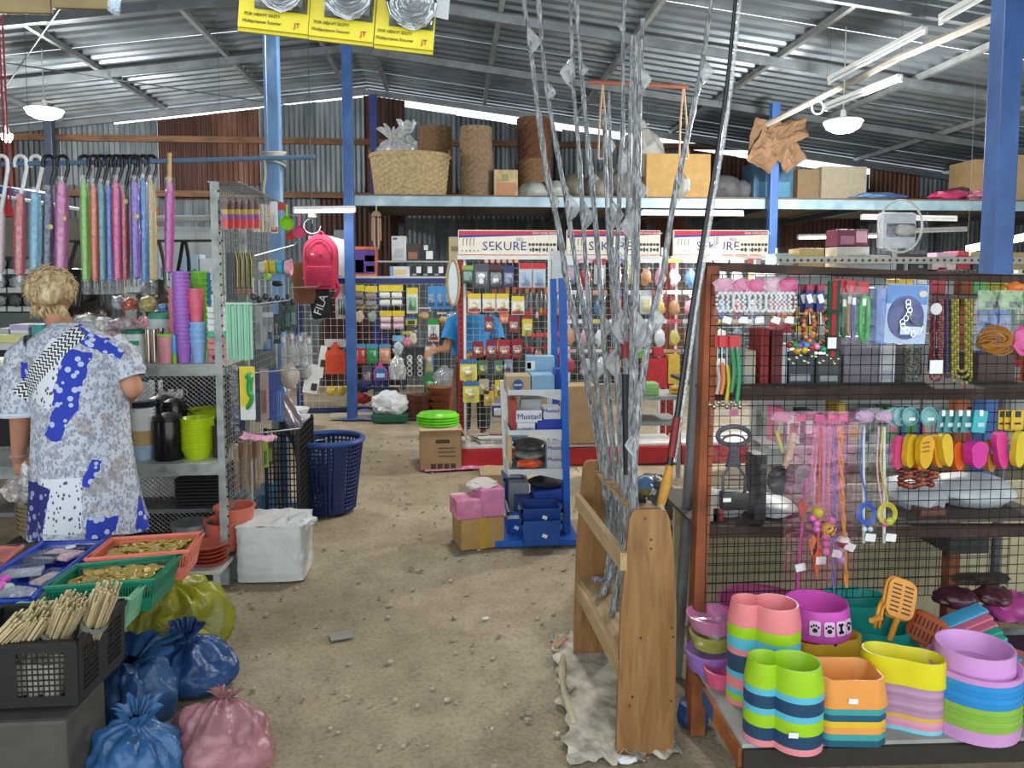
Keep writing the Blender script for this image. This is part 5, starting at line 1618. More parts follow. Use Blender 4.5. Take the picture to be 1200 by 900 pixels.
for i in range(5):
    t,q=hang('gold_skewer',299+i*4.4,272,yside(299+i*4.4),'clear pack of golden skewers, '+ORD2[i],'skewer','golden skewers')
    MB().tube([q,q+Vector((0,0,S(q.y,32)))],.006,5).build('stick',M('#c0a878',.5),t); MB().prism(rrect(.025,.16,.003),.001,q+Vector((0,-.008,.08))).build('clear_sleeve',CRINK(.22),t)
pack('card_pack',321,236,8,36,yside(321)-.1,'narrow white card with red foot on the wire panel','card pack',base='#e4e4e2',foot='#c2502e',prod='stick',pc='#d8d8d8',clear=False)
pack('card_pack',329,238,11,8,yside(329)-.1,'small red header card above the lime scoop','card pack',base='#c23a3a',prod='none',clear=False)
def scoop(name,px,py,Y,r,hc,label,tilt=.4):
    q=P(px,py,Y)
    t=T(name,q-Vector((0,0,r)),label,'scoop')
    R=Matrix.Rotation(pi/2+tilt,3,'X')
    MB().lathe(q,[(.001,-r*.5),(r*.6,-r*.45),(r*.95,-r*.1),(r,.0),(r*.94,.0),(r*.55,-r*.38),(.001,-r*.42)],20,R=R).build('bowl',M(hc,.35),t,True)
    MB().tube([q+Vector((0,0,r)),q+Vector((0,.01,r*2.6))],r*.14,6).build('handle',M(hc,.35),t,True)
    MB().tube([q+Vector((0,.01,r*2.5)),Vector((XS+.02,q.y,q.z+r*2.9))],.003,5).build('hook_rod',STEEL,t)
scoop('green_scoop',336,262,yside(336)-.1,.045,'#8fd82a','lime green plastic scoop hanging from the wire panel')
scoop('pink_strainer',351,272,yside(345)-.1,.042,'#e0568a','hot pink strainer hanging at the end of the wire panel')
scoop('red_scoop',340,277,yside(340)-.12,.025,'#c8382e','small red scoop under the lime one')
pack('knife_pack',270,296,9,54,yside(270),'long grey knife card beside the yellow sticks','card pack',base='#4c4f52',prod='stick',pc='#6d7074',clear=False)
for i in range(4):
    t,q=hang('yellow_tongs',278+i*5.6,345,yside(278+i*5),'black and yellow skewer tong with copper foot, '+ORD2[i],'tongs','black-yellow tongs')
    H=S(q.y,54)
    MB().box(q+Vector((0,0,H*.5)),(S(q.y,3),.01,H*.75)).build('black_shaft',M('#1c1a14',.4),t)
    MB().tube([q+Vector((.004,-.008,H*.15)),q+Vector((.006,-.008,H*.7)),q+Vector((-.002,-.008,H*.9))],.003,5).build('yellow_line',M('#c8b42a',.4),t)
    MB().box(q+Vector((0,0,H*.05)),(.014,.012,H*.14)).build('copper_foot',M('#9a6048',.4),t)
# measuring cups
zc=0
for i,(px,hc,nm) in enumerate(((304,'#d9d4d0','clear'),(309,'#c8b83a','yellow'),(317,'#c9bc46','yellow'),(325,'#4aa8c8','sky blue'),(334,'#e6a8b8','pale pink'))):
    q=P(px,313,yside(300)-.05)
    r=.036+.002*i
    o=MB().lathe(q,[(.001,0),(r*.8,0),(r,.034),(r*1.12,.036),(r*.95,.036),(r*.75,.004),(.001,.004)],20,R=Matrix.Rotation(pi/2,3,'Y')).build('measuring_cup',M(hc,.3),None,True)
    tag(o,'%s measuring cup in the row on the wire panel, %s'%(nm,['at the clear end','beside the clear one','beside the blue one','beside the pink one','at the outer end'][i]),'cup','measuring cups')
# ladles/forks
for i,(px,py) in enumerate(((297,330),(304,333),(311,330),(318,334),(325,331),(332,335),(338,330),(343,336))):
    t,q=hang('steel_ladle',px,py+18,yside(px-20),'dark steel ladle hanging below the measuring cups, '+ORD2[i],'ladle','steel ladles')
    MB().tube([q+Vector((0,0,.01)),q+Vector((0,0,S(q.y,22)))],.004,5).build('handle',STEEL,t)
    MB().ball(q,(.017,.01,.02),10,6).build('bowl',M('#4a4a50',.3,.6,0),t,True)
tag(MB().ball(P(313,324,yside(305)-.08),(.024,.015,.02),12,8).build('lime_juicer',M('#8fd040',.4),None,True),'small lime green juicer below the measuring cups','juicer')
tag(MB().lathe(P(325,333,yside(312)-.1),[(.001,.02),(.028,.018),(.034,.0),(.02,-.012),(.001,-.014)],16).build('black_funnel',M('#17171a',.4),None,True),'black funnel among the steel ladles','funnel')
# mint strips
t,q=hang('mint_strip_pack',282,423,YF+.0,'mint green plastic strips hanging in a pack on the post','strip pack')
H=S(q.y,66)
for i in range(9):
    w_=S(q.y,3.1)
    MB().box(q+Vector((S(q.y,-13.2+3.35*i),-.012-.004*(i%2),H/2)),(w_,.008,H*(.98-.02*(i%3))),bev=.0015).build('strip',M(['#8cc4a4','#7ab896'][i%2],.35),t)
MB().box(q+Vector((0,-.012,H*1.0)),(S(q.y,30),.014,.01)).build('top_bar',M('#a8d4ba',.35),t)
# more hung packs by pixel: px, py(top), w, h, base, head, prod, pc, label
for(px,py,w_,h_,base,head,prod,pc,lb) in(
    (303,358,8,50,'#a9b0ac',None,'stick','#8a928e','grey-green sleeve beside the mint strips'),
    (309,366,8,38,'#8f9498','#d0d4d6','stick','#c8ccd0','clear sleeve of steel forks'),
    (316,366,8,36,'#8f9498','#d8dadb','stick','#c0c4c8','clear sleeve of steel knives'),
    (313,389,11,22,'#2b4f86','#1a2a4c','block','#5f95c8','small bright blue card under the fork sleeves'),
    (330,354,7,34,'#2c3a38',None,'stick','#3f5a56','dark green sleeve of sticks, nearer the mint strips'),
    (337,353,7,33,'#33504c',None,'stick','#6a9a90','teal sleeve of sticks beside the dark one'),
    (344,353,7,30,'#4d5f5c',None,'stick','#a8b8b4','grey sleeve of sticks at the outer end'),
    (324,368,9,34,'#3a3c40',None,'scissor','#aeb2b6','dark card with steel scissors'),
    (275,433,8,76,'#1b2138',None,'stick','#2e3a66','long navy knife sleeve next to the post'),
    (282,432,6,72,'#232c4c',None,'stick','#3a4a80','long navy sleeve behind the yellow card'),
    (301,434,6,60,'#18223c',None,'stick','#27324e','navy strip beside the green peeler'),
    (309,432,10,58,'#c0a8a4',None,'stick','#b06a70','clear sleeve with pinkish tool'),
    (318,432,10,60,'#2a4aa0',None,'stick','#3a66c8','royal blue sleeve on the wire panel'),
    (326,432,9,62,'#4f7fc8',None,'stick','#8fb0e0','paler blue sleeve beside the royal one'),
    (311,514,6,34,'#b4c83a',None,'stick','#2f6a3a','yellow-green scourer strip under the pink paper'),
    (317,512,6,32,'#1f2a24',None,'stick','#8fb03a','dark scourer strip beside the yellow-green one')):
    pack('tool_sleeve',px,py,w_,h_,yside(px)-.1,lb,'sleeve',base=base,head=head,hh=.15,prod=prod,pc=pc,clear=False)
    o=MB().prism(rrect(S(4.3,w_*1.1),S(4.3,h_*1.04),.004),.001,P(px,py+h_/2,yside(px)-.13)); o.build('clear_sleeve',CRINK(.16),bpy.data.objects[sorted([k.name for k in bpy.data.objects if k.name.startswith('tool_sleeve')])[-1]])
# yellow card with green peeler
t,q=hang('peeler_card',291,492,YF+.05,'yellow and white card with a green peeler','card pack')
H=S(q.y,62); W=S(q.y,17)
MB().prism(rrect(W,H,.006),.003,q+Vector((0,0,H/2))).build('backing_card',M('#d9dbd8',.5),t)
MB().prism([(-W/2,H*.25),(W*.3,H*.25),(W/2,H),(-W/2,H)],.002,q+Vector((0,-.003,0))).build('yellow_print',M('#e0c81e',.5),t)
MB().tube(spline([q+Vector((.0,-.012,H*.85)),q+Vector((W*.2,-.012,H*.8)),q+Vector((W*.15,-.012,H*.55)),q+Vector((W*.3,-.012,H*.4)),q+Vector((-W*.05,-.012,H*.2))],6),[.018]*8+[.015]*8+[.011]*8+[.005],8).build('green_peeler',M('#1f9a4e',.3),t,True)
# grey whisks / spoon packs and bulging bag
for i in range(7):
    px=333+i*5
    t,q=hang('ladle_pack',px,428-2*(i%3),yside(318+i*2)-.1,'clear sleeve with a pale spatula and red tip, '+ORD2[i],'spatula','pale spatulas')
    MB().prism([(-.01,0),(.01,0),(.014,.09),(.004,.12),(.004,.17),(-.004,.17),(-.004,.12),(-.014,.09)],.006,q).build('spatula',M(['#a8aaa6','#8b8d8c','#b8b0aa'][i%3],.35),t)
    MB().box(q+Vector((0,-.002,.155)),(.016,.01,.03)).build('red_tip',M('#8a2a3a' if i%2 else '#c8c8c4',.4),t)
    MB().prism(rrect(.034,.19,.004),.001,q+Vector((0,-.01,.09))).build('clear_sleeve',CRINK(.25),t)
for i,(px,py,r_,hc) in enumerate(((339,441,(.07,.05,.1),'#c9b8a8'),(358,432,(.05,.05,.09),'#b4b6b4'))):
    q=P(px,py,yside(325)-.1+.15*i)
    t=T('bulging_bag',q-Vector((0,0,r_[2])),['bulging clear bag with beige contents at the panel end','clear bag of grey cups beyond the bulging one'][i],'bag')
    crumple(MB(),q,(r_[0]*.75,r_[1]*.75,r_[2]*.75),i+5,.3,2,3).build('contents',M(hc,.6),t,True)
    crumple(MB(),q,r_,i+9,.25,2.2,3).build('clear_film',CRINK(.3),t,True)
# wooden spoons
for i in range(6):
    px=278+i*5.2
    t,q=hang('wooden_spoon',px,578-(i%3)*3,yside(270+i*3)-.05,'wooden spatula in clear sleeve, '+ORD2[i],'spatula','wooden spatulas')
    H=S(q.y,58)
    MB().prism([(-.004,0),(.004,0),(.005,H*.6),(.012,H*.72),(.012,H),(-.012,H),(-.012,H*.72),(-.005,H*.6)],.007,q).build('spatula',M(['#8a6a4c','#6e4f38','#a8845c'][i%3],.6),t)
    MB().prism(rrect(.03,H*1.05,.004),.001,q+Vector((0,-.008,H*.5))).build('clear_sleeve',CRINK(.18),t)
m=MB(); q0=P(303,512,YF+.1)
m.grid(lambda u,v:q0+Vector(((u-.5)*.17,(v-.5)*.12,.03*nz((u*3,v*3,1))+(u-.5)*-.02)),6,5)
tag(m.build('pink_leaflet',M('#d89ab4',.5,0,.2,60),None,solid=.002),'pink leaflet lying over the hooks on the wire panel','leaflet')
hk=T('wire_hook',P(330,440,YF+.3),'steel hook rails projecting from the wire side panel','hook')
for(a,b,Y) in(((297,437),(358,432),YF+.1),((300,508),(352,502),YF+.15),((296,357),(338,352),YF+.1),((298,300),(345,287),YF+.2),((340,337),(372,336),YF+.8),((330,418),(372,415),YF+.6)):
    MB().tube([P(a[0],a[1],Y),P(b[0],b[1],Y+.3),P(b[0]+3,b[1]-4,Y+.3)],.004,5).build('rod',STEEL,hk)
# white wrapped stack
q=G(316,682)
t=T('wrapped_stack',q+Vector((0,.16,0)),'block of goods wrapped in white plastic standing by the shelf post','package')
m=MB()
W,H=S(q.y,78),S(q.y,66)
def wr(u,v):
    a=2*pi*u
    cx,sy=cos(a),sin(a)
    x=W/2*(abs(cx)**.25)*(1 if cx>0 else-1); y=.16*(abs(sy)**.25)*(1 if sy>0 else-1)
    k=1+.035*nz((cx*2,sy*2,v*7),1,3)+.05*abs(nz((cx*3,sy*3+v*2,v*16),1,5))
    return q+Vector((x*k,.16+y*k,H*v))
m.grid(wr,60,22)
m.grid(lambda u,v:q+Vector(((u-.5)*W,.32*v,H-.002+.03*abs(nz((u*4,v*4,8)))*(1-abs(2*u-1)**3))),14,10)
m.build('white_film',M('#d2d4d2',.4,0,.05,9,.8,22),t,True)
crumple(MB(),q+Vector((W*.42,.1,H+.0)),(.07,.08,.035),33,.4,2.2,3).build('film_tail',M('#d2d4d2',.4,0,.05,9,.8,22),t,True)
# ================= umbrella rail =================
YU=5.3
rl=T('hanging_rail',P(180,188,YU),'blue-grey pipe rail carrying the row of umbrellas','rail')
MB().tube([P(-30,193,YU),P(180,189,YU),P(369,184,YU)],.016,8).build('pipe',M('#5d7896',.45,.2),rl,True)
for px in(-20,314):
    q=P(px,188,YU)
    MB().tube([q,Vector((q.x,YU,roof_z(q.x)))],.003,4).build('hanger_wire',STEEL,rl)
m=MB()
for k in range(5):
    q=P(320,178+3.4*k,YU+.1)
    m.tube([q+Vector((.075*cos(a),.02+.08*sin(a),.012*sin(a+k))) for a in[2*pi*j/14 for j in range(14)]],.008,5,closed=True)
m.tube(spline([P(310,188,YU),P(311,205,YU),P(309,225,YU),P(313,240,YU)],5),.01,5)
tag(m.build('rope',M('#a8a494',.9),None,True),'grey rope wound round the worn blue post, tying the rail','rope')
UM=[(2,'#cdb8bc','w',250,318,'whitish pink',6),(24,'#cf5a62','w',238,320,'coral',10),(42,'#6db4d2','w',236,319,'light blue',10),(57,'#2a3460','k',234,318,'navy',9),(73,'#d46fb0','k',224,322,'pink',11),(99,'#7fc23a','k',222,327,'lime green',8),(110,'#d9662e','k',226,327,'orange',7),(119,'#2f8fa6','k',226,327,'teal',8),(128,'#3664c4','k',228,327,'royal blue',8),(136.5,'#d93a86','k',222,326,'hot pink',8),(145,'#b32a4a','k',234,326,'crimson',7),(152,'#3f8a62','k',222,325,'green',4),(158,'#7550bc','k',222,325,'violet',8),(168,'#3a80c4','k',220,329,'azure',7),(177,'#b8a468','k',222,327,'khaki',8),(199,'#b83a9a','g',224,318,'magenta',8)]
for i,(px,hc,hk_,yt,yb_,nm,w_) in enumerate(UM):
    Y=YU-.04+.03*(i%3)
    top=P(px,187,Y); a=P(px,yt,Y); b=P(px+(2 if 90<px<190 else-1),yb_,Y)
    tip=b+(b-a).normalized()*.06
    t=T('umbrella',tip,'%s folded umbrella with %s handle in clear sleeve on the rail'%(nm,{'w':'white','k':'black','g':'gold'}[hk_]),'umbrella','umbrellas on the rail')
    hm={'w':M('#dfe2e4',.3),'k':M('#17171a',.3),'g':M('#c2a266',.4)}[hk_]
    r=S(Y,w_)/2*1.3
    MB().tube([a+Vector((0,0,.06)),a,a.lerp(b,.12),a.lerp(b,.5),b,b-Vector((0,0,.015))],[r*.5,r*.75,r*.95,r,r*.8,r*.3],12).build('canopy',M(hc,.55,0,.1,40,.4,30),t,True)
    MB().tube([b,tip],.006,6).build('tip',BLACK if hk_!='w' else hm,t,True)
    hr_=.035
    pts=[a+Vector((0,0,.02)),Vector((top.x+hr_,Y,top.z-.06))] if hk_!='g' else[]
    if hk_=='g':
        MB().tube([a,top+Vector((0,0,.03))],.012,8).build('handle',hm,t,True)
        MB().ball(top+Vector((0,0,.03)),.016,10,6).build('knob',hm,t,True)
    else:
        s_=1 if i%4 else-1
        pts+=[Vector((top.x+s_*0+hr_*cos(x),Y,top.z-.012+.0+hr_*sin(x)*1.05)) for x in[pi*k/8 for k in range(9)]]
        pts.append(Vector((top.x-hr_,Y,top.z-.05)))
        MB().tube(pts,.012,8).build('handle',hm,t,True)
    sl=MB()
    sl.tube([a+Vector((0,0,.09)),a,a.lerp(b,.5),b,tip-Vector((0,0,.04))],[r*1.15,r*1.12,r*1.16,r*1.12,r*1.0],10,cap=False)
    sl.build('clear_sleeve',CRINK(.35),t,True)
    if nm in('navy','pink','crimson','violet'):
        MB().ball(P(px+2,yt+(32 if nm!='crimson' else 2),Y-r*1.2),(.017,.008,.017),8,6).build('flower_badge',M('#d8c890',.5),t,True)
# red cord with tassel
q=P(10,200,5.9)
t=T('tassel_cord',P(10,255,5.9),'red cord with a tassel hanging near the white-handled umbrellas','cord')
for dx in(-.012,.014):MB().tube([Vector((q.x+dx,5.9,roof_z(q.x))),P(10,235,5.9)+Vector((dx,0,0))],.007,5).build('cord_strand',M('#9a3440',.7),t)
MB().lathe(P(10,255,5.9),[(.001,0),(.035,.01),(.03,.06),(.012,.12),(.001,.13)],12).build('tassel',M('#a81f28',.7),t,True)
# ================= background behind the umbrellas =================
YW=8.3
a,b=P(150,420,YW),P(262,266,YW)
tag(MB().box(((a.x+b.x)/2,YW,b.z/2),(b.x-a.x,.05,b.z)).build('white_partition',M('#b9bfbd',.6,0,.05,4),None),'pale partition panel behind the umbrellas','partition')
a,b=P(-60,300,YW-.3),P(90,255,YW-.3)
tag(MB().box(((a.x+b.x)/2,YW-.28,b.z/2),(b.x-a.x,.04,b.z)).build('dark_partition',M('#7a7568',.7,0,.15,3),None),'drab board partition behind the white-handled umbrellas','partition')
t=T('pipe_rail',P(90,240,8.0),'white and blue pipe rails behind the umbrellas','rail')
MB().tube([P(150,257,8.1),P(258,256,8.1)],.035,8).build('pipe',M('#a8aba8',.5),t,True)
MB().tube([P(-20,226,7.6),P(120,250,7.6)],.016,8).build('pipe',WHITE,t,True)
MB().tube([P(-20,220,7.8),P(60,232,7.8)],.05,8).build('pipe',M('#2d4a84',.5),t,True)
for px in(-15,100,160,250):
    q=P(px,240,8.0); MB().tube([Vector((q.x,8.0,0)),Vector((q.x,8.0,P(px,232,8).z))],.02,6).build('stay',M('#77797a',.5),t)
# black display cabinet with shoe boxes
a,b=P(-40,372,6.9),P(45,300,6.9)
t=T('display_cabinet',Vector(((a.x+b.x)/2,7.1,0)),'black cabinet of boxed goods behind the woman','cabinet')
MB().box(((a.x+b.x)/2,7.25,b.z/2),(b.x-a.x,.5,b.z)).build('carcass',M('#26282a',.6),t)
for r_ in range(3):
    for c_ in range(4):
        px=-18+18*c_; py=312+22*r_
        MB().box(P(px,py+6,6.98),(.11,.03,.045)).build('white_box',M('#d0d2d2',.5),t)
        crumple(MB(),P(px,py-3,6.96),(.05,.03,.045),r_*4+c_,.4,2,2).build('shoe',M('#8d9092' if(r_+c_)%2 else '#55585a',.5),t,True)
MB().box((P(5,380,6.9).x,6.9,P(5,384,6.9).z),(.8,.02,.25)).build('panel',M('#56605c',.5),t)
# shelf and rail holding bags and boxes
t=T('wall_shelf',P(215,340,6.75),'plain shelf of small boxes behind the cups','shelf')
a,b=P(150,341,6.7),P(256,341,6.7)
MB().box(((a.x+b.x)/2,6.78,a.z-.015),(b.x-a.x,.25,.02)).build('board',M('#77797a',.6),t)
for x in(a.x+.03,b.x-.03):MB().box((x,6.85,(a.z-.03)/2),(.04,.04,a.z-.03)).build('leg',M('#77797a',.6),t)
t=T('bag_rail',P(140,282,6.42),'thin dark rail carrying the handbags','rail')
a,b=P(40,283,6.42),P(262,282,6.42)
MB().tube([a,b],.012,6).build('bar',M('#3a3c3e',.5),t)
for q in(a,b):MB().tube([q,Vector((q.x,q.y,roof_z(q.x)))],.002,4).build('hanger_wire',M('#3a3c3e',.6),t)
# handbags
for i,(px,py,w_,h_,Y,hc,lb) in enumerate(((92,345,42,60,6.4,'#15120f','large black handbag hanging behind the umbrellas'),(108,372,40,40,6.3,'#2a231c','dark brown slouchy bag beneath the black handbag'),(185,352,34,50,6.4,'#2c2219','brown-black shoulder bag beside the khaki umbrella'),(216,340,24,40,6.5,'#101012','black bag with long straps beside the magenta umbrella'))):
    q=P(px,py,Y); W,H=S(Y,w_),S(Y,h_)
    t=T('handbag',q-Vector((0,0,H/2)),lb,'handbag')
    crumple(MB(),q,(W*.5,.09,H*.48),i+50,.16,1.6,3).build('body',M(hc,.35,0,.1,9,.5,18),t,True)
    zt_=P(px,282,6.42)
    m=MB()
    for s_ in(-1,1):
        m.tube(spline([q+Vector((s_*W*.3,-.03,H*.3)),q.lerp(zt_,.6)+Vector((s_*W*.2,0,0)),zt_+Vector((s_*.01,0,0))],6),.014,6)
    m.build('strap',M(hc,.4),t,True)
    MB().ball(q+Vector((W*.1,-.1,H*.1)),(.014,.01,.014),8,6).build('clasp',M('#c9a860',.25,.9,0),t,True)
for i,(x0,x1,y0,y1,hc,lb) in enumerate(((208,218,300,340,'#a8cbe0','pale blue box behind the violet cups'),(223,234,298,322,'#b8cfe0','pale blue box with a picture behind the lime cups'),(233,250,303,335,'#e4e8ea','white box with a round emblem behind the cups'),(160,168,320,350,'#d5d9da','narrow white box between the azure and violet umbrellas'),(187,193,295,330,'#d4e0e8','narrow pale box hanging by the khaki umbrella'))):
    carton('boxed_goods',x0,x1,y0,341,6.7,.15,M(hc,.5),lb,'box',patch=[(.3,.7,.35,.6,'#6a90a4')])
# goods table behind the woman
a,b=P(-40,400,5.0),P(200,400,5.0)
t=T('goods_table',Vector(((a.x+b.x)/2,5.4,0)),'white-topped goods table behind the woman','table')
zt_=P(100,402,5.0).z
MB().box(((a.x+b.x)/2-.1,5.45,zt_-.02),(b.x-a.x,.9,.04)).build('top',M('#c9cdcd',.5),t)
for dx in(0.05,b.x-a.x-.1):
    for dy in(5.1,5.8):MB().box((a.x-.08+dx,dy,(zt_-.04)/2),(.05,.05,zt_-.04)).build('leg',GREY,t)
gd=[(22,20,18,'#e0e6e2','white carton with mauve lid on the goods table','#b9a8d0'),(42,10,18,'#3f9a98','teal box on the goods table',None),(4,10,14,'#b4b8ba','grey box at the end of the goods table',None)]
for i,(px,w_,h_,hc,lb,lid) in enumerate(gd):
    y1=400; carton('boxed_goods',px-w_/2,px+w_/2,390-h_,392,5.15,.2,M(hc,.5),lb,'box',zb=zt_,lid=lid)
carton('boxed_goods',-10,26,388,398,5.05,.08,M('#d8d48a',.5),'flat yellowish box at the edge of the goods table','box',zb=zt_)
for i,(px,py,rx,rz,hc,lb) in enumerate(((100,378,16,10,'#d5ddd2','clear bag of pale green goods beyond the woman'),(122,382,14,12,'#e2d8d8','clear bag of whitish goods beyond the woman'),(145,380,18,9,'#b8a6ac','shiny bag of mauve trinkets on the goods table'),(168,378,9,8,'#c48890','small bag of rosy beads on the goods table'),(130,395,12,7,'#e6b4bc','pink pouch at the table edge'),(125,356,8,10,'#b8bcc2','grey and red blister pack beyond the umbrellas'),(138,358,8,10,'#c85a3a','orange-red bag of toys beyond the umbrellas'),(160,358,10,12,'#b5a860','bag of rainbow toys beyond the umbrellas'),(180,362,8,6,'#3f86c8','blue ribbon bag beyond the umbrellas'),(195,362,9,9,'#8a8088','bag of grey trinkets behind the tub'))):
    q=P(px,py,5.3); r_=(S(5.3,rx),.1,S(5.3,rz))
    q.z=max(q.z,zt_+r_[2]*.85)
    t=T('goods_bag',Vector((q.x,5.3+.2*(i>4),zt_)),lb,'bag')
    q.y+=.2*(i>4)
    crumple(MB(),q,tuple(k*.8 for k in r_),i+70,.3,2,3,True).build('contents',M(hc,.5,0,.3,40),t,True)
    crumple(MB(),q,r_,i+90,.3,2.5,3,True).build('clear_film',CRINK(.3),t,True)
# woven trays stack low left
q=P(25,640,3.75)
for k in range(7):
    tag(MB().lathe((q.x,3.95,.30+.022*k),[(.001,0),(.085,0),(.115,.05),(.12,.055),(.11,.055),(.08,.008),(.001,.008)],30).build('woven_tray',M('#9c8a66',.8,0,.15,40),None,True),'tan bamboo bowl in the low pile beside the woman, '+ORD[6-k],'bowl','tan bowls pile')
tag(MB().box((q.x,3.95,.15),(.24,.24,.3),bev=.01).build('support_crate',M('#3a3833',.7),None),'dark crate under the pile of tan bowls','crate')
# ================= the woman =================
YWm=3.6
wc=P(100,500,YWm)
wt=T('person',Vector((wc.x,YWm,0)),'blonde woman in a patterned blue and white dress, seen from behind','person')
def W_(px,py,dy=0):return P(px,py,YWm+dy)
WSK=M('#b98468',.55,0,.08,14)
m=MB()
hc_=W_(61,345,.12)
m.ball(hc_,(.078,.098,.112),18,14)
m.ball(hc_+Vector((-.03,.05,-.05)),(.05,.06,.06),12,8)  # jaw, turned down and aside
m.ball(hc_+Vector((-.06,.1,-.02)),(.016,.02,.018),8,6)  # nose
for e in(Vector((-.074,.0,-.01)),Vector((.076,.01,-.01))):
    m.ball(hc_+e,(.012,.022,.032),8,6)
capsule(m,hc_+Vector((0,-.01,-.06)),W_(80,398,.03),.055,.055)
capsule(m,W_(48,418),W_(122,418),.062,.062)
capsule(m,W_(88,450),W_(98,520),.12,.13)
capsule(m,W_(78,530),W_(118,530),.13,.13)
for px in(78,128):
    capsule(m,W_(px,560),W_(px,630),.085,.062)
    kx=W_(px,630).x
    capsule(m,(kx,YWm,W_(px,630).z),(kx,YWm+.02,.09),.058,.042)
    capsule(m,(kx,YWm,.045),(kx+.01,YWm+.17,.035),.042,.032)
sl_,el_,wr_=W_(30,415),W_(24,487,-.03),W_(22,535,.05)
capsule(m,sl_,el_,.058,.047); capsule(m,el_,wr_,.045,.03)
fingers(m,wr_,(.05,.25,-1),(1,.1,.1),(-.2,-1,-.2),.95,.55)
sr_,er_,wr2=W_(140,415),W_(156,455,-.02),W_(140,478,.3)
capsule(m,sr_,er_,.058,.045); capsule(m,er_,wr2,.043,.03)
fingers(m,wr2,(-.2,1,.1),(-1,-.1,.1),(0,.1,1),.95,.5)
remesh_body(m,'body',WSK,wt,.0075,5)
for s_ in(-1,1):
    MB().ball(hc_+Vector((-.035+s_*.028,.092,.005)),(.009,.007,.006),8,6).build('eye',M('#2a2420',.3),wt,True)
MB().ball(hc_+Vector((-.045,.1,-.06)),(.02,.008,.006),8,6).build('mouth',M('#a05a52',.5),wt,True)
def dress_mat():
    m=bpy.data.materials.new('printed_dress'); m.use_nodes=True
    nt=m.node_tree; b=nt.nodes['Principled BSDF']; b.inputs['Roughness'].default_value=.85
    L_=nt.links.new
    def nd(k,**kw):
        n=nt.nodes.new(k)
        for a,v in kw.items():setattr(n,a,v)
        return n
    def val(n,i,v):n.inputs[i].default_value=v
    tc=nd('ShaderNodeTexCoord')
    P0=tc.outputs['Object']
    ns=nd('ShaderNodeTexNoise'); val(ns,'Scale',16); val(ns,'Detail',3); L_(P0,ns.inputs['Vector'])
    sub=nd('ShaderNodeVectorMath',operation='SUBTRACT'); L_(ns.outputs['Color'],sub.inputs[0]); sub.inputs[1].default_value=(.5,.5,.5)
    sc=nd('ShaderNodeVectorMath',operation='SCALE'); L_(sub.outputs[0],sc.inputs[0]); sc.inputs['Scale'].default_value=.035
    wob=nd('ShaderNodeVectorMath',operation='ADD'); L_(P0,wob.inputs[0]); L_(sc.outputs[0],wob.inputs[1])
    def mth(op,a,bb=None):
        n=nd('ShaderNodeMath',operation=op)
        for i,v in enumerate((a,bb)):
            if v is None:continue
            if isinstance(v,(int,float)):n.inputs[i].default_value=v
            else:L_(v,n.inputs[i])
        return n.outputs[0]
    def mix(f,a,c):
        n=nd('ShaderNodeMix',data_type='RGBA')
        if isinstance(f,float):n.inputs[0].default_value=f
        else:L_(f,n.inputs[0])
        for i,v in((6,a),(7,c)):
            if isinstance(v,str):n.inputs[i].default_value=(*lin(v),1)
            else:L_(v,n.inputs[i])
        return n.outputs[2]
    def vor(s,src=P0,feat='F1',stretch=(1,1,1)):
        mp=nd('ShaderNodeMapping'); mp.inputs['Scale'].default_value=stretch; L_(src,mp.inputs[0])
        v=nd('ShaderNodeTexVoronoi',feature=feat); val(v,'Scale',s); L_(mp.outputs[0],v.inputs['Vector'])
        return v.outputs['Distance']
    # ground: cool white with grey leaf ticks and faint taupe blooms
    t1=mth('LESS_THAN',vor(75,P0,'F1',(1,1,.6)),.36)
    n2=nd('ShaderNodeTexNoise'); val(n2,'Scale',42); val(n2,'Detail',4); L_(P0,n2.inputs['Vector'])
    t2=mth('GREATER_THAN',n2.outputs['Fac'],.53)
    c=mix(t1,'#c3c9d2','#8d92a2')
    c=mix(mth('MULTIPLY',t2,.6),c,'#858a9c')
    n3=nd('ShaderNodeTexNoise'); val(n3,'Scale',8); val(n3,'Detail',2); L_(P0,n3.inputs['Vector'])
    c=mix(mth('MULTIPLY',mth('GREATER_THAN',n3.outputs['Fac'],.59),.45),c,'#8a7468')
    def box(px,py,w_,h_,ang,soft=wob.outputs[0]):
        q=P(px,py,YWm)-Vector((wc.x,YWm,0))
        mp=nd('ShaderNodeMapping',vector_type='TEXTURE')
        mp.inputs['Location'].default_value=(q.x,0,q.z); mp.inputs['Rotation'].default_value=(0,radians(ang),0)
        L_(soft,mp.inputs[0])
        sx=nd('ShaderNodeSeparateXYZ'); L_(mp.outputs[0],sx.inputs[0])
        a=mth('LESS_THAN',mth('ABSOLUTE',sx.outputs[0]),w_*.004/2)
        d=mth('LESS_THAN',mth('ABSOLUTE',sx.outputs[2]),h_*.004/2)
        back=mth('LESS_THAN',sx.outputs[1],.06)
        return mth('MULTIPLY',mth('MULTIPLY',a,d),back),sx
    # polka panel of dark ovals
    k,_=box(78,435,34,70,25)
    dots=mth('LESS_THAN',vor(48,P0,'F1',(1.3,1,.8)),.3)
    c=mix(k,c,mix(dots,'#d9dee4','#4a4c5e'))
    k,_=box(95,580,44,60,0)
    c=mix(k,c,mix(dots,'#d9dee4','#52556a'))
    # blue panels with white discs
    wd=mth('LESS_THAN',vor(26),.34)
    blue=mix(wd,'#2a3fae','#b9c4e2')
    dblue=mix(wd,'#262c72','#8f98c0')
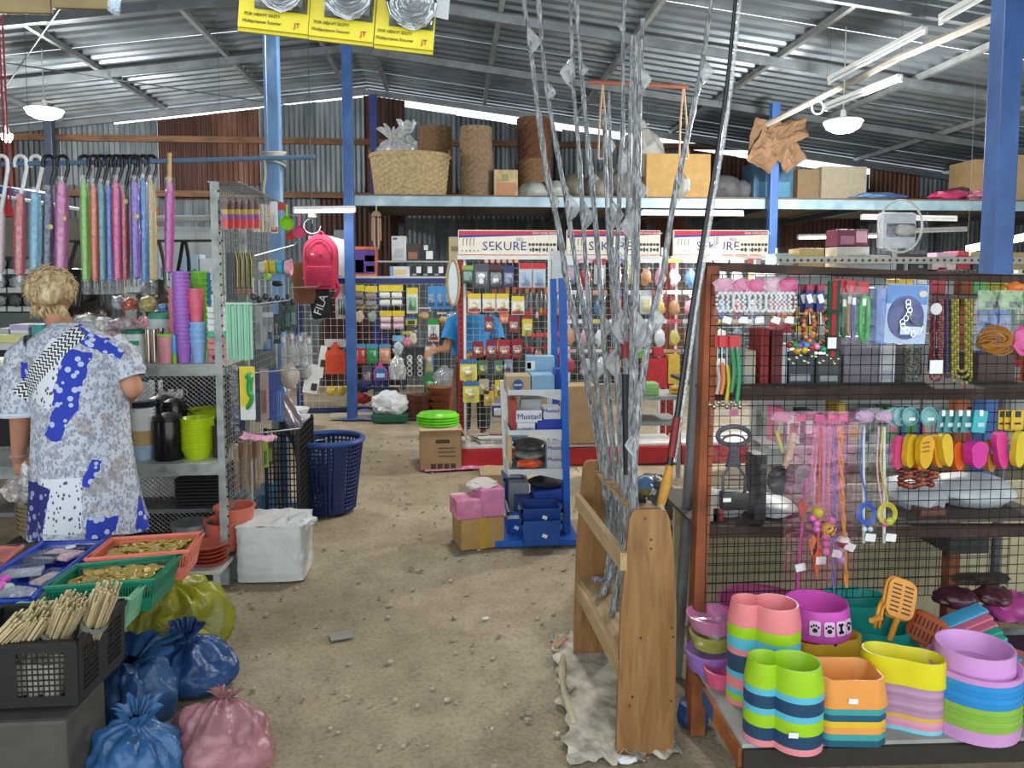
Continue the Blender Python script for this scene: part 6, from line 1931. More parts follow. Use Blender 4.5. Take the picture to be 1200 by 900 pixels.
    for px,py,w_,h_,an,cc in((102,440,26,62,12,blue),(92,485,20,46,25,blue),(60,590,36,66,8,dblue),(127,545,10,30,20,blue),(138,606,26,26,10,blue),(122,400,60,11,28,blue),(44,432,12,20,0,blue),(172,600,10,50,0,blue)):
        k,_=box(px,py,w_,h_,an)
        c=mix(k,c,cc)
    # black zigzag band
    k,sx=box(70,424,19,96,42,P0)
    zig=mth('PINGPONG',mth('MULTIPLY',sx.outputs[0],1.0),.012)
    st=mth('GREATER_THAN',mth('SINE',mth('MULTIPLY',mth('ADD',sx.outputs[2],zig),360)),.0)
    c=mix(k,c,mix(st,'#dfe2e2','#23242c'))
    L_(c,b.inputs['Base Color'])
    bp=nd('ShaderNodeBump'); bp.inputs['Strength'].default_value=.35; bp.inputs['Distance'].default_value=.02
    n4=nd('ShaderNodeTexNoise'); val(n4,'Scale',9); L_(P0,n4.inputs['Vector']); L_(n4.outputs['Fac'],bp.inputs['Height']); L_(bp.outputs[0],b.inputs['Normal'])
    return m
DM=dress_mat()
rings=[(378,60,99,.078,.035),(387,48,113,.105,.02),(398,34,132,.125,.01),(412,26,144,.14,0),(428,30,148,.155,0),(455,38,149,.165,0),(485,42,149,.17,0),(515,42,151,.175,0),(545,41,156,.185,0),(575,40,162,.195,0),(600,39,168,.205,0),(622,39,174,.212,0)]
m=MB()
n=72
vs_=[]
for i,(py,xl_,xr_,ry,dy) in enumerate(rings):
    a0,b0_=W_(xl_,py),W_(xr_,py)
    cx,rx=(a0.x+b0_.x)/2,(b0_.x-a0.x)/2
    f=max(0,i-4)/8
    for k in range(n):
        a=2*pi*k/n
        w_=1+f*(.05*sin(7*a+i*.25)+.03*sin(13*a-i*.3))
        vs_.append(Vector((cx+rx*cos(a)*w_,YWm+dy+ry*sin(a)*w_,a0.z+(.012*sin(5*a)+.015*cos(a) if i==len(rings)-1 else 0))))
m.add(vs_,[[i*n+k,i*n+(k+1)%n,(i+1)*n+(k+1)%n,(i+1)*n+k] for i in range(len(rings)-1) for k in range(n)])
def sleeve(pts,rs):
    pts=spline(pts,5)
    k=len(pts)
    rr_=[rs[0]+(rs[1]-rs[0])*i/(k-1)+.005*sin(i*1.7) for i in range(k)]
    m.tube(pts,rr_,20,cap=False)
sleeve([W_(46,410),W_(30,424),W_(25,455,-.02),W_(24,488,-.03)],(.085,.082))
sleeve([W_(126,408),W_(141,420),W_(150,432,-.01),W_(155,444,-.02)],(.085,.062))
m.build('dress',DM,wt,2)
MB().tube([W_(24,484,-.03)+Vector((.084*cos(a),.084*sin(a),0)) for a in[2*pi*k/24 for k in range(24)]],.012,6,closed=True).build('sleeve_cuff',M('#c9d4e0',.8),wt,True)
MB().tube([wr_+Vector((.034*cos(a),.034*sin(a),.004)) for a in[2*pi*k/18 for k in range(18)]],.008,6,closed=True).build('bracelet',M('#b08088',.4),wt,True)
# hair: blonde, gathered up loosely
HA=ramp_mat('blonde_hair',[(.3,'#8a6f45'),(.5,'#bda67a'),(.72,'#dccba4')],'NOISE',9,5,(6,6,1.5),.6)
m=MB()
crumple(m,hc_+Vector((.005,-.015,.03)),(.095,.105,.092),5,.12,3,4)
crumple(m,hc_+Vector((.03,-.085,.01)),(.058,.04,.06),7,.3,3,3)
crumple(m,hc_+Vector((-.02,-.07,.02)),(.06,.045,.06),9,.25,3,3)
random.seed(21)
for k in range(230):
    a=random.uniform(0,2*pi); e=random.uniform(-.5,1.3)
    d=Vector((cos(a)*cos(e),sin(a)*cos(e),sin(e)))
    p0=hc_+Vector((.005,-.015,.03))+Vector((d.x*.095,d.y*.105,d.z*.09))
    if p0.y>hc_.y+.03 and p0.z<hc_.z+.03:continue
    tg=Vector((random.uniform(-1,1),random.uniform(-1,1),random.uniform(-1.2,.2)))
    tg=(tg-d*tg.dot(d)).normalized()
    L2=random.uniform(.03,.075)
    m.tube([p0-d*.006,p0+d*.006+tg*L2*.5,p0+d*random.uniform(-.004,.012)+tg*L2],[.004,.0035,.001],4)
for k in range(40):
    x=random.uniform(-.06,.085)
    p0=hc_+Vector((x,-.08,-.05))
    m.tube([p0,p0+Vector((random.uniform(-.01,.03),-.012,-.03)),p0+Vector((random.uniform(-.01,.05),-.005,-.06))],[.005,.0035,.001],4)
m.build('hair',HA,wt,2)
crumple(MB(),hc_+Vector((.012,-.108,.012)),(.022,.016,.03),31,.4,3,3).build('hair_clip',M('#4a3626',.5),wt,True)
# the plastic bag in her hand
q=W_(24,574,.02)
t=T('carrier_bag',q-Vector((0,0,.06)),"clear crinkled plastic bag held in the woman's hand",'bag')
crumple(MB(),q,(.065,.05,.06),15,.35,2.2,4).build('film',CLEAR(.55,'#d9d2d0'),t,True)
crumple(MB(),q+Vector((.045,-.03,.06)),(.022,.02,.075),16,.35,2.2,3).build('gathered_top',CLEAR(.55,'#e2e4e2'),t,True)
# ================= tray table in the foreground =================
def quad_tray(name,cs,z,h,hc,label,cat='tray',rim=.012,mat=None,slots=True,wall_in=.86):
    c4=[G(px,py,z) for px,py in cs]  # FL FR NR NL
    ctr=sum(c4,Vector())/4
    t=T(name,Vector((ctr.x,ctr.y,z-h)),label,cat)
    mt=mat or M(hc,.4,0,.05)
    bot=[ctr+(c-ctr)*wall_in-Vector((0,0,h)) for c in c4]
    m=MB()
    nseg=18
    for i in range(4):
        a,b,a2,b2=c4[i],c4[(i+1)%4],bot[i],bot[(i+1)%4]
        def pt(u,v):return(a2.lerp(b2,u)).lerp(a.lerp(b,u),v)
        if slots:
            m.add([pt(0,0),pt(1,0),pt(1,.45),pt(0,.45)],[[0,1,2,3]])
            m.add([pt(0,.85),pt(1,.85),pt(1,1),pt(0,1)],[[0,1,2,3]])
            for k in range(nseg*2):
                u0,u1=(k+.2)/(nseg*2),(k+.75)/(nseg*2)
                m.add([pt(u0,.45),pt(u1,.45),pt(u1,.85),pt(u0,.85)],[[0,1,2,3]])
        else:
            m.add([pt(0,0),pt(1,0),pt(1,1),pt(0,1)],[[0,1,2,3]])
    m.add(bot,[[0,1,2,3]])
    o=m.build('basket_body',mt,t,solid=.003)
    MB().tube([c for c in c4],rim*.7,6,closed=True).build('rim',mt,t,True)
    m=MB()
    for i in range(4):
        a,b=c4[i],c4[(i+1)%4]
        d=(b-a).normalized(); nrm=d.cross(Vector((0,0,1)))
        m.bar(a,b,rim*1.8,.006)
    m.build('rim_flange',mt,t)
    return t,c4,bot
zr=.55
tt=T('tray_table',Vector((-1.4,2.6,0)),'low dark table under the rows of plastic trays','table')
pts=[G(20,645,.40),G(222,640,.40),G(100,768,.40),G(-120,772,.40)]
m=MB(); m.add(pts+[p-Vector((0,0,.03)) for p in pts],[[0,1,2,3],[7,6,5,4],[0,4,5,1],[1,5,6,2],[2,6,7,3],[3,7,4,0]]); m.build('top',M('#2b2925',.7),tt)
for p in pts:
    c=sum(pts,Vector())/4; q=c+(p-c)*.88
    MB().box((q.x,q.y,.185),(.04,.04,.37)).build('leg',M('#2b2925',.7),tt)
quad_tray('plastic_tray',[(-15,642),(26,640),(2,660),(-60,662)],.55,.06,'#c4766c','dull pink tray at the far end of the tray table')
tb_,cb,bb=quad_tray('plastic_tray',[(50,636),(121,633),(36,702),(-60,705)],.55,.08,'#2a48b0','blue plastic tray of packaged trinkets')
tr_,cr,brr=quad_tray('plastic_tray',[(131,632),(237,625),(221,646),(101,656)],.57,.11,'#d9715a','salmon plastic tray of gold coins')
tg_,cg,bgn=quad_tray('plastic_tray',[(90,663),(211,650),(180,680),(54,689)],.56,.11,'#17795c','dark green plastic tray of gold coins')
tl_,cl,bl=quad_tray('plastic_tray',[(54,692),(170,684),(152,702),(20,709)],.545,.1,'#7db894','pale green plastic tray behind the black crate')
# black crate
def crate(cs,z,h,hc,label):
    c4=[G(px,py,z) for px,py in cs]
    ctr=sum(c4,Vector())/4
    t=T('plastic_crate',Vector((ctr.x,ctr.y,z-h)),label,'crate')
    mt=M(hc,.45,0,.08)
    bot=[ctr+(c-ctr)*.97-Vector((0,0,h)) for c in c4]
    for i in range(4):
        a,b,a2,b2=c4[i],c4[(i+1)%4],bot[i],bot[(i+1)%4]
        def pt(u,v):return(a2.lerp(b2,u)).lerp(a.lerp(b,u),v)
        m=MB()
        def q4(u0,u1,v0,v1):m.add([pt(u0,v0),pt(u1,v0),pt(u1,v1),pt(u0,v1)],[[0,1,2,3]])
        wins=((.08,.4),(.6,.92))
        q4(0,1,0,.14); q4(0,1,.86,1)
        q4(0,.08,.14,.86); q4(.4,.6,.14,.86); q4(.92,1,.14,.86)
        for(u0,u1) in wins:
            for k in range(9):q4(u0+(u1-u0)*k/9,u0+(u1-u0)*(k+.22)/9,.14,.86)
            for k in range(8):q4(u0,u1,.14+.72*k/8,.14+.72*(k+.25)/8)
        m.build('lattice_wall',mt,t,solid=.003)
    m=MB(); m.add(bot,[[0,1,2,3]]); m.build('base',mt,t,solid=.004)
    m=MB()
    for i in range(4):m.bar(c4[i],c4[(i+1)%4],.022,.014)
    m.build('rim',mt,t)
    return t,c4,bot
ck,cc4,cbot=crate([(4,712),(145,705),(91,753),(-95,760)],.545,.185,'#1c1c1e','black lattice crate of bamboo skewers')
p_=G(30,860)
tag(MB().box(Vector((cc4[2].x-.33,cc4[2].y+.1,.165)),(.6,.24,.33),bev=.012).build('grey_crate',M('#4a4842',.7,0,.12),None),'dull grey box under the black skewer crate','box')
# skewer bundles
ctr=sum(cc4,Vector())/4
random.seed(5)
zi=.545-.18
for i,(px,py,nst,spr,lb) in enumerate(((28,733,60,.03,'thin sheaf of bamboo skewers at the crate front'),(52,722,95,.04,'fanned sheaf of bamboo skewers with a foil band'),(84,712,110,.04,'thick sheaf of pale bamboo skewers in the crate middle'),(125,699,100,.034,'tall sheaf of bamboo skewers leaning on the crate rim'))):
    top=G(px,py-8,.63+.02*i)
    base_=Vector((ctr.x-.2+.1*i,ctr.y-.03+.025*i,zi+.02))
    d=(top-base_).normalized(); X,Z=frame(d)
    t=T('skewer_bundle',base_,lb,'skewers','bamboo skewer bundles')
    m=MB()
    for k in range(nst):
        a,r_=random.uniform(0,2*pi),sqrt(random.random())
        o1=X*cos(a)*r_*spr*.7+Z*sin(a)*r_*spr*.7
        o2=X*cos(a)*r_*spr*1.15+Z*sin(a)*r_*spr*.9
        m.bar(base_+o1,top+o2+d*random.uniform(-.03,.015),.004,.004)
    tag(m.build('sticks',M('#cdbd94',.6,0,.1),t),kind='stuff')
    mid=base_.lerp(top,.62)
    m=MB(); m.tube([mid-d*.012,mid+d*.012],spr*1.15,16,cap=False); m.build('band',M('#b9bab4',.3,.6,0),t,True)
# white foam cups seen through the lattice
for k in range(4):
    q=cc4[2].lerp(cc4[3],.12+.16*k)+(ctr-cc4[2].lerp(cc4[3],.12+.16*k)).normalized()*.06
    tag(MB().lathe(Vector((q.x,q.y,zi+.012)),[(.001,0),(.026,0),(.036,.1),(.032,.1),(.001,.01)],16).build('foil_cup',M('#c8c4b4',.4),None,True),'whitish packet inside the black lattice crate','packet','packets in the crate')
# gold coins
GOLD=M('#c9b264',.35,.45,.15,60)
coin=MB().lathe((0,0,0),[(.001,-.002),(.017,-.002),(.0185,-.001),(.0185,.001),(.017,.002),(.013,.0015),(.001,.0025)],16).build('gold_coin',GOLD,None,True,origin=(0,0,0))
first=True
for(c4,b4,nm,nn) in((cr,brr,'salmon',90),(cg,bgn,'green',95)):
    for k in range(nn):
        u,v=random.uniform(.12,.88),random.uniform(.1,.8)
        zz=.545-.1+.028
        a=b4[0].lerp(b4[1],u).lerp(b4[3].lerp(b4[2],u),v)
        a=c4[0].lerp(c4[1],u).lerp(c4[3].lerp(c4[2],u),v)
        loc=Vector((a.x,a.y,a.z-.022+.012*random.random()))
        if first:o=coin; first=False
        else:o=coin.copy(); COL.objects.link(o)
        o.location=loc; o.rotation_euler=(random.uniform(-.35,.35),random.uniform(-.35,.35),random.uniform(0,6))
        tag(o,'gold-coloured coin token lying in the %s tray'%nm,'coin','coins in the %s tray'%nm)
    ctr_=sum(b4,Vector())/4
    m=MB(); m.add([(lambda cc:cc+(p-cc)*.9-Vector((0,0,.045)))(sum(c4,Vector())/4) for p in c4],[[0,1,2,3]])
    o=m.build('coin_bed',M('#8a7836',.5,.3,.35,45,.8,60),None,solid=.02)
    tag(o,'bed of gold coins filling the %s tray'%nm,'coins',kind='stuff')
# packs in the blue tray
ctr_=sum(bb,Vector())/4
for i,(px,py,hc,wv,lb) in enumerate(((72,650,'#d8b8c0',(.13,.09),'clear pack with a pink and white label in the blue tray'),(45,655,'#5a6070',(.14,.08),'clear pack of dark tools in the blue tray'),(20,672,'#aeb4bc',(.16,.07),'clear pack of silver trinkets in the blue tray'),(55,678,'#c9b8b4',(.05,.1),'narrow cream card in the blue tray'),(100,640,'#2e3a66',(.12,.05),'clear pack of navy goods at the far end of the blue tray'))):
    q=G(px,py,.53)
    t=T('trinket_pack',q,lb,'pack')
    MB().box(q,(wv[0],wv[1],.012),R=rotz(.3*((i%3)-1)),bev=.003).build('card',M(hc,.5,0,.2,50),t)
    MB().box(q+Vector((0,0,.012)),(wv[0]*1.05,wv[1]*1.05,.02),R=rotz(.3*((i%3)-1)),bev=.008).build('clear_film',CRINK(.28),t,True)
    if i==0:MB().prism(ell(.018,.018,16),.003,q+Vector((.02,.03,.02)),X=(1,0,0),Z=(0,1,0)).build('white_disc',WHITE,t)
for i,(px,py,hc,lb) in enumerate(((6,679,'#d65ab8','magenta bauble at the tray edge'),(2,687,'#e06ac4','second magenta bauble at the tray edge'),(11,689,'#a8c4ae','pale green bauble beside the magenta ones'))):
    tag(MB().ball(G(px,py,.54),.017,14,10).build('bauble',M(hc,.3),None,True),lb,'bauble')
tag(crumple(MB(),G(15,697,.54),(.07,.035,.02),44,.4,2.4,3).build('clear_wrap',CLEAR(.5,'#d4d8da'),None,True),'crumpled clear wrap beside the baubles','wrap')
# ================= tied bags on the floor =================
def tied(px,py,w_,h_,hc,label,seed,al=1.0,Rz=0,tilt=(0,0),**k):
    q=G(px,py)
    W=S(q.y,w_)/2; H=S(q.y,h_)
    R=Matrix.Rotation(tilt[0],3,'X')@ Matrix.Rotation(tilt[1],3,'Y')
    o=sack(MB(),q+Vector((0,W*.8,.0)),W,W*.9,H,seed,R=R,**k).build('tied_bag',M(hc,.38,0,.2,7,.9,22),None,2)
    return tag(o,label,'bag')
tied(205,785,112,92,'#9c9a2c','yellow plastic bag slumped beside the trays',2,lump=.3,neck=.2,tuft=.3,tilt=(0,-.18))
tied(205,824,112,56,'#23477a','dark blue tied bag in front of the yellow one',6,neck=.13,tuft=.25)
tied(152,862,90,80,'#31598a','blue bag slumped against the black crate',11,neck=.4,tuft=.06,tilt=(.1,-.1))
tied(134,962,128,92,'#346496','mid-blue crumpled bag beside the pink one',14,neck=.14,tuft=.14,tilt=(.0,.1))
tied(240,930,128,80,'#a8747a','dusty pink tied bag lying on the aisle floor',18,neck=.12,tuft=.08,pleats=15,tilt=(-.3,.05))
tag(MB().box(G(190,857,.26)+Vector((0,0,.0)),(.025,.02,.003),R=Matrix.Rotation(-.5,3,'X')).build('price_sticker_tag',WHITE,None),'small white price sticker on the mid-blue bag','sticker') if False else None
# ================= packs hanging overhead =================
YO=1.42
hp=T('scourer_strip',P(400,40,YO),'row of yellow cards with steel wool scourers hanging overhead','card pack')
YELc=M('#d8c81a',.4,0,.06)
for i,(x0,x1) in enumerate(((282,366),(366,443),(443,513))):
    a,b=P(x0,0,YO+.01*i),P(x1,0,YO+.01*i)
    cx=(a.x+b.x)/2; W=b.x-a.x-.002
    zb=P(x0,31+10*i-4,YO).z
    H=.17
    R=Matrix.Rotation(.09,3,'Y')
    c=Vector((cx,YO,zb+H/2-.012))
    cdp=MB().box(c,(W,.003,H),R=R,bev=.001).build('card',YELc,hp)
    MB().box(c+R @ Vector((W*.1,-.004,-H*.02)),(W*.74,.003,H*.56),R=R).build('grey_window',M('#3a3c3e',.3),cdp)
    m=MB()
    random.seed(40+i)
    for k in range(70):
        r_=random.uniform(.008,.04); th=random.uniform(0,6.28); ph=random.uniform(-.5,.5)
        ctr0=c+R @ Vector((W*.1,-.018,-H*.06))
        u=Vector((cos(th),sin(ph)*.4,sin(th))); v_=Vector((-sin(th),.3,cos(th)))
        m.tube([ctr0+u*.006+(Vector((cos(x),0,sin(x)))*r_+Vector((0,.012*sin(x*2+th),0))) for x in[2*pi*j/12 for j in range(12)]],.0012,3,closed=True)
    m.build('steel_wool',M('#a8acb0',.25,.9,0),cdp)
    MB().box(c+R @ Vector((W*.1,-.02,-H*.03)),(W*.76,.03,H*.56),R=R,bev=.014).build('clear_blister',CLEAR(.08,bump=0),cdp,True)
    MB().tube([c+R @ Vector((W*.38+.007*cos(x),-.004,-H*.22+.009*sin(x))) for x in[2*pi*j/14 for j in range(14)]],.0025,4,closed=True).build('black_ring_print',BLACK,cdp)
    TEXT('JT',cdp,c+R @ Vector((W*.34,-.003,-H*.43)),.012,M('#b02020',.5),X=R @ Vector((1,0,0)),Z=R @ Vector((0,0,1)))
    for dz,tx in((-.36,'FOR HEAVY DUTY'),(-.43,'Multipurpose Scourer')):
        TEXT(tx,cdp,c+R @ Vector((-W*.16,-.003,H*dz)),.0075,M('#6a6410',.5),X=R @ Vector((1,0,0)),Z=R @ Vector((0,0,1)))
    MB().box(c+R @ Vector((0,.006,-.006)),(W,.006,H),R=R).build('second_card',M('#c2b414',.4),hp)
a,b=P(455,-5,YO-.02),P(528,20,YO-.02)
m=MB(); m.prism([(-.06,.03),(.055,.03),(.05,-.022),(.0,-.012),(-.06,.012)],.001,(a+b)/2); m.build('film_corner',CLEAR(.6,'#b9bdbc',0),hp)
MB().tube([P(300,-40,YO+.02),P(520,-30,YO+.02)],.004,5).build('hanging_bar',STEEL,hp)
for px in(300,520):
    q=P(px,-35,YO+.02); MB().tube([q,Vector((q.x,q.y,roof_z(q.x)))],.002,4).build('hanger_wire',STEEL,hp)
hp2=T('hanging_pack',P(60,10,YO),'green and brown foil packs hanging overhead beside the lamp','pack')
for i,(x0,x1) in enumerate(((-40,62),(62,130))):
    a,b=P(x0,11-4*i,YO+.02),P(x1,11-4*i,YO+.02)
    MB().box(((a.x+b.x)/2,YO+.02,a.z+.06),(b.x-a.x-.002,.012,.13),bev=.004).build('brown_pack',M('#7d6a3a',.4,0,.15),hp2)
    MB().box(((a.x+b.x)/2,YO+.012,a.z+.085),(b.x-a.x-.004,.014,.1),bev=.004).build('green_band',M('#1c6a52',.4),hp2)
crumple(MB(),P(134,3,YO+.02),(.012,.008,.02),4,.4,2,2).build('clear_corner',CLEAR(.6,'#c9dce6'),hp2,True)
q=P(60,-20,YO+.02); MB().tube([q,Vector((q.x,q.y,roof_z(q.x)))],.002,4).build('hanger_wire',STEEL,hp2)
# ================= fishing-rod rack =================
n0,n1=G(719,882),G(791,881)
YN=(n0.y+n1.y)/2
YFr=G(672,766).y
xc=(n0.x+n1.x)/2
HR=P(760,596,YN).z
rk=T('rod_rack',Vector((xc,(YN+YFr)/2,0)),'pine rod rack with tapered end boards on torn paper','rod rack')
kx=S(YN,1)
out=[(-36*kx,0),(36*kx,0),(37*kx,.3),(36.5*kx,.5),(32*kx,HR-.14),(26*kx,HR-.03),(22*kx,HR-.006),(16*kx,HR),(-13*kx,HR),(-19*kx,HR-.006),(-23*kx,HR-.03),(-28*kx,HR-.2),(-32*kx,.5),(-34.5*kx,.25)]
fx=G(672,766).x+36*kx
xs_=lambda y:xc+(fx-xc)*(y-YN)/(YFr-YN)
for y in(YN,YFr):
    e=MB().prism(out,.022,(xs_(y),y,0)).build('end_board',WOOD,rk)
    if y==YN:
        m=MB()
        for(dx,dz) in((-.045,.2),(-.055,.17),(.085,.18),(.088,.4),(-.02,.4),(.01,HR-.1),(-.01,HR-.03),(.01,HR-.13),(.083,.43)):
            m.prism(ell(.004,.004,8),.003,(xs_(y)+dx,y-.012,dz))
        tag(m.build('nail_heads',M('#4a3a28',.5),e),kind='stuff')
xl0,xl1=xs_(YN)-30*kx,xs_(YFr)-30*kx
MB().bar((xl0,YN-.012,P(727,657,YN).z),(xl1,YFr+.01,P(727,657,YN).z),.022,.058).build('top_rail',WOODY,rk)
zsb=.325
def boolboard(name,cx,wd,z,th,holes,parent):
    m=MB()
    vs_=[]
    for y in(YN+.012,YFr-.012):
        for sx in(-1,1):
            for sz in(-1,1):vs_.append(Vector((xs_(y)+cx+sx*wd/2,y,z+sz*th/2)))
    m.add(vs_,[[0,1,3,2],[4,6,7,5],[0,4,5,1],[2,3,7,6],[0,2,6,4],[1,5,7,3]])
    o=m.build(name,WOODY,parent)
    c=MB()
    for(dx,u) in holes:
        y=YN+.03+(YFr-YN-.06)*u
        c.tube([(xs_(y)+cx+dx,y,z-.05),(xs_(y)+cx+dx,y,z+.05)],.016,12)
    co=c.build('cutter',None,parent)
    md=o.modifiers.new('b','BOOLEAN'); md.object=co; md.operation='DIFFERENCE'; md.solver='EXACT'
    dg=bpy.context.evaluated_depsgraph_get()
    me=bpy.data.meshes.new_from_object(o.evaluated_get(dg))
    o.modifiers.clear(); o.data=me
    bpy.data.objects.remove(co)
    return o
HU=[(.5+k)/11 for k in range(11)]
boolboard('lower_board',.0,.15,zsb,.018,[(.02,u) for u in HU],rk)
boolboard('notched_board',.03,.09,HR-.045,.016,[(.045,u) for u in HU]+[(-.03,u) for u in HU[::2]],rk)
MB().bar((xl0-.002,YN-.0,zsb-.035),(xl1,YFr,zsb-.035),.02,.06).build('lower_rail',WOODY,rk)
# paper under the rack
m=MB(); pcs=[G(648,745),G(705,742),G(800,885),G(668,897)]
def pap(u,v):
    q=pcs[0].lerp(pcs[1],u).lerp(pcs[3].lerp(pcs[2],u),v)
    e=min(u,1-u,v,1-v)
    return q+Vector((.06*nz((v*11,u,1))*(1 if u<.1 else .15),.05*nz((u*9,v,2))*(1 if v>.9 or v<.1 else .2),.003+.025*abs(nz((u*9,v*15,3)))*(1.1-min(1,e*5))))
m.grid(pap,30,44)
tag(m.build('torn_paper',M('#c9c1af',.85,0,.3,11,.6,25),None,False,solid=.002),'torn cream paper sheet spread under the rod rack','paper')
m=MB(); a,b=G(660,770),G(672,850)
m.tube(spline([a+Vector((0,0,.012)),a.lerp(b,.5)+Vector((-.02,0,.016)),b+Vector((0,0,.014))],6),[.008,.012,.016,.014,.016,.012,.01,.012,.014,.012,.014,.012,.008],8)
tag(m.build('paper_roll',M('#bfb294',.85,0,.1),None,True),'curled strip of brown paper along the torn sheet','paper')
tag(MB().box(G(655,760)+Vector((0,0,.03)),(.035,.09,.004),R=rotz(-.6)).build('cardboard_scrap',CARD,None),'small cardboard scrap beside the torn paper','scrap')
tag(crumple(MB(),G(735,893)+Vector((0,0,.008)),(.03,.015,.01),3,.4).build('paper_scrap',WHITE,None,True),'crumpled white scrap at the foot of the rod rack','scrap')
m=MB(); q=G(569,725); m.box(q+Vector((0,0,.003)),(.03,.02,.003),R=rotz(.4)); tag(m.build('paper_scrap',M('#e6dcd6',.7),None),'tiny pale scrap lying alone in the aisle','scrap')
m=MB(); q=G(400,745); m.box(q+Vector((0,0,.002)),(.1,.08,.002),R=rotz(.3)); tag(m.build('paper_scrap',M('#8d8c86',.7),None),'flat grey patch of paper on the aisle floor','scrap')
# ---- rods ----
WRAP=ramp_mat('crinkled_silver_wrap',[(.3,'#4c4f51'),(.45,'#8b8f91'),(.6,'#bcc0c1'),(.75,'#e6e8e8')],'NOISE',40,6,(3,3,.5),.22,.3,.8,distort=1.2)
RODS=[
 ('A',[(612,-12),(622,60),(632,140),(642,210),(655,270),(668,350),(683,420),(694,480),(705,545),(712,600),(720,670)],.011,'silver',0),
 ('B',[(630,-12),(639,90),(650,160),(664,240),(678,330),(692,410),(703,480),(712,540),(722,615),(728,660)],.01,'cork',1),
 ('C',[(668,-12),(672,100),(677,160),(683,250),(688,330),(697,430),(707,520),(716,600),(722,650)],.009,'silver',2),
 ('D',[(674,-12),(681,80),(688,160),(694,220),(701,300),(708,400),(716,500),(724,590),(728,640)],.01,'silver',3),
 ('I',[(707,128),(709,180),(712,260),(718,350),(723,450),(728,560),(731,640)],.008,'silver',4),
 ('J',[(713,108),(715,160),(716,230),(719,330),(724,420),(730,540),(733,630)],.007,'silver',5),
 ('E',[(732,-12),(730,60),(730,140),(727,200),(724,290),(723,390),(727,500),(731,570),(735,620)],.009,'silver',6),
 ('F',[(741,42),(739,120),(737,200),(734,300),(733,400),(734,500),(737,610)],.008,'red',7),
 ('G',[(746,44),(745,120),(743,220),(742,320),(740,420),(739,520),(740,605)],.008,'silver',8),
 ('H',[(753,22),(750,110),(748,220),(746,320),(744,420),(743,520),(744,600)],.01,'silver',9),
 ('K',[(836,-12),(822,80),(812,130),(799,190),(787,250),(777,320),(765,370),(755,430),(747,490),(743,560),(745,598)],.01,'silver',10)]
desc={'A':'thick silver-wrapped rod with a bulging sleeve, bowed towards the aisle','B':'silver-wrapped rod with a cork butt end','C':'slim silver rod rising between the bowed rods and the tip-bare ones','D':'silver rod with a flared wrapper at shoulder height','I':'short silver rod with a knotted tip','J':'short thin silver rod with a rounded tip','E':'long silver rod with small knots along it','F':'mid-length silver rod with a red and black butt','G':'mid-length silver rod with a plain tip','H':'silver rod with a folded plastic flag at its tip','K':'silver rod leaning away towards the display stand'}
random.seed(11)
for nm,pl,r,kind,idx in RODS:
    Y=YFr-.05-(YFr-YN-.1)*(idx/10.5)
    pts=[P(a,b,Y) for a,b in pl]
    bot=pts[-1].copy()
    end=Vector((xs_(Y)+(-.035,.02,.0)[idx%3],Y,zsb+.012))
    pts=pts[:-1]+[pts[-1].lerp(end,.25),end]
    pts=spline(pts,5)
    t=T('fishing_rod',end,desc[nm]+'','fishing rod','rods in the pine rack')
    n_=len(pts)
    rs=[max(.006,r*(.75+.62*i/n_)*(1+.28*nz((i*.5,idx,0))+(.3 if random.random()<.12 else 0))) for i in range(n_)]
    MB().tube(pts,rs,8).build('wrapped_blank',WRAP,t,True)
    L_=max(1,int(n_*.8))
    if kind=='cork':
        MB().tube(pts[-9:-3],.0145,10).build('cork_handle',M('#a87a48',.75,0,.15,60),t,True)
    elif kind=='red':
        MB().tube(pts[-14:-8],.014,8).build('handle',M('#18181a',.5),t,True); MB().tube(pts[-16:-14],.0145,8).build('red_ring',M('#8a2020',.5),t,True)
    # loose flaps of film
    for k in range(3+(idx%3)):
        i=int(n_*(.08+.22*k+.05*random.random()))
        if i>=n_-12:continue
        p0=pts[i]; s_=1 if random.random()<.65 else-1
        L2=random.uniform(.02,.055)
        m=MB()
        def fl(u,v):return p0+Vector((s_*(u*L2*(1-abs(2*v-1)**1.3)),-.008+.02*nz((u*3,v*3,i)),(v-.5)*L2*2.4-u*L2*.3))
        m.grid(fl,4,6); m.build('film_flap',M('#c3c7c8',.2,0,.1,20,.9,60,.75),t,True)
# black rod with cork grip
pl=[(863,-12),(853,90),(845,150),(832,230),(821,300),(810,370),(799,450),(790,510),(784,550),(778,592)]
Yb=YN+.12
pts=spline([P(a,b,Yb) for a,b in pl],5)
bx=P(770,700,Yb)
t=T('fishing_rod',Vector((pts[-1].x,Yb,pts[-1].z)),'black rod with red winding and yellow cork grip beside the display stand','fishing rod')
MB().tube(pts,[.006+.006*i/len(pts) for i in range(len(pts))],8).build('black_blank',M('#101012',.2),t,True)
MB().tube([p+Vector((.016,.004,0)) for p in pts[:-6]],[.006+.005*abs(nz((i*.6,1,1))) for i in range(len(pts)-6)],7).build('film_sleeve',CLEAR(.6,'#d9dddd'),t,True)
MB().tube(pts[-13:-7],.0135,10).build('red_winding',M('#7a1a1c',.35),t,True)
MB().tube([P(785,545,Yb),P(781,565,Yb),P(775,590,Yb)],[.012,.018,.016],12).build('cork_grip',M('#c48f34',.6,0,.1,50),t,True)
MB().tube([P(775,590,Yb),P(771,606,Yb)],.014,10).build('reel_seat',M('#b8a888',.4),t,True)
MB().tube([P(771,606,Yb),Vector((xs_(Yb)+.03,Yb,zsb+.02))],.009,8).build('butt',M('#202022',.4),t,True)
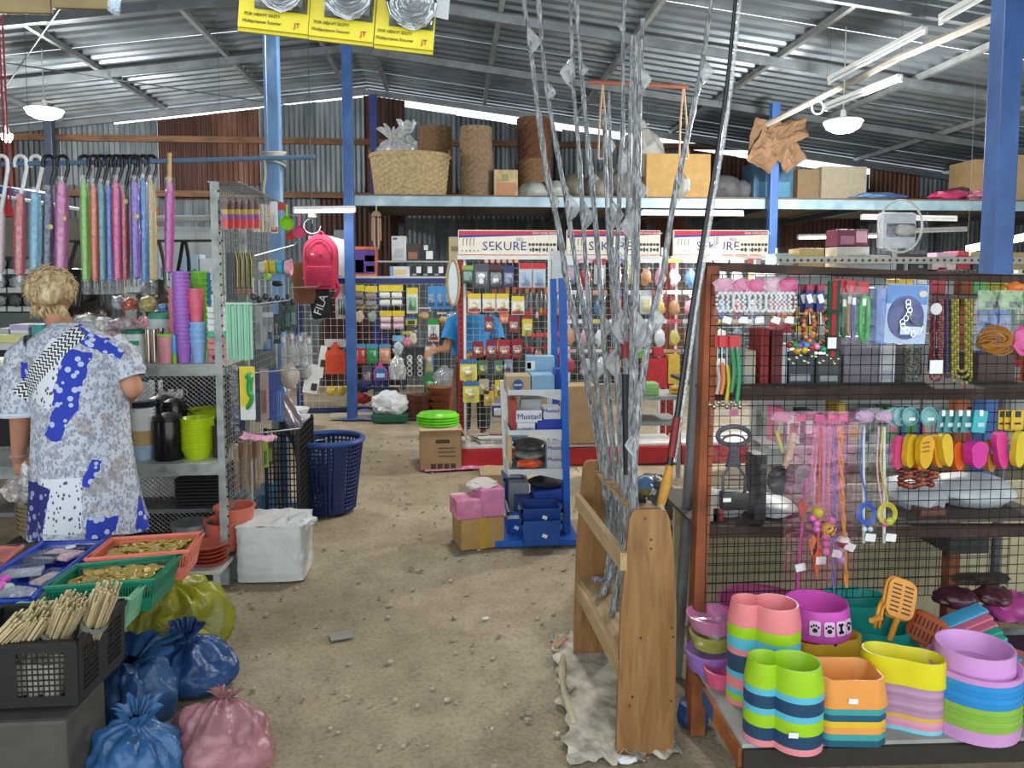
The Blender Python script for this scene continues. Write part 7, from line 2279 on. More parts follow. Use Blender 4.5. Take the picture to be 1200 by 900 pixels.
# reel
q=P(756,566,YN+.2)
t=T('fishing_reel',q-Vector((0,0,.06)),'blue and gold fishing reel on the rack beside the cork grip','reel')
MB().lathe(q,[(.001,.02),(.02,.02),(.028,.014),(.02,.01),(.02,-.006),(.03,-.012),(.001,-.014)],20,R=Matrix.Rotation(.3,3,'X')).build('spool',M('#5f86b0',.3,.4,0),t,True)
MB().lathe(q-Vector((0,0,.036)),[(.001,0),(.02,0),(.024,.02),(.012,.024),(.001,.024)],18).build('gold_body',M('#a8904a',.3,.7,0),t,True)
MB().box(q-Vector((.012,0,.05)),(.026,.03,.035),bev=.006).build('gear_case',M('#1a1a1c',.4),t,True)
MB().tube([q+Vector((.034*cos(a),-.02,.034*sin(a)*.6+.01)) for a in[pi*k/10 for k in range(11)]],.002,5).build('bail_wire',CHROME,t,True)
MB().tube([q-Vector((0,0,.06)),q-Vector((0,0,.075)),Vector((q.x,q.y,HR-.03))],.006,6).build('foot',M('#1a1a1c',.4),t)
# dark heap behind the rack
q=G(745,680); tag(crumple(MB(),Vector((P(765,560,3.9).x,3.95,.42)),(.13,.12,.12),61,.3,2,4).build('bagged_goods',M('#4c5052',.3,0,.2,12,.9,40),None,True),'dark goods in a clear sack behind the rod rack','sack')
tag(MB().box(Vector((P(765,560,3.9).x,3.97,.15)),(.3,.25,.3),bev=.01).build('black_box',M('#232425',.6),None),'black box under the clear sack behind the rod rack','box')
# galvanised pole
a,b=P(823,325,2.78),G(795,800)
b=Vector((b.x+.01,2.9,0))
tag(MB().tube([a,b],.022,12).build('steel_pole',M('#8b8f90',.45,.5,.15,9),None,True),'galvanised pole leaning beside the rusty display post','pole')
# ================= wire display stand =================
YD=G(815,846).y
ST=T('display_stand',Vector((P(1000,600,YD).x,YD+.25,0)),'rusty orange display stand with black wire mesh','display stand')
RUST=ramp_mat('rusty_orange',[(.3,'#5a3524'),(.5,'#8a4a28'),(.68,'#a85c30')],'NOISE',7,6,(1,1,.6),.75)
RUSTD=ramp_mat('dark_rust',[(.3,'#271a15'),(.55,'#3f2b23'),(.75,'#574036')],'NOISE',8,6,(1,1,1),.8)
zb_,ztp=.05,P(835,312,YD).z
xp=P(814,600,YD).x
MB().bar((G(812,846).x,YD,.03),(P(833,312,YD).x,YD,ztp),.06,.045).build('post',RUST,ST)
MB().lathe((G(812,846).x,YD-.0,0),[(.001,0),(.055,0),(.06,.03),(.05,.075),(.035,.08),(.001,.08)],8).build('blue_foot',M('#254a86',.5,0,.2,20),ST)
xr_=P(1235,330,YD).x
MB().bar((P(822,312,YD).x,YD,ztp),(xr_,YD,P(1235,329,YD).z),.045,.028).build('top_beam',RUSTD,ST)
for(px0,px1,py) in((835,1240,462),(818,1240,622)):
    MB().bar(P(px0,py,YD+.03),P(px1,py-1,YD+.03),.035,S(YD,14)).build('cross_rail',RUSTD,ST)
    a,b=P(px0,py,YD+.03),P(px1,py,YD+.03)
    MB().box(((a.x+b.x)/2,YD+.3,a.z+.005),(b.x-a.x,.5,.012)).build('shelf_board',M('#5a5048',.8),ST)
MB().box((P(1240,500,YD).x,YD+.55,.8),(.05,.05,1.6)).build('post',RUST,ST)
q=P(1172,560,YD+.5)
MB().tube([(q.x,YD+.5,0),(q.x,YD+.5,1.2)],.022,10).build('grey_post',M('#6b6e6f',.5,.4),ST,True)
m=MB()
O=P(826,706,YD-.03)
meshgrid(m,O,(1,0,0),(0,0,1),P(1225,706,YD-.03).x-O.x,P(1000,322,YD-.03).z-O.z,33,33,.0016)
m.build('wire_mesh',WIREK,ST)
m=MB(); O2=P(822,706,YD+.06)
meshgrid(m,O2,(1,0,0),(0,0,1),P(1180,706,YD+.06).x-O2.x,P(1000,626,YD+.06).z-O2.z,30,7,.0016)
m.build('rear_mesh',WIREK,ST)
# beige boards behind the lower mesh
a,b=P(815,730,YD+.75),P(1200,640,YD+.75)
tag(MB().box(((a.x+b.x)/2,YD+.78,.32),(b.x-a.x+.2,.03,.64)).build('beige_board',M('#b0a684',.8,0,.12,6),None),'beige board leaning behind the lower mesh','board')
MB().box(((a.x+b.x)/2,YD+.2,.02),(b.x-a.x,.05,.03)).build('floor_rail',RUSTD,ST)
carton('dark_box',1112,1160,628,650,YD+.5,.2,M('#2f3230',.6),'dark box under the lower rail of the display stand','box')
tag(crumple(MB(),P(1150,678,YD+.35),(.12,.05,.02),9,.3,2,3).build('dark_tool',M('#3a2a24',.7),None,True),'dark curved tool behind the lower mesh','tool')
# sheets on the shelf behind the mesh
zsh2=P(1000,622,YD+.03).z+.012
for i,(x0,x1,y0,hc,lb) in enumerate(((830,870,582,'#b9c4c6','grey white papers on the lower shelf behind the mesh'),(872,935,588,'#c9cfd0','white papers lying on the lower shelf behind the mesh'),(1050,1110,566,'#c4ccd0','crumpled clear sheeting on the lower shelf'),(1105,1190,560,'#d3d9dc','white foam sheets heaped on the lower shelf'))):
    a,b=P(x0,y0,YD+.2),P(x1,y0,YD+.2)
    H=a.z-zsh2
    tag(crumple(MB(),Vector(((a.x+b.x)/2,YD+.25,zsh2+H*.5)),((b.x-a.x)/2,.14,H*.5),i+81,.22,1.8,3,True).build('plastic_sheeting',M(hc,.45,0,.1,12,.6,20),None,True),lb,'sheeting')
for i,(x0,x1,y0,y1,hc,lb) in enumerate(((836,850,520,541,'#a82c2c','red and white box behind the mesh, lower tier'),(826,845,545,580,'#c8c4ba','pale box behind the mesh beside the scooper'),(884,900,520,600,'#3a3c3e','dark slab behind the mesh between bagged tools'),(1080,1110,572,585,'#7a4a3a','brown box on the foam sheets'))):
    carton('boxed_goods',x0,x1,y0,y1,YD+.1,.1,M(hc,.5,0,.15),lb,'box',zb=zsh2 if i!=9 else None)
zsh1=P(1000,462,YD+.03).z+.012
for i,(x0,x1,y0,hc,lb) in enumerate(((862,874,400,'#8d9496','grey metal strip behind the upper mesh'),(890,902,393,'#a32428','tall red box behind the upper mesh'),(903,918,396,'#7a2028','maroon box beside the tall red one'),(915,926,412,'#cfd6d8','white bag-like box behind the upper mesh'),(920,955,420,'#4a5458','slate grey box with white print, upper tier'),(956,986,425,'#5b5f5a','olive grey box on the upper tier'),(988,1030,405,'#8d8794','mauve grey carton on the upper tier'),(1030,1050,408,'#d8dadb','white printed box on the upper tier'),(1060,1085,415,'#7d7c80','grey box on the upper tier by the beads'),(1145,1190,425,'#4a2f2a','dark brown box on the upper tier, far end'),(872,886,420,'#c9c4a8','cream box with coloured print behind the mesh'))):
    carton('boxed_goods',x0,x1,y0,460,YD+.22,.12,M(hc,.5,0,.1),lb,'box',zb=zsh1,patch=[(.15,.85,.1,.3,'#b9bec0')] if i in(4,5,7,10) else None)
# ---- goods hung on the mesh ----
YH=YD-.07
def film(t,px0,px1,py0,py1,Y,bulge=.02,a=.2,name='clear_bag',tint=None):
    A,B=P(px0,py0,Y),P(px1,py1,Y)
    W,H=B.x-A.x,A.z-B.z
    m=MB()
    def fn(u,v):
        bl=sin(pi*min(1,max(0,u)))*(.3+.7*sin(pi*min(1,v*.9)))
        return Vector((A.x+W*u+.003*sin(11*v+px0),Y-bulge*bl-.006*nz((u*4,v*5,px0)),A.z-H*v))
    m.grid(fn,8,12)
    return m.build(name,CLEAR(a,tint,.6,34) if tint else CRINK(a),t,True)
def thing(name,px,py,label,cat,group=None,Y=None):return T(name,P(px,py,Y or YH),label,cat,group)
# pearl hair-bands
for i,(x0,x1,y0,y1) in enumerate(((838,862,326,380),(858,880,325,384),(876,900,325,384),(896,918,324,385),(912,934,328,382))):
    Y=YH-.012*i
    t=thing('pearl_band_pack',(x0+x1)/2,y1,'clear bag of white pearl loops with pink bow, %s'%['next to the rusty post','second from the rusty post','in the middle of five','second from the navy cards','next to the navy cards'][i],'pearl pack','pearl packs',Y)
    m=MB()
    for k in range(3):
        cx=x0+(x1-x0)*(.25+.25*k)
        for j in range(13):
            a=2*pi*j/13
            m.ball(P(cx+4*cos(a),354+11*sin(a),Y-.006*k),.0052,8,5)
    tag(m.build('pearls',M('#dcdde0',.2,0,0),t,True),kind='stuff')
    crumple(MB(),P((x0+x1)/2,335,Y),(.032,.012,.022),i,.5,3,3).build('pink_bow',M(['#cf8fa6','#cc6a94','#cc3f80','#d0a8b8','#c23a78'][i],.5),t,True)
    MB().box(P((x0+x1)/2+2,375,Y-.01),(.03,.002,.022),R=Matrix.Rotation(.3-.2*(i%3),3,'Y')).build('white_tag',WHITE,t)
    MB().ball(P(x0+8,371,Y-.01),.007,8,6).build('coloured_bead',M(['#3a60b0','#6a3aa8','#5a2a98','#2a7a3a','#b03030'][i],.3),t,True)
    film(t,x0,x1,y0,y1,Y-.012,.015,.2)
# navy card bunch
for i in range(4):
    x=938+i*6.5
    t=thing('navy_tag_card',x+4,372,'navy and white hanging card with cord, %s'%['next to the pearl packs','second in the bunch','third in the bunch','next to the striped collar'][i],'card','navy cards',YH-.02*(i%2))
    q=P(x+4,350,YH-.02*(i%2))
    MB().prism(rrect(.026,.095,.004),.003,q).build('card',M('#27306e',.5),t)
    MB().prism(rrect(.018,.03,.003),.003,q+Vector((0,-.003,.0)),X=(.9,0,.3),Z=(-.3,0,.9)).build('white_print',WHITE,t)
    MB().prism(rrect(.024,.018,.003),.003,q+Vector((0,-.003,.036))).build('red_print',M('#a83038',.5),t)
    MB().tube([q+Vector((0,-.004,-.045)),q+Vector((.003,-.004,-.085))],.002,5).build('cord',WHITE,t)
# beaded bracelets
def ring_beads(px,py,rx,rz,n_,r,cols_,label,Y,cat='beads',group=None):
    t=thing('beaded_loop',px,py+rz,label,cat,group,Y)
    by={}
    for k in range(n_):
        a=2*pi*k/n_
        by.setdefault(cols_[k%len(cols_)],MB()).ball(P(px+rx*cos(a),py+rz*sin(a),Y-.004*sin(a)),r,8,5)
    for c_,m_ in by.items():tag(m_.build('beads',M(c_,.35),t,True),kind='stuff')
    return t
ring_beads(948,381,6,18,22,.0075,['#c86a30','#8a3a20','#d8a060'],'orange and brown beaded loop',YH-.03)
ring_beads(962,383,7,19,24,.007,['#3a5a30','#c86a30','#20281c'],'dark green and orange beaded loop',YH-.02)
ring_beads(935,388,6,14,18,.007,['#30302e','#5a544c'],'dark wooden beaded loop',YH-.01)
for k,(px,py,hc,nm) in enumerate(((925,404,'#8a2a2a','brick red'),(932,404,'#2a8a4a','green'),(937,405,'#7a5ab0','purple'),(945,404,'#4a90d0','sky blue'),(951,407,'#b03838','red'),(957,406,'#d89ab4','pink'),(965,409,'#3a9a6a','sea green'),(934,411,'#c8962a','amber'),(943,410,'#d8b42a','yellow'))):
    tag(MB().ball(P(px,py,YH-.03),.0115,12,8).build('bell',M(hc,.3,.2,0),None,True),nm+' round bell on the string under the beaded loops','bell','coloured bells')
for k in range(14):
    tag(MB().ball(P(925+k*4.4,421+5*sin(k*1.7),YH-.02),.007,8,6).build('small_bell',M('#b9b4a8',.2,.9,0),None,True),'tiny silvery bell in the string below the coloured bells','bell','tiny silver bells')
# striped collar
t=thing('pet_collar',976,420,'green and red striped webbing collar with white label','collar')
q=P(976,374,YH-.02); H=S(YH,92); W=S(YH,15)
MB().box(q,(W,.01,H),bev=.003).build('green_webbing',M('#1f4a30',.8,0,.1,60),t)
MB().box(q-Vector((0,.006,0)),(W*.34,.003,H*.98)).build('red_stripe',M('#a8242c',.8),t)
MB().box(P(976,365,YH-.03),(W*1.1,.012,.012)).build('loop_band',M('#1c3a26',.8),t)
MB().box(P(976,402,YH-.034),(W*1.2,.014,S(YH,17)),bev=.003).build('black_buckle',BLACK,t)
MB().box(P(975,402,YH-.043),(W*.7,.002,S(YH,13))).build('white_label',WHITE,t)
# leash packs with red headers
for i,(px,hc,y0,y1,w_,nm) in enumerate(((989,'#2a6a3a',343,400,7,'dark green'),(995,'#b87a3a',340,398,5,'tan'),(1000,'#33508a',341,400,6,'blue'),(1012,'#1fa33a',342,404,15,'bright green'))):
    t=thing('leash_pack',px,y1,'%s leash folded in a clear pack with red header'%nm,'leash','leash packs',YH-.012*i)
    Y=YH-.012*i
    q=P(px,(y0+y1)/2,Y)
    m=MB()
    rx,rz=S(Y,w_)/2*.62,S(Y,y1-y0)/2*.86
    for k in range(2):m.tube([q+Vector((rx*cos(a),-.006*k,rz*(1 if sin(a)>0 else-1)*(abs(sin(a))**.5))) for a in[2*pi*j/20 for j in range(20)]],max(.004,rx*.5),6,closed=True)
    m.build('leash',M(hc,.4),t,True)
    MB().box(P(px+1,y0+12,Y-.014),(max(.012,rx*.9),.002,.024)).build('white_tag',WHITE,t)
    MB().box(P(px-6+2*i,334+i,Y),(S(Y,13),.003,S(Y,15)),bev=.001).build('red_header',M('#b8353e',.5),t)
    film(t,px-w_*.7,px+w_*.7,y0-6,y1+4,Y-.012,.012,.14)
# big blue dog-chain card
t=thing('chain_card',1062,405,'light blue card with a dark blue disc and steel chain','card pack',None,YH-.06)
q=P(1062,368,YH-.06); W,H=S(YH-.06,53),S(YH-.06,72)
R=Matrix.Rotation(.04,3,'Y')
MB().box(q,(W,.004,H),R=R,bev=.001).build('card',M('#a8bfda',.45),t)
MB().box(q+Vector((0,-.003,H*.33)),(W*.98,.002,H*.32),R=R).build('blue_header',M('#4a7fc0',.45),t)
MB().prism(ell(W*.43,H*.37,30),.006,q+Vector((-.004,-.004,-H*.06))).build('dark_blue_disc',M('#1a2c74',.25),t)
m=MB()
for k in range(9):
    a0=q+Vector((-.004+.03*sin(k*.9)*(k/9),-.014,H*.2-k*.013))
    m.tube([a0+Vector((.008*cos(a),.002*(k%2),.009*sin(a))) for a in[2*pi*j/10 for j in range(10)]],.0022,5,closed=True)
m.tube(spline([q+Vector((0,-.014,0)),q+Vector((.02,-.014,-.03)),q+Vector((.05,-.014,-.035)),q+Vector((.045,-.014,-.06))],5),.003,6)
m.build('chain',CHROME,t,True)
MB().box(q+Vector((.01,-.011,-H*.28)),(W*.5,.003,H*.14),R=R).build('pale_print',M('#c6d3e6',.4),t)
MB().prism(ell(.015,.011,14),.003,q+Vector((W*.36,-.007,H*.34))).build('paw_badge',M('#c4beae',.5),t)
film(t,1034,1090,331,408,YH-.075,.006,.12)
t=thing('chain_card',1028,405,'edge-on blue chain card hanging behind the front one','card pack',None,YH-.03)
MB().box(P(1028,370,YH-.03),(S(YH,14),.06,S(YH,68)),bev=.006).build('card',M('#5a76b4',.3),t)
film(t,1019,1036,334,408,YH-.065,.006,.2)
# bead necklaces
def necklace(px,y0,y1,w_,cols_,label,Y,r=.0055):
    t=thing('bead_necklace',px,y1,label,'necklace',None,Y)
    by={}
    H=(y1-y0)
    for lane in range(3):
        ww=w_*(.5-.14*lane)
        yb_=y1-6*lane
        n_=int((yb_-y0)/3.2)
        for k in range(n_):
            for s_ in(-1,1):
                by.setdefault(cols_[(k+lane)%len(cols_)],MB()).ball(P(px+s_*ww,y0+k*3.2,Y-.004*lane),r,6,4)
        for k in range(7):
            a=pi*k/6
            by.setdefault(cols_[(k+lane)%len(cols_)],MB()).ball(P(px+ww*cos(a),yb_-2+ww*.7*sin(a)-ww*.3,Y-.004*lane),r,6,4)
    for c_,m_ in by.items():tag(m_.build('beads',M(c_,.35),t,True),kind='stuff')
    return t
necklace(1097,352,445,13,['#6a2028','#8a3a34','#4a1a2c'],'maroon bead necklace with a white card',YH-.03)
tt_=bpy.data.objects['bead_necklace']
MB().box(P(1097,430,YH-.045),(.045,.003,.045)).build('white_card',WHITE,tt_)
MB().prism(ell(.02,.02,14),.004,P(1097,362,YH-.045)).build('round_logo',M('#cfcaca',.5),tt_)
necklace(1070,408,442,18,['#3a3028','#6a4a3a','#2a5a3a'],'dark mixed bead loop below the chain card',YH-.01)
necklace(1111,352,442,7,['#4a3a5a','#5a4034','#34406a'],'narrow dark mixed bead necklace',YH-.02)
necklace(1127,352,447,22,['#8a7a2a','#4f7a2c','#b0903a'],'olive and gold bead necklace',YH-.04)
# clear packs with green headers, gold cord
for i,(px,w_,hc,pc,nm) in enumerate(((1158,26,'#5a8a3a','#b9bec0','green printed header'),(1186,28,'#6a9a4a','#c2c6ca','paler green header'))):
    t=thing('clear_pack',px,412,'clear pack with %s beside the olive necklace'%nm,'pack',None,YH-.015*i)
    MB().box(P(px,352,YH-.015*i),(S(YH,w_),.004,S(YH,22))).build('header_card',M(hc,.5,0,.2,40),t)
    MB().box(P(px+4,357,YH-.015*i-.003),(.04,.003,.02)).build('picture',M('#2c2c24',.5),t)
    film(t,px-w_/2,px+w_/2,340,412,YH-.02-.015*i,.02,.35)
t=thing('loop_bundle',1166,420,'bundle of amber gold cord loops on the mesh','cord',None,YH-.06)
random.seed(3)
m=MB()
for k in range(26):
    a,b_=random.uniform(0,6.3),random.uniform(.5,1)
    m.tube([P(1168+(20*cos(x)*b_+4*cos(a)),402+15*sin(x)*b_*cos(a*.7)+6*sin(a),YH-.06+.015*sin(x+a)) for x in[2*pi*j/14 for j in range(14)]],.0028,4,closed=True)
m.build('loops',M('#a8702a',.4),t,True)
tag(crumple(MB(),P(1196,400,YH-.05),(.03,.02,.045),12,.4,2,3).build('pink_pouch',M('#d0568e',.4),None,True),'hot pink pouch beside the amber cords','pouch')
tag(crumple(MB(),P(1190,336,YH-.02),(.03,.02,.015),14,.4,2,3).build('orange_tag',M('#e07a3a',.4),None,True),'orange soft tag under the top beam','tag')
# coloured stick toys with red header
for i,(px,hc,y0,y1,nm) in enumerate(((841,'#c0a8a4',430,462,'greyish'),(846,'#d8782c',425,462,'orange'),(852,'#c8b42a',428,470,'yellow'),(858,'#2f8a4a',410,460,'leaf green'),(864,'#1f9a5c',410,475,'emerald'))):
    t=thing('stick_toy',px,y1,'%s stick toy hanging with a red header beside the rusty post'%nm,'toy','stick toys',YH-.01*(i%2))
    Y=YH-.01*(i%2)
    MB().tube(spline([P(px,y0,Y),P(px+2,(y0+y1)/2,Y),P(px-1,y1,Y)],5),.0065,7).build('stick',M(hc,.4),t,True)
    MB().box(P(px,400,Y),(S(Y,7),.006,S(Y,14))).build('red_header',M('#c22f34',.45),t)
    MB().tube([P(px,407,Y),P(px,y0,Y)],.0015,4).build('string',WHITE,t)
for k in range(8):
    tag(MB().ball(P(832+k*5,474+3*sin(k*2.1),YH-.02),.008,8,6).build('small_bell',M('#b0aca0',.2,.9,0),None,True),'tiny bell under the stick toys','bell','bells under the stick toys')
# scooper in a bag
t=thing('litter_scooper',861,597,'dark purple and black pet scooper in a clear bag','scooper',None,YH-.03)
PU=M('#1c1228',.4)
m=MB()
m.tube([P(860+19*cos(a),511+11*sin(a),YH-.03) for a in[2*pi*k/24 for k in range(24)]],.0085,8,closed=True)
m.tube([P(860+13*cos(a),516+6*sin(a),YH-.035) for a in[2*pi*k/20 for k in range(20)]],.004,6,closed=True)
m.build('handle_ring',PU,t,True)
MB().prism([(-.012,.0),(.012,0),(.017,-.045),(.026,-.075),(-.026,-.075),(-.017,-.045)],.016,P(860,521,YH-.03)).build('trigger',PU,t)
m=MB()
for s_ in(-1,1):m.tube([P(860+s_*4,545,YH-.03),P(860+s_*13,558,YH-.03),P(860+s_*13,578,YH-.03)],.005,6)
m.tube([P(848,562,YH-.03),P(872,562,YH-.03)],.003,5)
m.build('arms',M('#3a3a44',.3),t,True)
MB().box(P(860,586,YH-.03),(S(YH,33),.045,S(YH,22)),bev=.006).build('black_jaw',M('#121214',.35),t,True)
MB().box(P(852,586,YH-.055),(.027,.002,.013)).build('price_sticker',WHITE,t)
MB().box(P(860,484,YH-.03),(.03,.004,.022)).build('header',M('#a04a6a',.5),t)
film(t,834,884,480,600,YH-.045,.03,.1)
# spoon set in a bag
t=thing('spoon_set',920,592,'bagged set of a wooden-handled dark scoop and grey ladle','spoon set',None,YH-.03)
MB().tube([P(930,507,YH-.04),P(926,530,YH-.04),P(919,548,YH-.04)],[.012,.0125,.009],10).build('wooden_handle',M('#b99a78',.6),t,True)
MB().lathe(P(914,562,YH-.04),[(.001,-.016),(.03,-.012),(.047,.004),(.05,.01),(.046,.008),(.03,-.006),(.001,-.01)],20,R=Matrix.Rotation(pi/2,3,'X')).build('dark_scoop',M('#1a171e',.4),t,True)
MB().lathe(P(941,560,YH-.02),[(.001,-.016),(.02,-.012),(.032,.004),(.034,.01),(.03,.008),(.02,-.006),(.001,-.01)],18,1,1.5,R=Matrix.Rotation(pi/2,3,'X')).build('grey_ladle',M('#8a9496',.3),t,True)
MB().tube([P(910,505,YH-.03),P(914,520,YH-.03),P(918,530,YH-.03)],.006,6).build('yellow_spoon',M('#b0b43a',.4),t,True)
crumple(MB(),P(915,489,YH-.03),(.032,.012,.016),3,.4,3,3).build('pink_header',M('#c87a9a',.5),t,True)
film(t,892,950,482,595,YH-.05,.025,.14)
# cat wands in pink film
wand=[(944,560,934,690,'#c83a9a','magenta'),(962,500,958,660,'#d8603a','orange-feathered'),(978,500,977,690,'#5a6aa8','blue twisted'),(984,500,992,688,'#d8922a','orange twisted')]
for i,(x0,y0,x1,y1,hc,nm) in enumerate(wand):
    Y=YH-.05-.012*i
    t=thing('cat_wand',x1,y1,'%s cat wand in pink film on the mesh'%nm,'cat wand','cat wands',Y)
    m=MB()
    pts=[P(x0,y0,Y).lerp(P(x1,y1,Y),k/24) for k in range(25)]
    if 'twisted' in nm:
        for ph in(0,pi):
            m.tube([p+Vector((.004*cos(k*1.1+ph),.004*sin(k*1.1+ph),0)) for k,p in enumerate(pts)],.0042,5)
    else:m.tube(pts,.004,6)
    m.build('stick',M(hc,.4),t,True)
    film(t,min(x0,x1)-12,max(x0,x1)+10,482,684,Y-.01,.012,.3,tint='#dc8fae')
    MB().box(P((x0+x1)/2,490,Y),(.03,.006,.022)).build('header',M(['#c2305c','#c8407a','#c02a4a','#c8507a'][i],.5),t)
    MB().box(P(x1+4,665-8*i,Y-.012),(.034,.002,.026),R=Matrix.Rotation(.2*(i-1),3,'Y')).build('price_tag',WHITE,t)
for k,(px,py,hc,r_,nm) in enumerate(((958,600,'#b8a43a',.021,'gold bell ball'),(971,620,'#e0b020',.024,'yellow ball with black marks'),(952,607,'#d96ab0',.012,'first pink bead on the wand'),(957,613,'#d96ab0',.012,'second pink bead on the wand'),(957,620,'#d96ab0',.012,'third pink bead on the wand'),(975,610,'#d96ab0',.012,'pink bead above the yellow ball'),(968,629,'#d96ab0',.013,'pink bead just under the yellow ball'),(968,637,'#d96ab0',.013,'middle pink bead under the yellow ball'),(968,646,'#d96ab0',.013,'lowest pink bead under the yellow ball'),(990,626,'#9a8ac0',.01,'lilac bead over the red ball'),(986,644,'#a88ac8',.015,'lilac bead below the red ball'),(985,655,'#a88ac8',.017,'larger lilac bead below the red ball'))):
    o=MB().ball(P(px,py,YH-.075),r_,14,10).build('wand_ball',M(hc,.35),None,True)
    tag(o,nm+' hanging in pink film','ball','cat wand balls')
    if k==1:
        m=MB()
        for(dx,dz,a) in((-.008,.008,.5),(.01,.01,.9),(-.004,-.009,.7),(.006,0,.4)):m.box(P(px,py,YH-.075)+Vector((dx,-r_*.9,dz)),(.012,.004,.004),R=Matrix.Rotation(-a,3,'Y'))
        m.build('black_marks',BLACK,o)
q=P(988,635,YH-.078)
o=MB().ball(q,.022,14,10).build('wand_ball',M('#8a2a20',.35),None,True); tag(o,'dark red and white ball on the orange twisted wand','ball')
MB().lathe(q,[(.0225,.004),(.0195,.0125),(.012,.019),(.001,.0228)],14).build('white_cap',WHITE,o,True)
for i,(px,py,rx,rz,hc,nm) in enumerate(((953,640,7,14,'#d87a2a','pale orange feather tuft in pink film'),(957,655,6,26,'#d8602a','orange pointed feather in pink film'),(940,598,6,14,'#a8482a','rusty feather at the edge of the pink film'))):
    q=P(px,py,YH-.06); m=MB()
    m.prism([(0,S(YH,rz)),(S(YH,rx),S(YH,rz*.3)),(S(YH,rx*.5),-S(YH,rz*.4)),(0,-S(YH,rz)),(-S(YH,rx*.6),-S(YH,rz*.2)),(-S(YH,rx),S(YH,rz*.5))],.008,q)
    tag(m.build('feather',M(hc,.5),None),nm,'feather')
q=P(966,540,YH-.045); t=T('cat_wand',P(966,600,YH-.045),'bundle of pale pink net wands in film','cat wand')
m=MB()
random.seed(8)
for k in range(12):m.tube([P(955+k*2.6,500,YH-.045),P(952+k*2.8+random.uniform(-4,4),560,YH-.045-.01*(k%3)),P(950+k*3+random.uniform(-5,5),610,YH-.045)],.004,5)
m.build('net_strips',M('#cf9ab0',.6),t,True)
# clear packs with coloured cords
for i,(x0,x1,y0,y1,hc,sc,nm) in enumerate(((1002,1026,478,638,'#2a5ac0','#c8ccd0','blue'),(1026,1050,480,640,'#c8b83a','#d8dcd4','yellow and pink'))):
    Y=YH-.04-.015*i
    t=thing('cord_toy',(x0+x1)/2,y1,'clear pack with a %s cord loop on a white stick'%nm,'cord toy',None,Y)
    cx=(x0+x1)/2
    MB().tube([P(cx-2,500,Y),P(cx-2,636,Y)],.005,6).build('white_stick',M('#d5d5d0',.4),t,True)
    m=MB()
    for k in range(5):m.tube([P(cx+2+(7+k)*cos(a),602+(9+k)*sin(a),Y-.01-.002*k) for a in[2*pi*j/18 for j in range(18)]],.0025,5,closed=True)
    m.tube(spline([P(cx-3,500,Y-.01),P(cx-6,545,Y-.01),P(cx+1,580,Y-.01),P(cx+2,593,Y-.01)],6),.003,5)
    m.build('cord',M(hc,.4),t,True)
    if i:
        m=MB(); m.tube(spline([P(cx-8,500,Y-.012),P(cx-10,550,Y-.012),P(cx-4,595,Y-.012)],6),.003,5); m.build('pink_cord',M('#d8a0a4',.4),t,True)
        MB().ball(P(cx+5,611,Y-.014),(.014,.01,.014),10,8).build('lime_bead',M('#b8d020',.3),t,True); MB().ball(P(cx-1,614,Y-.014),.01,10,8).build('pink_bead',M('#d85a90',.3),t,True)
    else:
        for dx in(-1,6):MB().ball(P(cx+dx,620,Y-.014),.009,10,8).build('white_bead',M('#cfe0e6',.3),t,True)
    crumple(MB(),P(cx,488,Y),(.03,.012,.018),i+3,.4,3,3).build('lilac_header',M('#b890b4',.5),t,True)
    MB().box(P(cx+6,630,Y-.02),(.036,.002,.026),R=Matrix.Rotation(.12,3,'Y')).build('price_tag',WHITE,t)
    film(t,x0,x1,y0,y1,Y-.018,.018,.18)
# teal oval tags
for i,px in enumerate((1048,1056,1066,1088)):
    t=thing('teal_tag',px,500,'pale teal oval pet tag hanging on the mesh, %s'%['next to the cord toys','second of four','third of four','next to the teal cards'][i],'tag','teal oval tags',YH-.05-.01*i)
    q=P(px,488,YH-.05-.01*i)
    MB().prism(ell(.034,.032,18),.006,q,X=(1,.3,0)).build('disc',M('#7ab0b0',.45),t)
    MB().tube([q+Vector((.026*cos(a),-.008,.026*sin(a))) for a in[2*pi*k/16 for k in range(16)]],.003,5,closed=True).build('raised_ring',M('#5a9494',.45),t,True)
    MB().box(q+Vector((.004,-.007,-.008)),(.022,.003,.01)).build('white_print',WHITE,t)
for i,px in enumerate((1104,1113,1124,1133,1148)):
    t=thing('teal_card',px,510,'teal card with white clip hanging on the mesh, %s'%['next to the oval tags','second of five','middle of five','fourth of five','the brightest, at the end'][i],'card','teal cards',YH-.05-.008*i)
    q=P(px,494,YH-.05-.008*i)
    MB().prism(rrect(S(YH,15 if i<4 else 20),S(YH,27),.004),.004,q,X=(.97,.2,-.12),Z=(.12,0,.97)).build('card',M('#4f8f92' if i<4 else '#3fb0b8',.5),t)
    MB().box(q+Vector((-.002,-.008,.03)),(.012,.006,.02)).build('white_clip',WHITE,t)
    MB().box(q+Vector((0,-.006,-.01)),(.022,.004,.014)).build('white_print',M('#b9d4d4',.5),t)
for i,px in enumerate((1174,1181,1192)):
    t=thing('yellow_card',px,505,'yellow card with black symbols on the mesh, %s'%['nearest the teal cards','middle of three','widest of three'][i],'card','yellow symbol cards',YH-.05-.008*i)
    q=P(px,492,YH-.05-.008*i)
    MB().prism(rrect(S(YH,9 if i<2 else 16),S(YH,24),.003),.004,q).build('card',M('#d2ac2a',.5),t)
    MB().box(q+Vector((0,-.004,.02)),(.018,.003,.02)).build('black_print',BLACK,t)
    MB().box(q+Vector((0,-.004,-.012)),(.02,.003,.006)).build('black_line',BLACK,t)
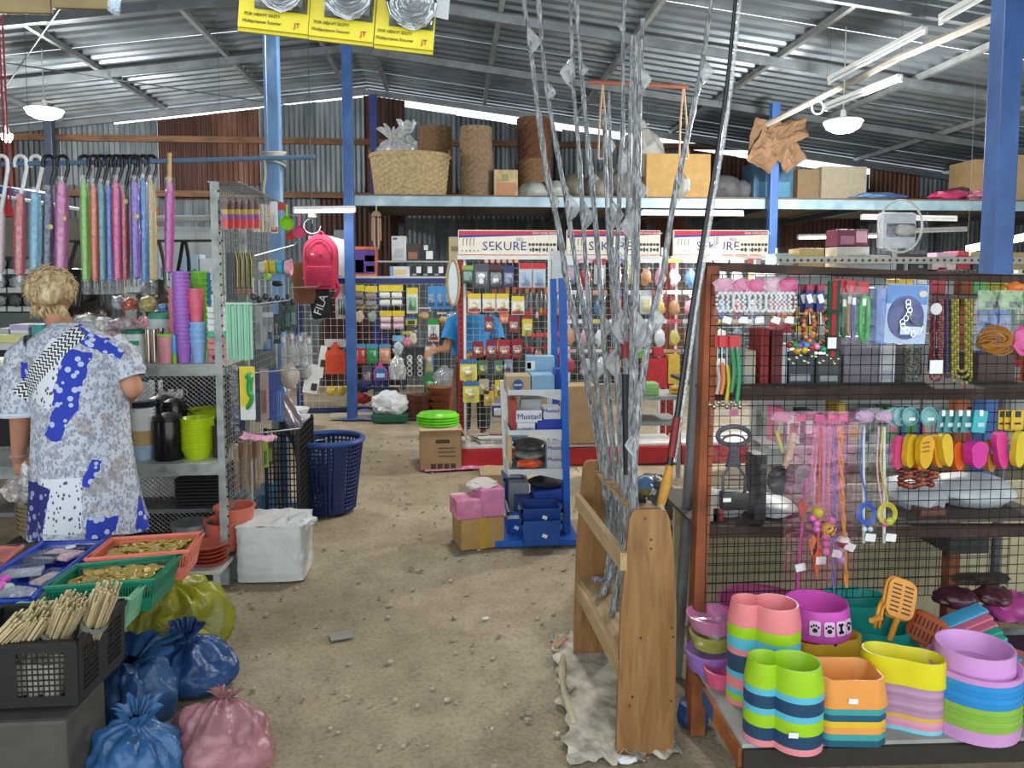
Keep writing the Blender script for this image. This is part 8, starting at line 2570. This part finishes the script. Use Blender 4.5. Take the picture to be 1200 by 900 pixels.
# slipper-shaped toys
def slipper(px,py,hc,lab,Y,s=1.0,tilt=0,strap=None,mark=None,w_=15,h_=42,thick=.022):
    t=thing('slipper_toy',px,py+h_/2,lab,'toy','slipper toys',Y)
    q=P(px,py,Y); a,b=S(Y,w_)/2*1.25,S(Y,h_)/2
    o=[]
    for k in range(24):
        th=2*pi*k/24
        wv=a*(1+.18*sin(th))*(1-.12*cos(2*th)*0)
        waist=1-.18*max(0,1-abs(sin(th))*1.6)
        o.append((wv*cos(th)*waist,b*sin(th)))
    ca,sa=cos(tilt),sin(tilt)
    X,Z=Vector((ca,.25,-sa)).normalized(),Vector((sa,0,ca))
    bd=MB().prism(o,thick,q,X,Z).build('sole',M(hc,.45),t)
    N=X.cross(Z)
    if strap:
        m=MB()
        for s_ in(-1,1):m.tube(spline([q+Z*b*.45+N*-.014,q+X*s_*a*.5+Z*b*.1+N*-.022,q+X*s_*a*.9-Z*b*.15+N*-.01],5),.0045,6)
        m.build('strap',M(strap,.4),t,True)
    if mark:
        TEXT(mark,t,q-Z*b*.1+N*(-thick/2-.001),S(Y,12),M('#2a7a7a',.5),X=X,Z=Z)
    return t
YT=YH-.06
slipper(1052,530,'#cf3f7a','rose pink slipper toy with a violet strap',YT,strap='#5a4ac0',tilt=.1)
slipper(1066,528,'#d8b020','golden yellow slipper toy marked with a figure, beside the rose one',YT-.02,mark='1',tilt=.1)
slipper(1078,530,'#e07a20','orange slipper toy behind the golden fork-faced one',YT-.0,tilt=.1)
slipper(1083,529,'#dca81c','golden slipper toy with three slots',YT-.045,mark='1',tilt=.05,w_=20)
slipper(1098,528,'#d8921c','amber slipper toy with a pale side band',YT-.02,tilt=-.1,strap='#e4c8c4')
slipper(1108,527,'#d8b426','yellow slipper toy marked with a figure, beside the orange one',YT-.04,mark='1',tilt=-.15)
slipper(1121,534,'#e0601c','deep orange slipper toy beside the magenta one',YT-.02,tilt=-.1,h_=36)
slipper(1143,532,'#cf2f94','magenta plump slipper toy',YT-.05,w_=24,h_=34,thick=.035)
slipper(1172,527,'#d8388a','hot pink slipper toy with a blue strap',YT-.03,strap='#7a80b8',w_=17,h_=48,tilt=-.15)
slipper(1194,526,'#d8c02a','lemon yellow slipper toy with a teal strap',YT-.05,strap='#3a9a9a',w_=18,h_=46,tilt=.1)
slipper(1160,534,'#b87a20','mustard slipper toy between the magenta and hot pink ones',YT+.0,h_=40)
m=MB()
for k in range(3):m.box(P(1085,519+5*k,YT-.06),(.028,.002,.004),R=Matrix.Rotation(-.15,3,'Y'))
m.build('dark_slots',M('#9a5a14',.5),bpy.data.objects['slipper_toy.003'])
# glossy brown bead chains under the slippers
for k in range(26):
    tag(MB().ball(P(1056+(k%9)*5,552+8*(k//9)+2*sin(k),YH-.03),(.014,.01,.011),10,7).build('amber_bead',M(['#5a1f16','#7a2c1c','#8a4a2a'][k%3],.15),None,True),'glossy brown bead in the cluster below the slipper toys','bead','glossy brown beads')
# ================= bench with pet bowls =================
bl0=G(808,768,.26)
ZBn=.26
be=[Vector((G(806,766,ZBn).x,YD-.05,ZBn)),Vector((P(1300,600,YD).x,YD-.05,ZBn)),G(1300,861,ZBn),G(870,872,ZBn)]
BT=T('bench',Vector(((be[0].x+be[2].x)/2,(be[0].y+be[2].y)/2,0)),'low orange bench topped with pale paper, carrying pet bowls','bench')
m=MB(); m.add(be+[p-Vector((0,0,.012)) for p in be],[[0,1,2,3],[7,6,5,4],[0,4,5,1],[1,5,6,2],[2,6,7,3],[3,7,4,0]]); m.build('top',M('#9fa09a',.6,0,.15,8),BT)
OR=ramp_mat('orange_wood',[(.3,'#7a431f'),(.5,'#9c5a2c'),(.7,'#b56e38')],'NOISE',5,5,(2,2,2),.7)
for i in range(4):
    if i==1:continue
    a,b=be[i],be[(i+1)%4]
    MB().bar(a-Vector((0,0,.04)),b-Vector((0,0,.04)),.022,.055).build('apron',OR if i==3 else M('#2c2620',.7),BT)  # side apron orange; the others carry shade under the top in their dark colour
a,b=be[3].lerp(be[0],.45),be[3].lerp(be[0],.66)
MB().bar(a+Vector((-.012,0,-.04)),b+Vector((-.012,0,-.04)),.004,.05).build('blue_patch',M('#33527a',.6),BT)
for p in(be[0],be[3],be[2],be[1]):
    c=sum(be,Vector())/4; q=p+(c-p).normalized()*.02
    MB().box((q.x,q.y,(ZBn-.07)/2),(.05,.05,ZBn-.07)).build('leg',OR,BT)
def bowl_thing(q,outline,h,hc,label,flare=.82,hollow=.7,group=None,arch=False,name='pet_bowl'):
    """bowl with an arbitrary plan outline (metres): wide foot, narrower rim, sunk inside"""
    m=MB()
    n=len(outline)
    q=Vector(q)
    cx=sum(p[0] for p in outline)/n; cy=sum(p[1] for p in outline)/n
    def ring(k,z,cav=None):return[q+Vector((cx+(x-cx)*k,cy+(y-cy)*k,z)) for x,y in outline]
    R_=[ring(1.0,0),ring(1.0,h*.1),ring(flare,h),ring(flare*.95,h),ring(flare*.72,h*(1-hollow))]
    vs_=[p for r in R_ for p in r]
    fs=[[i*n+k,i*n+(k+1)%n,(i+1)*n+(k+1)%n,(i+1)*n+k] for i in range(len(R_)-1) for k in range(n)]
    fs.append(list(range(n))[::-1]); fs.append([(len(R_)-1)*n+k for k in range(n)])
    m.add(vs_,fs)
    o=m.build(name,M(hc,.38,0,.03),None,True)
    BOWLS.append(o)
    return tag(o,label,'bowl',group)
BOWLS=[]
def sticker(px,py,dy,k=-1,a=.1):
    o=BOWLS[k]; Y=ORI[o.name].y-dy
    MB().box(P(px,py,Y),(.027,.002,.015),R=Matrix.Rotation(a,3,'Y')).build('price_sticker',WHITE,o)
def twolobe(r1,r2,d,ang=0,n=40):
    out=[]
    for k in range(n):
        a=2*pi*k/n
        u=Vector((cos(a),sin(a)))
        best=0
        for(c,r) in((Vector((-d*.5,0)),r1),(Vector((d*.5,0)),r2)):
            b_=u.dot(c); disc=b_*b_-c.dot(c)+r*r
            if disc>0:best=max(best,b_+sqrt(disc))
        p=u*best
        out.append((p.x*cos(ang)-p.y*sin(ang),p.x*sin(ang)+p.y*cos(ang)))
    return out
def bone(L_,r,ang,n=48):
    out=[]
    for k in range(n):
        a=2*pi*k/n
        rr=r*(1-.28*abs(sin(a))**2*1.0)*(1 if True else 1)
        x=cos(a)*L_*.5; y=sin(a)*r*(.72+.28*abs(cos(a))**1.2*1.35)
        out.append((x*cos(ang)-y*sin(ang),x*sin(ang)+y*cos(ang)))
    return out
def stack_of(px,py,outline,layers,h,step,label,group,flare=.91,z0=ZBn):
    q=G(px,py,z0); q.z=z0+.001
    n=len(layers)
    tot=0
    for k,hc in enumerate(layers):
        top=k==n-1
        o=bowl_thing(q+Vector((random.uniform(-.0004,.0004),random.uniform(-.0004,.0004),tot)),outline,h,hc[0],'%s %s, %s'%(hc[1],label,ORD[n-1-k] if n-k<=12 else 'low'),flare,.75,group)
        tot+=step
    return q,tot
SA,LI,CY_,NA,PK=('#e8868a','salmon'),('#9ecb1e','lime'),('#5bb8d0','cyan'),('#1f4362','navy'),('#e58a92','pink')
# back double-bowl stack and front one (paw-shaped twin bowls)
stack_of(889,822,twolobe(.054,.074,.09,-.35),[SA,LI,CY_,SA,SA,CY_,NA,NA,NA,SA,CY_,CY_,LI,LI,SA],.07,.018,'twin-lobed pet bowl, taller stack','twin-lobed bowls, taller stack')
random.seed(9)
stack_of(912,866,twolobe(.054,.074,.09,-.35),[PK,NA,NA,LI,LI,CY_,NA,NA,CY_,LI],.07,.0185,'twin-lobed pet bowl, front stack','twin-lobed bowls, front stack')
sticker(948,792,.068); sticker(930,862,.08,-10)
def octa(a,b,ang=0,ch=.3):
    pts=[(a,-b*(1-ch)),(a,b*(1-ch)),(a*(1-ch),b),(-a*(1-ch),b),(-a,b*(1-ch)),(-a,-b*(1-ch)),(-a*(1-ch),-b),(a*(1-ch),-b)]
    out=[]
    for i in range(8):
        p,q=pts[i],pts[(i+1)%8]
        for t_ in(.06,.35,.65,.94):out.append((p[0]+(q[0]-p[0])*t_,p[1]+(q[1]-p[1])*t_))
    return[(x*cos(ang)-y*sin(ang),x*sin(ang)+y*cos(ang)) for x,y in out]
OG,TE,NB2,YE_=('#e79a4c','orange'),('#3f9a98','teal'),('#1f566e','petrol blue'),('#e0b82e','yellow')
stack_of(988,858,octa(.098,.075,-.1),[NB2,TE,OG,YE_,NB2,TE],.06,.0185,'eight-sided pet bowl','eight-sided bowls')
q=G(988,858,ZBn); bowl_thing(q+Vector((0,0,.112)),octa(.1,.077,-.1),.08,'#e8994a','orange eight-sided pet bowl with price sticker, topmost',.9,.75,'eight-sided bowls')
sticker(1000,822,.076)
MV=[('#b48aa8','mauve'),('#a9829f','dusky mauve'),('#bd96b2','pale mauve')]
st_l=[('#7cc4d4','pale blue'),('#d68aa8','rose'),('#d89aac','light rose'),('#d8ac4a','ochre')]+[MV[k%3] for k in range(7)]
stack_of(1055,846,bone(.225,.068,-.5),st_l,.05,.0125,'hourglass pet bowl under the yellow one','hourglass bowls')
q=G(1055,846,ZBn); bowl_thing(q+Vector((0,0,.138)),bone(.235,.072,-.5),.075,'#ddd21a','bright yellow hourglass pet bowl, topmost of its stack',.95,.6,'hourglass bowls')
sticker(1112,846,.08,-12) if False else None
# lilac bowl on blue and lime ones
ci=ell(.122,.122,36)
ql,tl2=stack_of(1138,848,ci,[('#d39ad0','lilac'),('#8fb84a','lime'),('#94be50','light lime'),('#8fb84a','lime'),('#94be50','light lime'),('#2f8ed0','blue'),('#3596d6','light blue'),('#2f8ed0','blue'),('#3596d6','light blue'),('#d79ad4','lilac')],.04,.0168,'round pet bowl under the lilac one','round bowls',1.04)
bowl_thing(ql+Vector((0,0,tl2+.004)),ell(.105,.105,36),.07,'#d69ad6','large lilac round pet bowl topping the blue and lime stack',.98,.8,'round bowls')
# pink paw-print bowl on yellow bowl
qy=G(966,796,ZBn)
bowl_thing(qy+Vector((0,.05,0)),octa(.115,.1,.2),.13,'#c9971f','deep yellow pet bowl base under the paw-print bowl',.96,.5)
bowl_thing(qy+Vector((0,.05,.08)),octa(.118,.1,.2),.065,'#dfb135','yellow pet bowl just under the paw-print bowl',.97,.5)
t=T('paw_print_bowl',qy+Vector((-.01,.05,.146)),'pink round pet bowl printed with black paws and a bone','bowl')
qq=qy+Vector((-.01,.05,.146))
MB().lathe(qq,[(.001,0),(.108,0),(.112,.012),(.1,.1),(.094,.1),(.09,.03),(.001,.025)],40).build('body',M('#dd5fc0',.3),t,True)
MB().lathe(qq-Vector((0,0,.012)),[(.001,0),(.1,0),(.1,.012),(.001,.012)],32).build('dark_foot',M('#7a2426',.4),t,True)
for k,a in enumerate((-2.05,-1.65,-1.28,-.95)):
    rr_=.1085
    c=qq+Vector((rr_*cos(a),rr_*sin(a),.05)); X=Vector((-sin(a),cos(a),0)); N=Vector((cos(a),sin(a),0)); Z=Vector((0,0,1))+N*-.12
    X=-X if False else X
    MB().prism(rrect(.034,.046,.006),.002,c+N*.001,X,Z).build('white_frame',M('#f0d0ea',.4),t)
    m=MB()
    if k!=2:
        m.prism(ell(.008,.007,12,0,-.006),.003,c+N*.002,X,Z)
        for j in range(4):m.prism(ell(.0032,.0042,8,-.0105+.007*j,.005+.005*(j in(1,2))),.003,c+N*.002,X,Z)
    else:
        m.prism(rrect(.008,.024,.002),.003,c+N*.002,X,Z)
        for sx in(-1,1):
            for sz in(-1,1):m.prism(ell(.005,.005,10,sx*.005,sz*.012),.003,c+N*.002,X,Z)
    m.build('paw_print',BLACK,t)
# teal bowl behind
qt=G(1030,775,ZBn)
bowl_thing(qt+Vector((0,.03,0)),ell(.145,.12,32),.13,'#1f9a90','large teal pet bowl behind the yellow hourglass one',.98,.6)
bowl_thing(qt+Vector((-.04,.1,.04)),ell(.12,.1,32),.15,'#25a598','second teal bowl behind the large teal one',.98,.6)
tag(MB().lathe(qt+Vector((-.16,.02,0)),[(.001,0),(.08,0),(.1,.06),(.001,.05)],20).build('pet_bowl',M('#b04a80',.4),None,True),'dull magenta bowl under the teal bowl','bowl')
qp=G(905,775,ZBn); tag(MB().lathe(qp+Vector((.0,.1,0)),[(.001,0),(.12,0),(.15,.17),(.155,.175),(.145,.17),(.11,.02),(.001,.02)],30).build('basin',M('#c0508a',.35),None,True),'raspberry pink basin behind the salmon stack','basin')
# lavender bowl in a clear bag
qv=G(832,782,ZBn)
t=T('bagged_bowls',qv+Vector((0,.0,0)),'lavender and pink bowls in a crackling clear bag','bowl')
MB().lathe(qv,[(.001,0),(.07,0),(.085,.06),(.08,.065),(.001,.02)],26).build('lavender_bowl',M('#9a6ac0',.35),t,True)
MB().lathe(qv+Vector((.01,.02,.066)),[(.001,0),(.06,0),(.075,.05),(.07,.052),(.001,.01)],26).build('olive_bowl',M('#b0b040',.35),t,True)
MB().lathe(qv+Vector((.02,.04,.12)),[(.001,0),(.07,0),(.09,.05),(.085,.052),(.001,.01)],26).build('pink_bowl',M('#d880b4',.35),t,True)
crumple(MB(),qv+Vector((.0,.0,.085)),(.105,.1,.1),23,.2,2.4,4).build('clear_film',CRINK(.3),t,True)
tag(MB().lathe(G(846,800,ZBn)+Vector((0,0,0)),[(.001,0),(.05,0),(.06,.05),(.055,.052),(.001,.01)],22).build('pet_bowl',M('#d85a80',.4),None,True),'small rose bowl beside the bagged bowls','bowl')
# slotted scoops
def slotted(px,py,hc,label,R,z,s=1.0):
    q=P(px,py,YD-.22)
    t=T('slotted_scoop',q,label,'scoop')
    w_,h_=.052*s,.062*s
    out=rrect(w_*2,h_*2,.03*s,5)
    m=MB()
    X,Z=R @ Vector((1,0,0)),R @ Vector((0,0,1)); N=X.cross(Z)
    body=MB().prism(out,.006,q,X,Z).build('blade',M(hc,.4),t)
    m.tube([q+X*a+Z*b-N*.012 for a,b in out],.006,6,closed=True); m.build('rim',M(hc,.4),t,True)
    m=MB()
    for i in range(7):
        for sx in(-1,1):m.prism(rrect(w_*.62,.005,.002),.008,q+X*sx*w_*.42+Z*(-.042+.014*i)*s,X,Z)
    tag(m.build('slots',M('#5a2a14',.6),t),kind='stuff')
    MB().tube(spline([q-Z*h_,q-Z*h_*1.5-N*.01,q-Z*h_*2.2-N*.02],5),.009,8).build('handle',M(hc,.4),t,True)
slotted(1056,702,'#d8922c','amber slotted litter scoop standing on the teal bowl',Matrix.Rotation(.35,3,'Y')@ Matrix.Rotation(-.3,3,'X'),0)
slotted(1046,698,'#b85a24','burnt orange litter scoop behind the amber one',Matrix.Rotation(.2,3,'Y')@ Matrix.Rotation(-.35,3,'X'),0,1.0).__class__ if False else None
slotted(1035,720,'#dc9a34','amber litter scoop lying across the teal bowl',Matrix.Rotation(1.75,3,'Y')@ Matrix.Rotation(-.9,3,'X'),0,.8)
slotted(1085,738,'#b5501f','rusty orange litter scoop lying beside the lilac bowl',Matrix.Rotation(-1.2,3,'Y')@ Matrix.Rotation(-.9,3,'X'),0,.9)
# fanned row of scoop trays
SC=[('#4aa8d0','sky blue'),('#d07088','rose'),('#d07088','second rose'),('#2fa890','sea green'),('#37b098','second sea green'),('#45a4cc','azure'),('#cf7088','third rose'),('#45a8d0','lower azure'),('#d07a80','lowest rose')]
for k,(hc,nm) in enumerate(SC):
    q=P(1128+k*5.2,722+k*8.2,YD-.2-.028*k)
    R=rotz(.1)@ Matrix.Rotation(-.3,3,'Y')@ Matrix.Rotation(.1,3,'X')
    t=T('scoop_tray',q,'%s scoop tray in the fanned row behind the lilac bowl'%nm,'scoop','fanned scoop trays')
    MB().box(q,(.16,.055,.015),R=R,bev=.006).build('tray',M(hc,.4),t,True)
    MB().tube([q+R @ Vector((-.08,0,0)),q+R @ Vector((-.14,-.01,-.015))],.009,8).build('handle',M(hc,.4),t,True)
# support pile under the fanned row
qs=G(1150,770,ZBn)
tag(MB().box(Vector((qs.x+.02,YD-.3,ZBn+.06)),(.22,.2,.12),bev=.012).build('dark_box',M('#3a2c34',.6),None,True),'dark box propping the fanned scoop trays','box')
for i,(px,py,rx,ry,rz,hc,lb) in enumerate(((1185,712,.09,.06,.05,'#b84a90','magenta plastic bag of goods at the bench end'),(1120,700,.07,.05,.03,'#4a2430','dark maroon goods bag behind the fanned trays'),(1165,698,.06,.05,.03,'#5a3038','brown glossy goods bag behind the fanned trays'),(1190,750,.09,.06,.03,'#8f9a9a','grey clear bag at the bench end'))):
    q=P(px,py,YD-.12)
    tag(crumple(MB(),q,(rx,ry,rz),i+20,.35,2,3).build('goods_bag',M(hc,.3,0,.2,15,.6,30),None,True),lb,'bag')
for i,(px,py,hc,lb) in enumerate(((1178,782,'#c07a78','dusty rose bowl at the bench end'),(1195,800,'#c8842c','amber bowl at the bench end'),(1198,818,'#3fb8b0','turquoise tray at the bench end'),(1195,836,'#3f9ed0','bright blue tray at the bench end'))):
    q=P(px+8,py,YD-.42)
    tag(MB().lathe(q,[(.001,0),(.07,0),(.095,.02),(.09,.024),(.001,.008)],24).build('bench_tray',M(hc,.4),None,True),lb,'tray')
bx_=P(1205,800,YD-.42)
tag(MB().box(Vector((bx_.x+.0,YD-.42,ZBn+.04)),(.16,.16,.08),bev=.01).build('dark_box',M('#2c3032',.6),None),'dark box under the bench-end trays','box')
# ================= shop fittings behind the display stand =================
YX=6.0
gx0,gx1=P(905,400,YX).x,P(1290,400,YX).x
go=T('gondola',Vector(((gx0+gx1)/2,YX+.2,0)),'white shop gondola with shelves behind the display stand','gondola')
zg=P(1000,320,YX).z
MB().box(((gx0+gx1)/2,YX+.42,zg/2),(gx1-gx0,.03,zg)).build('back_panel',M('#b5b8b6',.5,0,.05),go)
zs_=[zg,P(1000,390,YX).z,P(1000,455,YX).z,P(1000,520,YX).z]
for z in zs_:MB().box(((gx0+gx1)/2,YX+.2,z-.012),(gx1-gx0,.44,.024)).build('shelf_board',M('#c4c6c4',.5),go)
MB().box(((gx0+gx1)/2,YX-.03,P(1000,305,YX).z),(gx1-gx0,.02,S(YX,8))).build('price_rail',M('#b9b6aa',.5),go)
for px in(908,1010,1120,1230):
    q=P(px,400,YX); MB().box((q.x,YX+.4,(zg+.12)/2),(.04,.05,zg+.12)).build('upright',M('#a9adab',.5),go)
m=MB()
for k in range(40):
    m.ball(P(915+k*8,305,YX-.045),(.011,.006,.011),8,5)
tag(m.build('rail_holes',M('#3c3b36',.6),go),kind='stuff')
for px in(912,1060,1225):
    q=P(px,312,YX); MB().box((q.x,YX-.02,(zg+P(1000,305,YX).z)/2),(.02,.02,P(1000,305,YX).z-zg+.02)).build('rail_bracket',M('#a9adab',.5),go)
random.seed(17)
gc=[('#a8262c','red'),('#d6d6d0','white'),('#2f5a9a','blue'),('#8a8f92','grey'),('#c9a23a','yellow'),('#3a3c40','charcoal'),('#c96a8a','pink'),('#4f8a5a','green'),('#b8b0a0','beige')]
for r_,z in enumerate(zs_[1:]):
    px=912
    k=0
    while px<1225:
        w_=random.uniform(13,26); h_=random.uniform(24,48)
        c,nm=gc[(k*4+r_*3)%9]
        carton('boxed_goods',px,px+w_-2,400,400+h_,YX+.04,.2,M(c,.5,0,.1),'%s box on the %s gondola shelf, %s'%(nm,['upper','middle','lower'][r_],('number %d along'%(k+1)) if False else['at the blue post end','second along','third along','fourth along','fifth along','sixth along','seventh along','eighth along','ninth along','tenth along','eleventh along','twelfth along','thirteenth along','fourteenth along','fifteenth along','sixteenth along','seventeenth along','eighteenth along','nineteenth along','twentieth along','last along','last along','last along'][k]),'box','boxes on the gondola',zb=z,patch=[(.15,.85,.3,.7,gc[(k+r_*2+4)%9][0])])
        px+=w_; k+=1
def gt(x0,x1,y0,hc,lb,dep=.2,dY=.03,nm='boxed_goods',z=zg,**k):return carton(nm,x0,x1,y0,y0+20,YX+dY,dep,M(hc,.5,0,.08),lb,'box',zb=z,**k)
def gbox(x0,x1,y0,y1,hc,lb,dY=.06,**k):return carton('boxed_goods',x0,x1,y0,y1,YX+dY,.2,M(hc,.5,0,.08),lb,'box',**k)
gbox(980,1019,288,319,'#c4bfb0','cream carton on the gondola top',dY=.1,zb=zg)
gbox(981,1018,269,288,'#6e2440','maroon printed box on the cream carton',dY=.1,patch=[(.1,.55,.1,.6,'#a86a80'),(.6,.95,.2,.9,'#c89aa8')])
gbox(936,966,290,319,'#b59a60','tan open carton on the gondola top',zb=zg)
gbox(1000,1044,298,319,'#9da1a0','flat grey carton on the gondola top',dY=.0,zb=zg)
gbox(1049,1087,293,304,'#26282a','black case on top of two grey cases',zb=None)
gbox(1066,1092,303,319,'#2c2f32','dark grey case with a metal dot',zb=zg,patch=[(.4,.6,.4,.6,'#8a8f92')])
gbox(1046,1066,303,319,'#1c1d1f','black case beside the dark grey one',zb=zg)
for i,(x0,x1,y0,y1,hc,lb) in enumerate(((1092,1108,304,316,'#d0c0c4','pinkish white box in the pile by the blue post'),(1108,1122,306,316,'#cfc8c0','whitish box in the pile by the blue post'),(1098,1122,296,305,'#c8a0b8','mauve box atop the pile by the blue post'),(1122,1138,307,316,'#b02c3c','lowest red box in the pile'),(1122,1138,300,307,'#b83844','middle red box in the pile'),(1123,1136,294,300,'#c04450','top red box in the pile'),(1099,1110,313,318,'#b85a6a','small rose box at the foot of the pile'))):
    gbox(x0,x1,y0,y1,hc,lb,dY=.02*(i%3))
gbox(1137,1185,295,316,'#b7a67e','tan carton on the gondola behind the thick blue post',dY=.12)
gbox(1185,1225,296,316,'#a8936a','brown carton at the end of the gondola top',dY=.12)
gbox(1140,1158,302,316,'#3a3f58','navy box before the tan carton',dY=-.02)
gbox(908,930,296,319,'#8fa2a8','grey blue box beside the blue post on the gondola top',zb=zg)
# wrapped fan
fq=P(1057,268,YX-.1)
t=T('wrapped_fan',fq-Vector((0,0,.18)),'electric fan parts wrapped in clear plastic with a white guard ring','fan')
MB().tube([fq+Vector((S(YX,27)*cos(a),.02,.02+S(YX,31)*sin(a))) for a in[2*pi*k/36 for k in range(36)]],.009,8,closed=True).build('guard_ring',M('#d0d2d2',.35),t,True)
MB().box(fq+Vector((0,.08,-.01)),(S(YX,42),.1,S(YX,42)),bev=.02).build('foam_block',M('#c3c7d0',.4),t,True)
MB().box(fq+Vector((.005,.025,-.01)),(S(YX,34),.02,S(YX,16))).build('dark_recess',M('#4a4c58',.5),t)
MB().lathe(fq+Vector((-.04,.0,-.01)),[(.03,0),(.045,.02),(.04,.1),(.03,.14),(.001,.14)],16,R=Matrix.Rotation(pi/2,3,'Y')).build('motor',M('#b9b6ac',.4),t,True)
MB().tube([fq-Vector((0,-.08,.15)),Vector((fq.x,YX,zg))],.02,8).build('stem',M('#b9bcbc',.4),t)
film(t,1030,1086,248,298,YX-.12,.03,.3,'clear_wrap')
# green strip and bright goods peeking below the top beam
for i,(px,hc,nm) in enumerate(((1062,'#d8b02a','yellow'),(1080,'#c4c8ca','silver'),(1100,'#a82c34','red'),(1150,'#5a9a48','green'),(1185,'#b8b43a','lemon'))):
    carton('boxed_goods',px-9,px+9,327,345,YD+.55,.1,M(hc,.5,0,.2,60),'%s packet at the back of the display stand top shelf'%nm,'packet')
a,b=P(838,346,YD+.55),P(1230,346,YD+.55)
MB().box(((a.x+b.x)/2,YD+.52,a.z-.008),(b.x-a.x,.2,.014)).build('shelf_board',M('#5a5048',.8),ST)
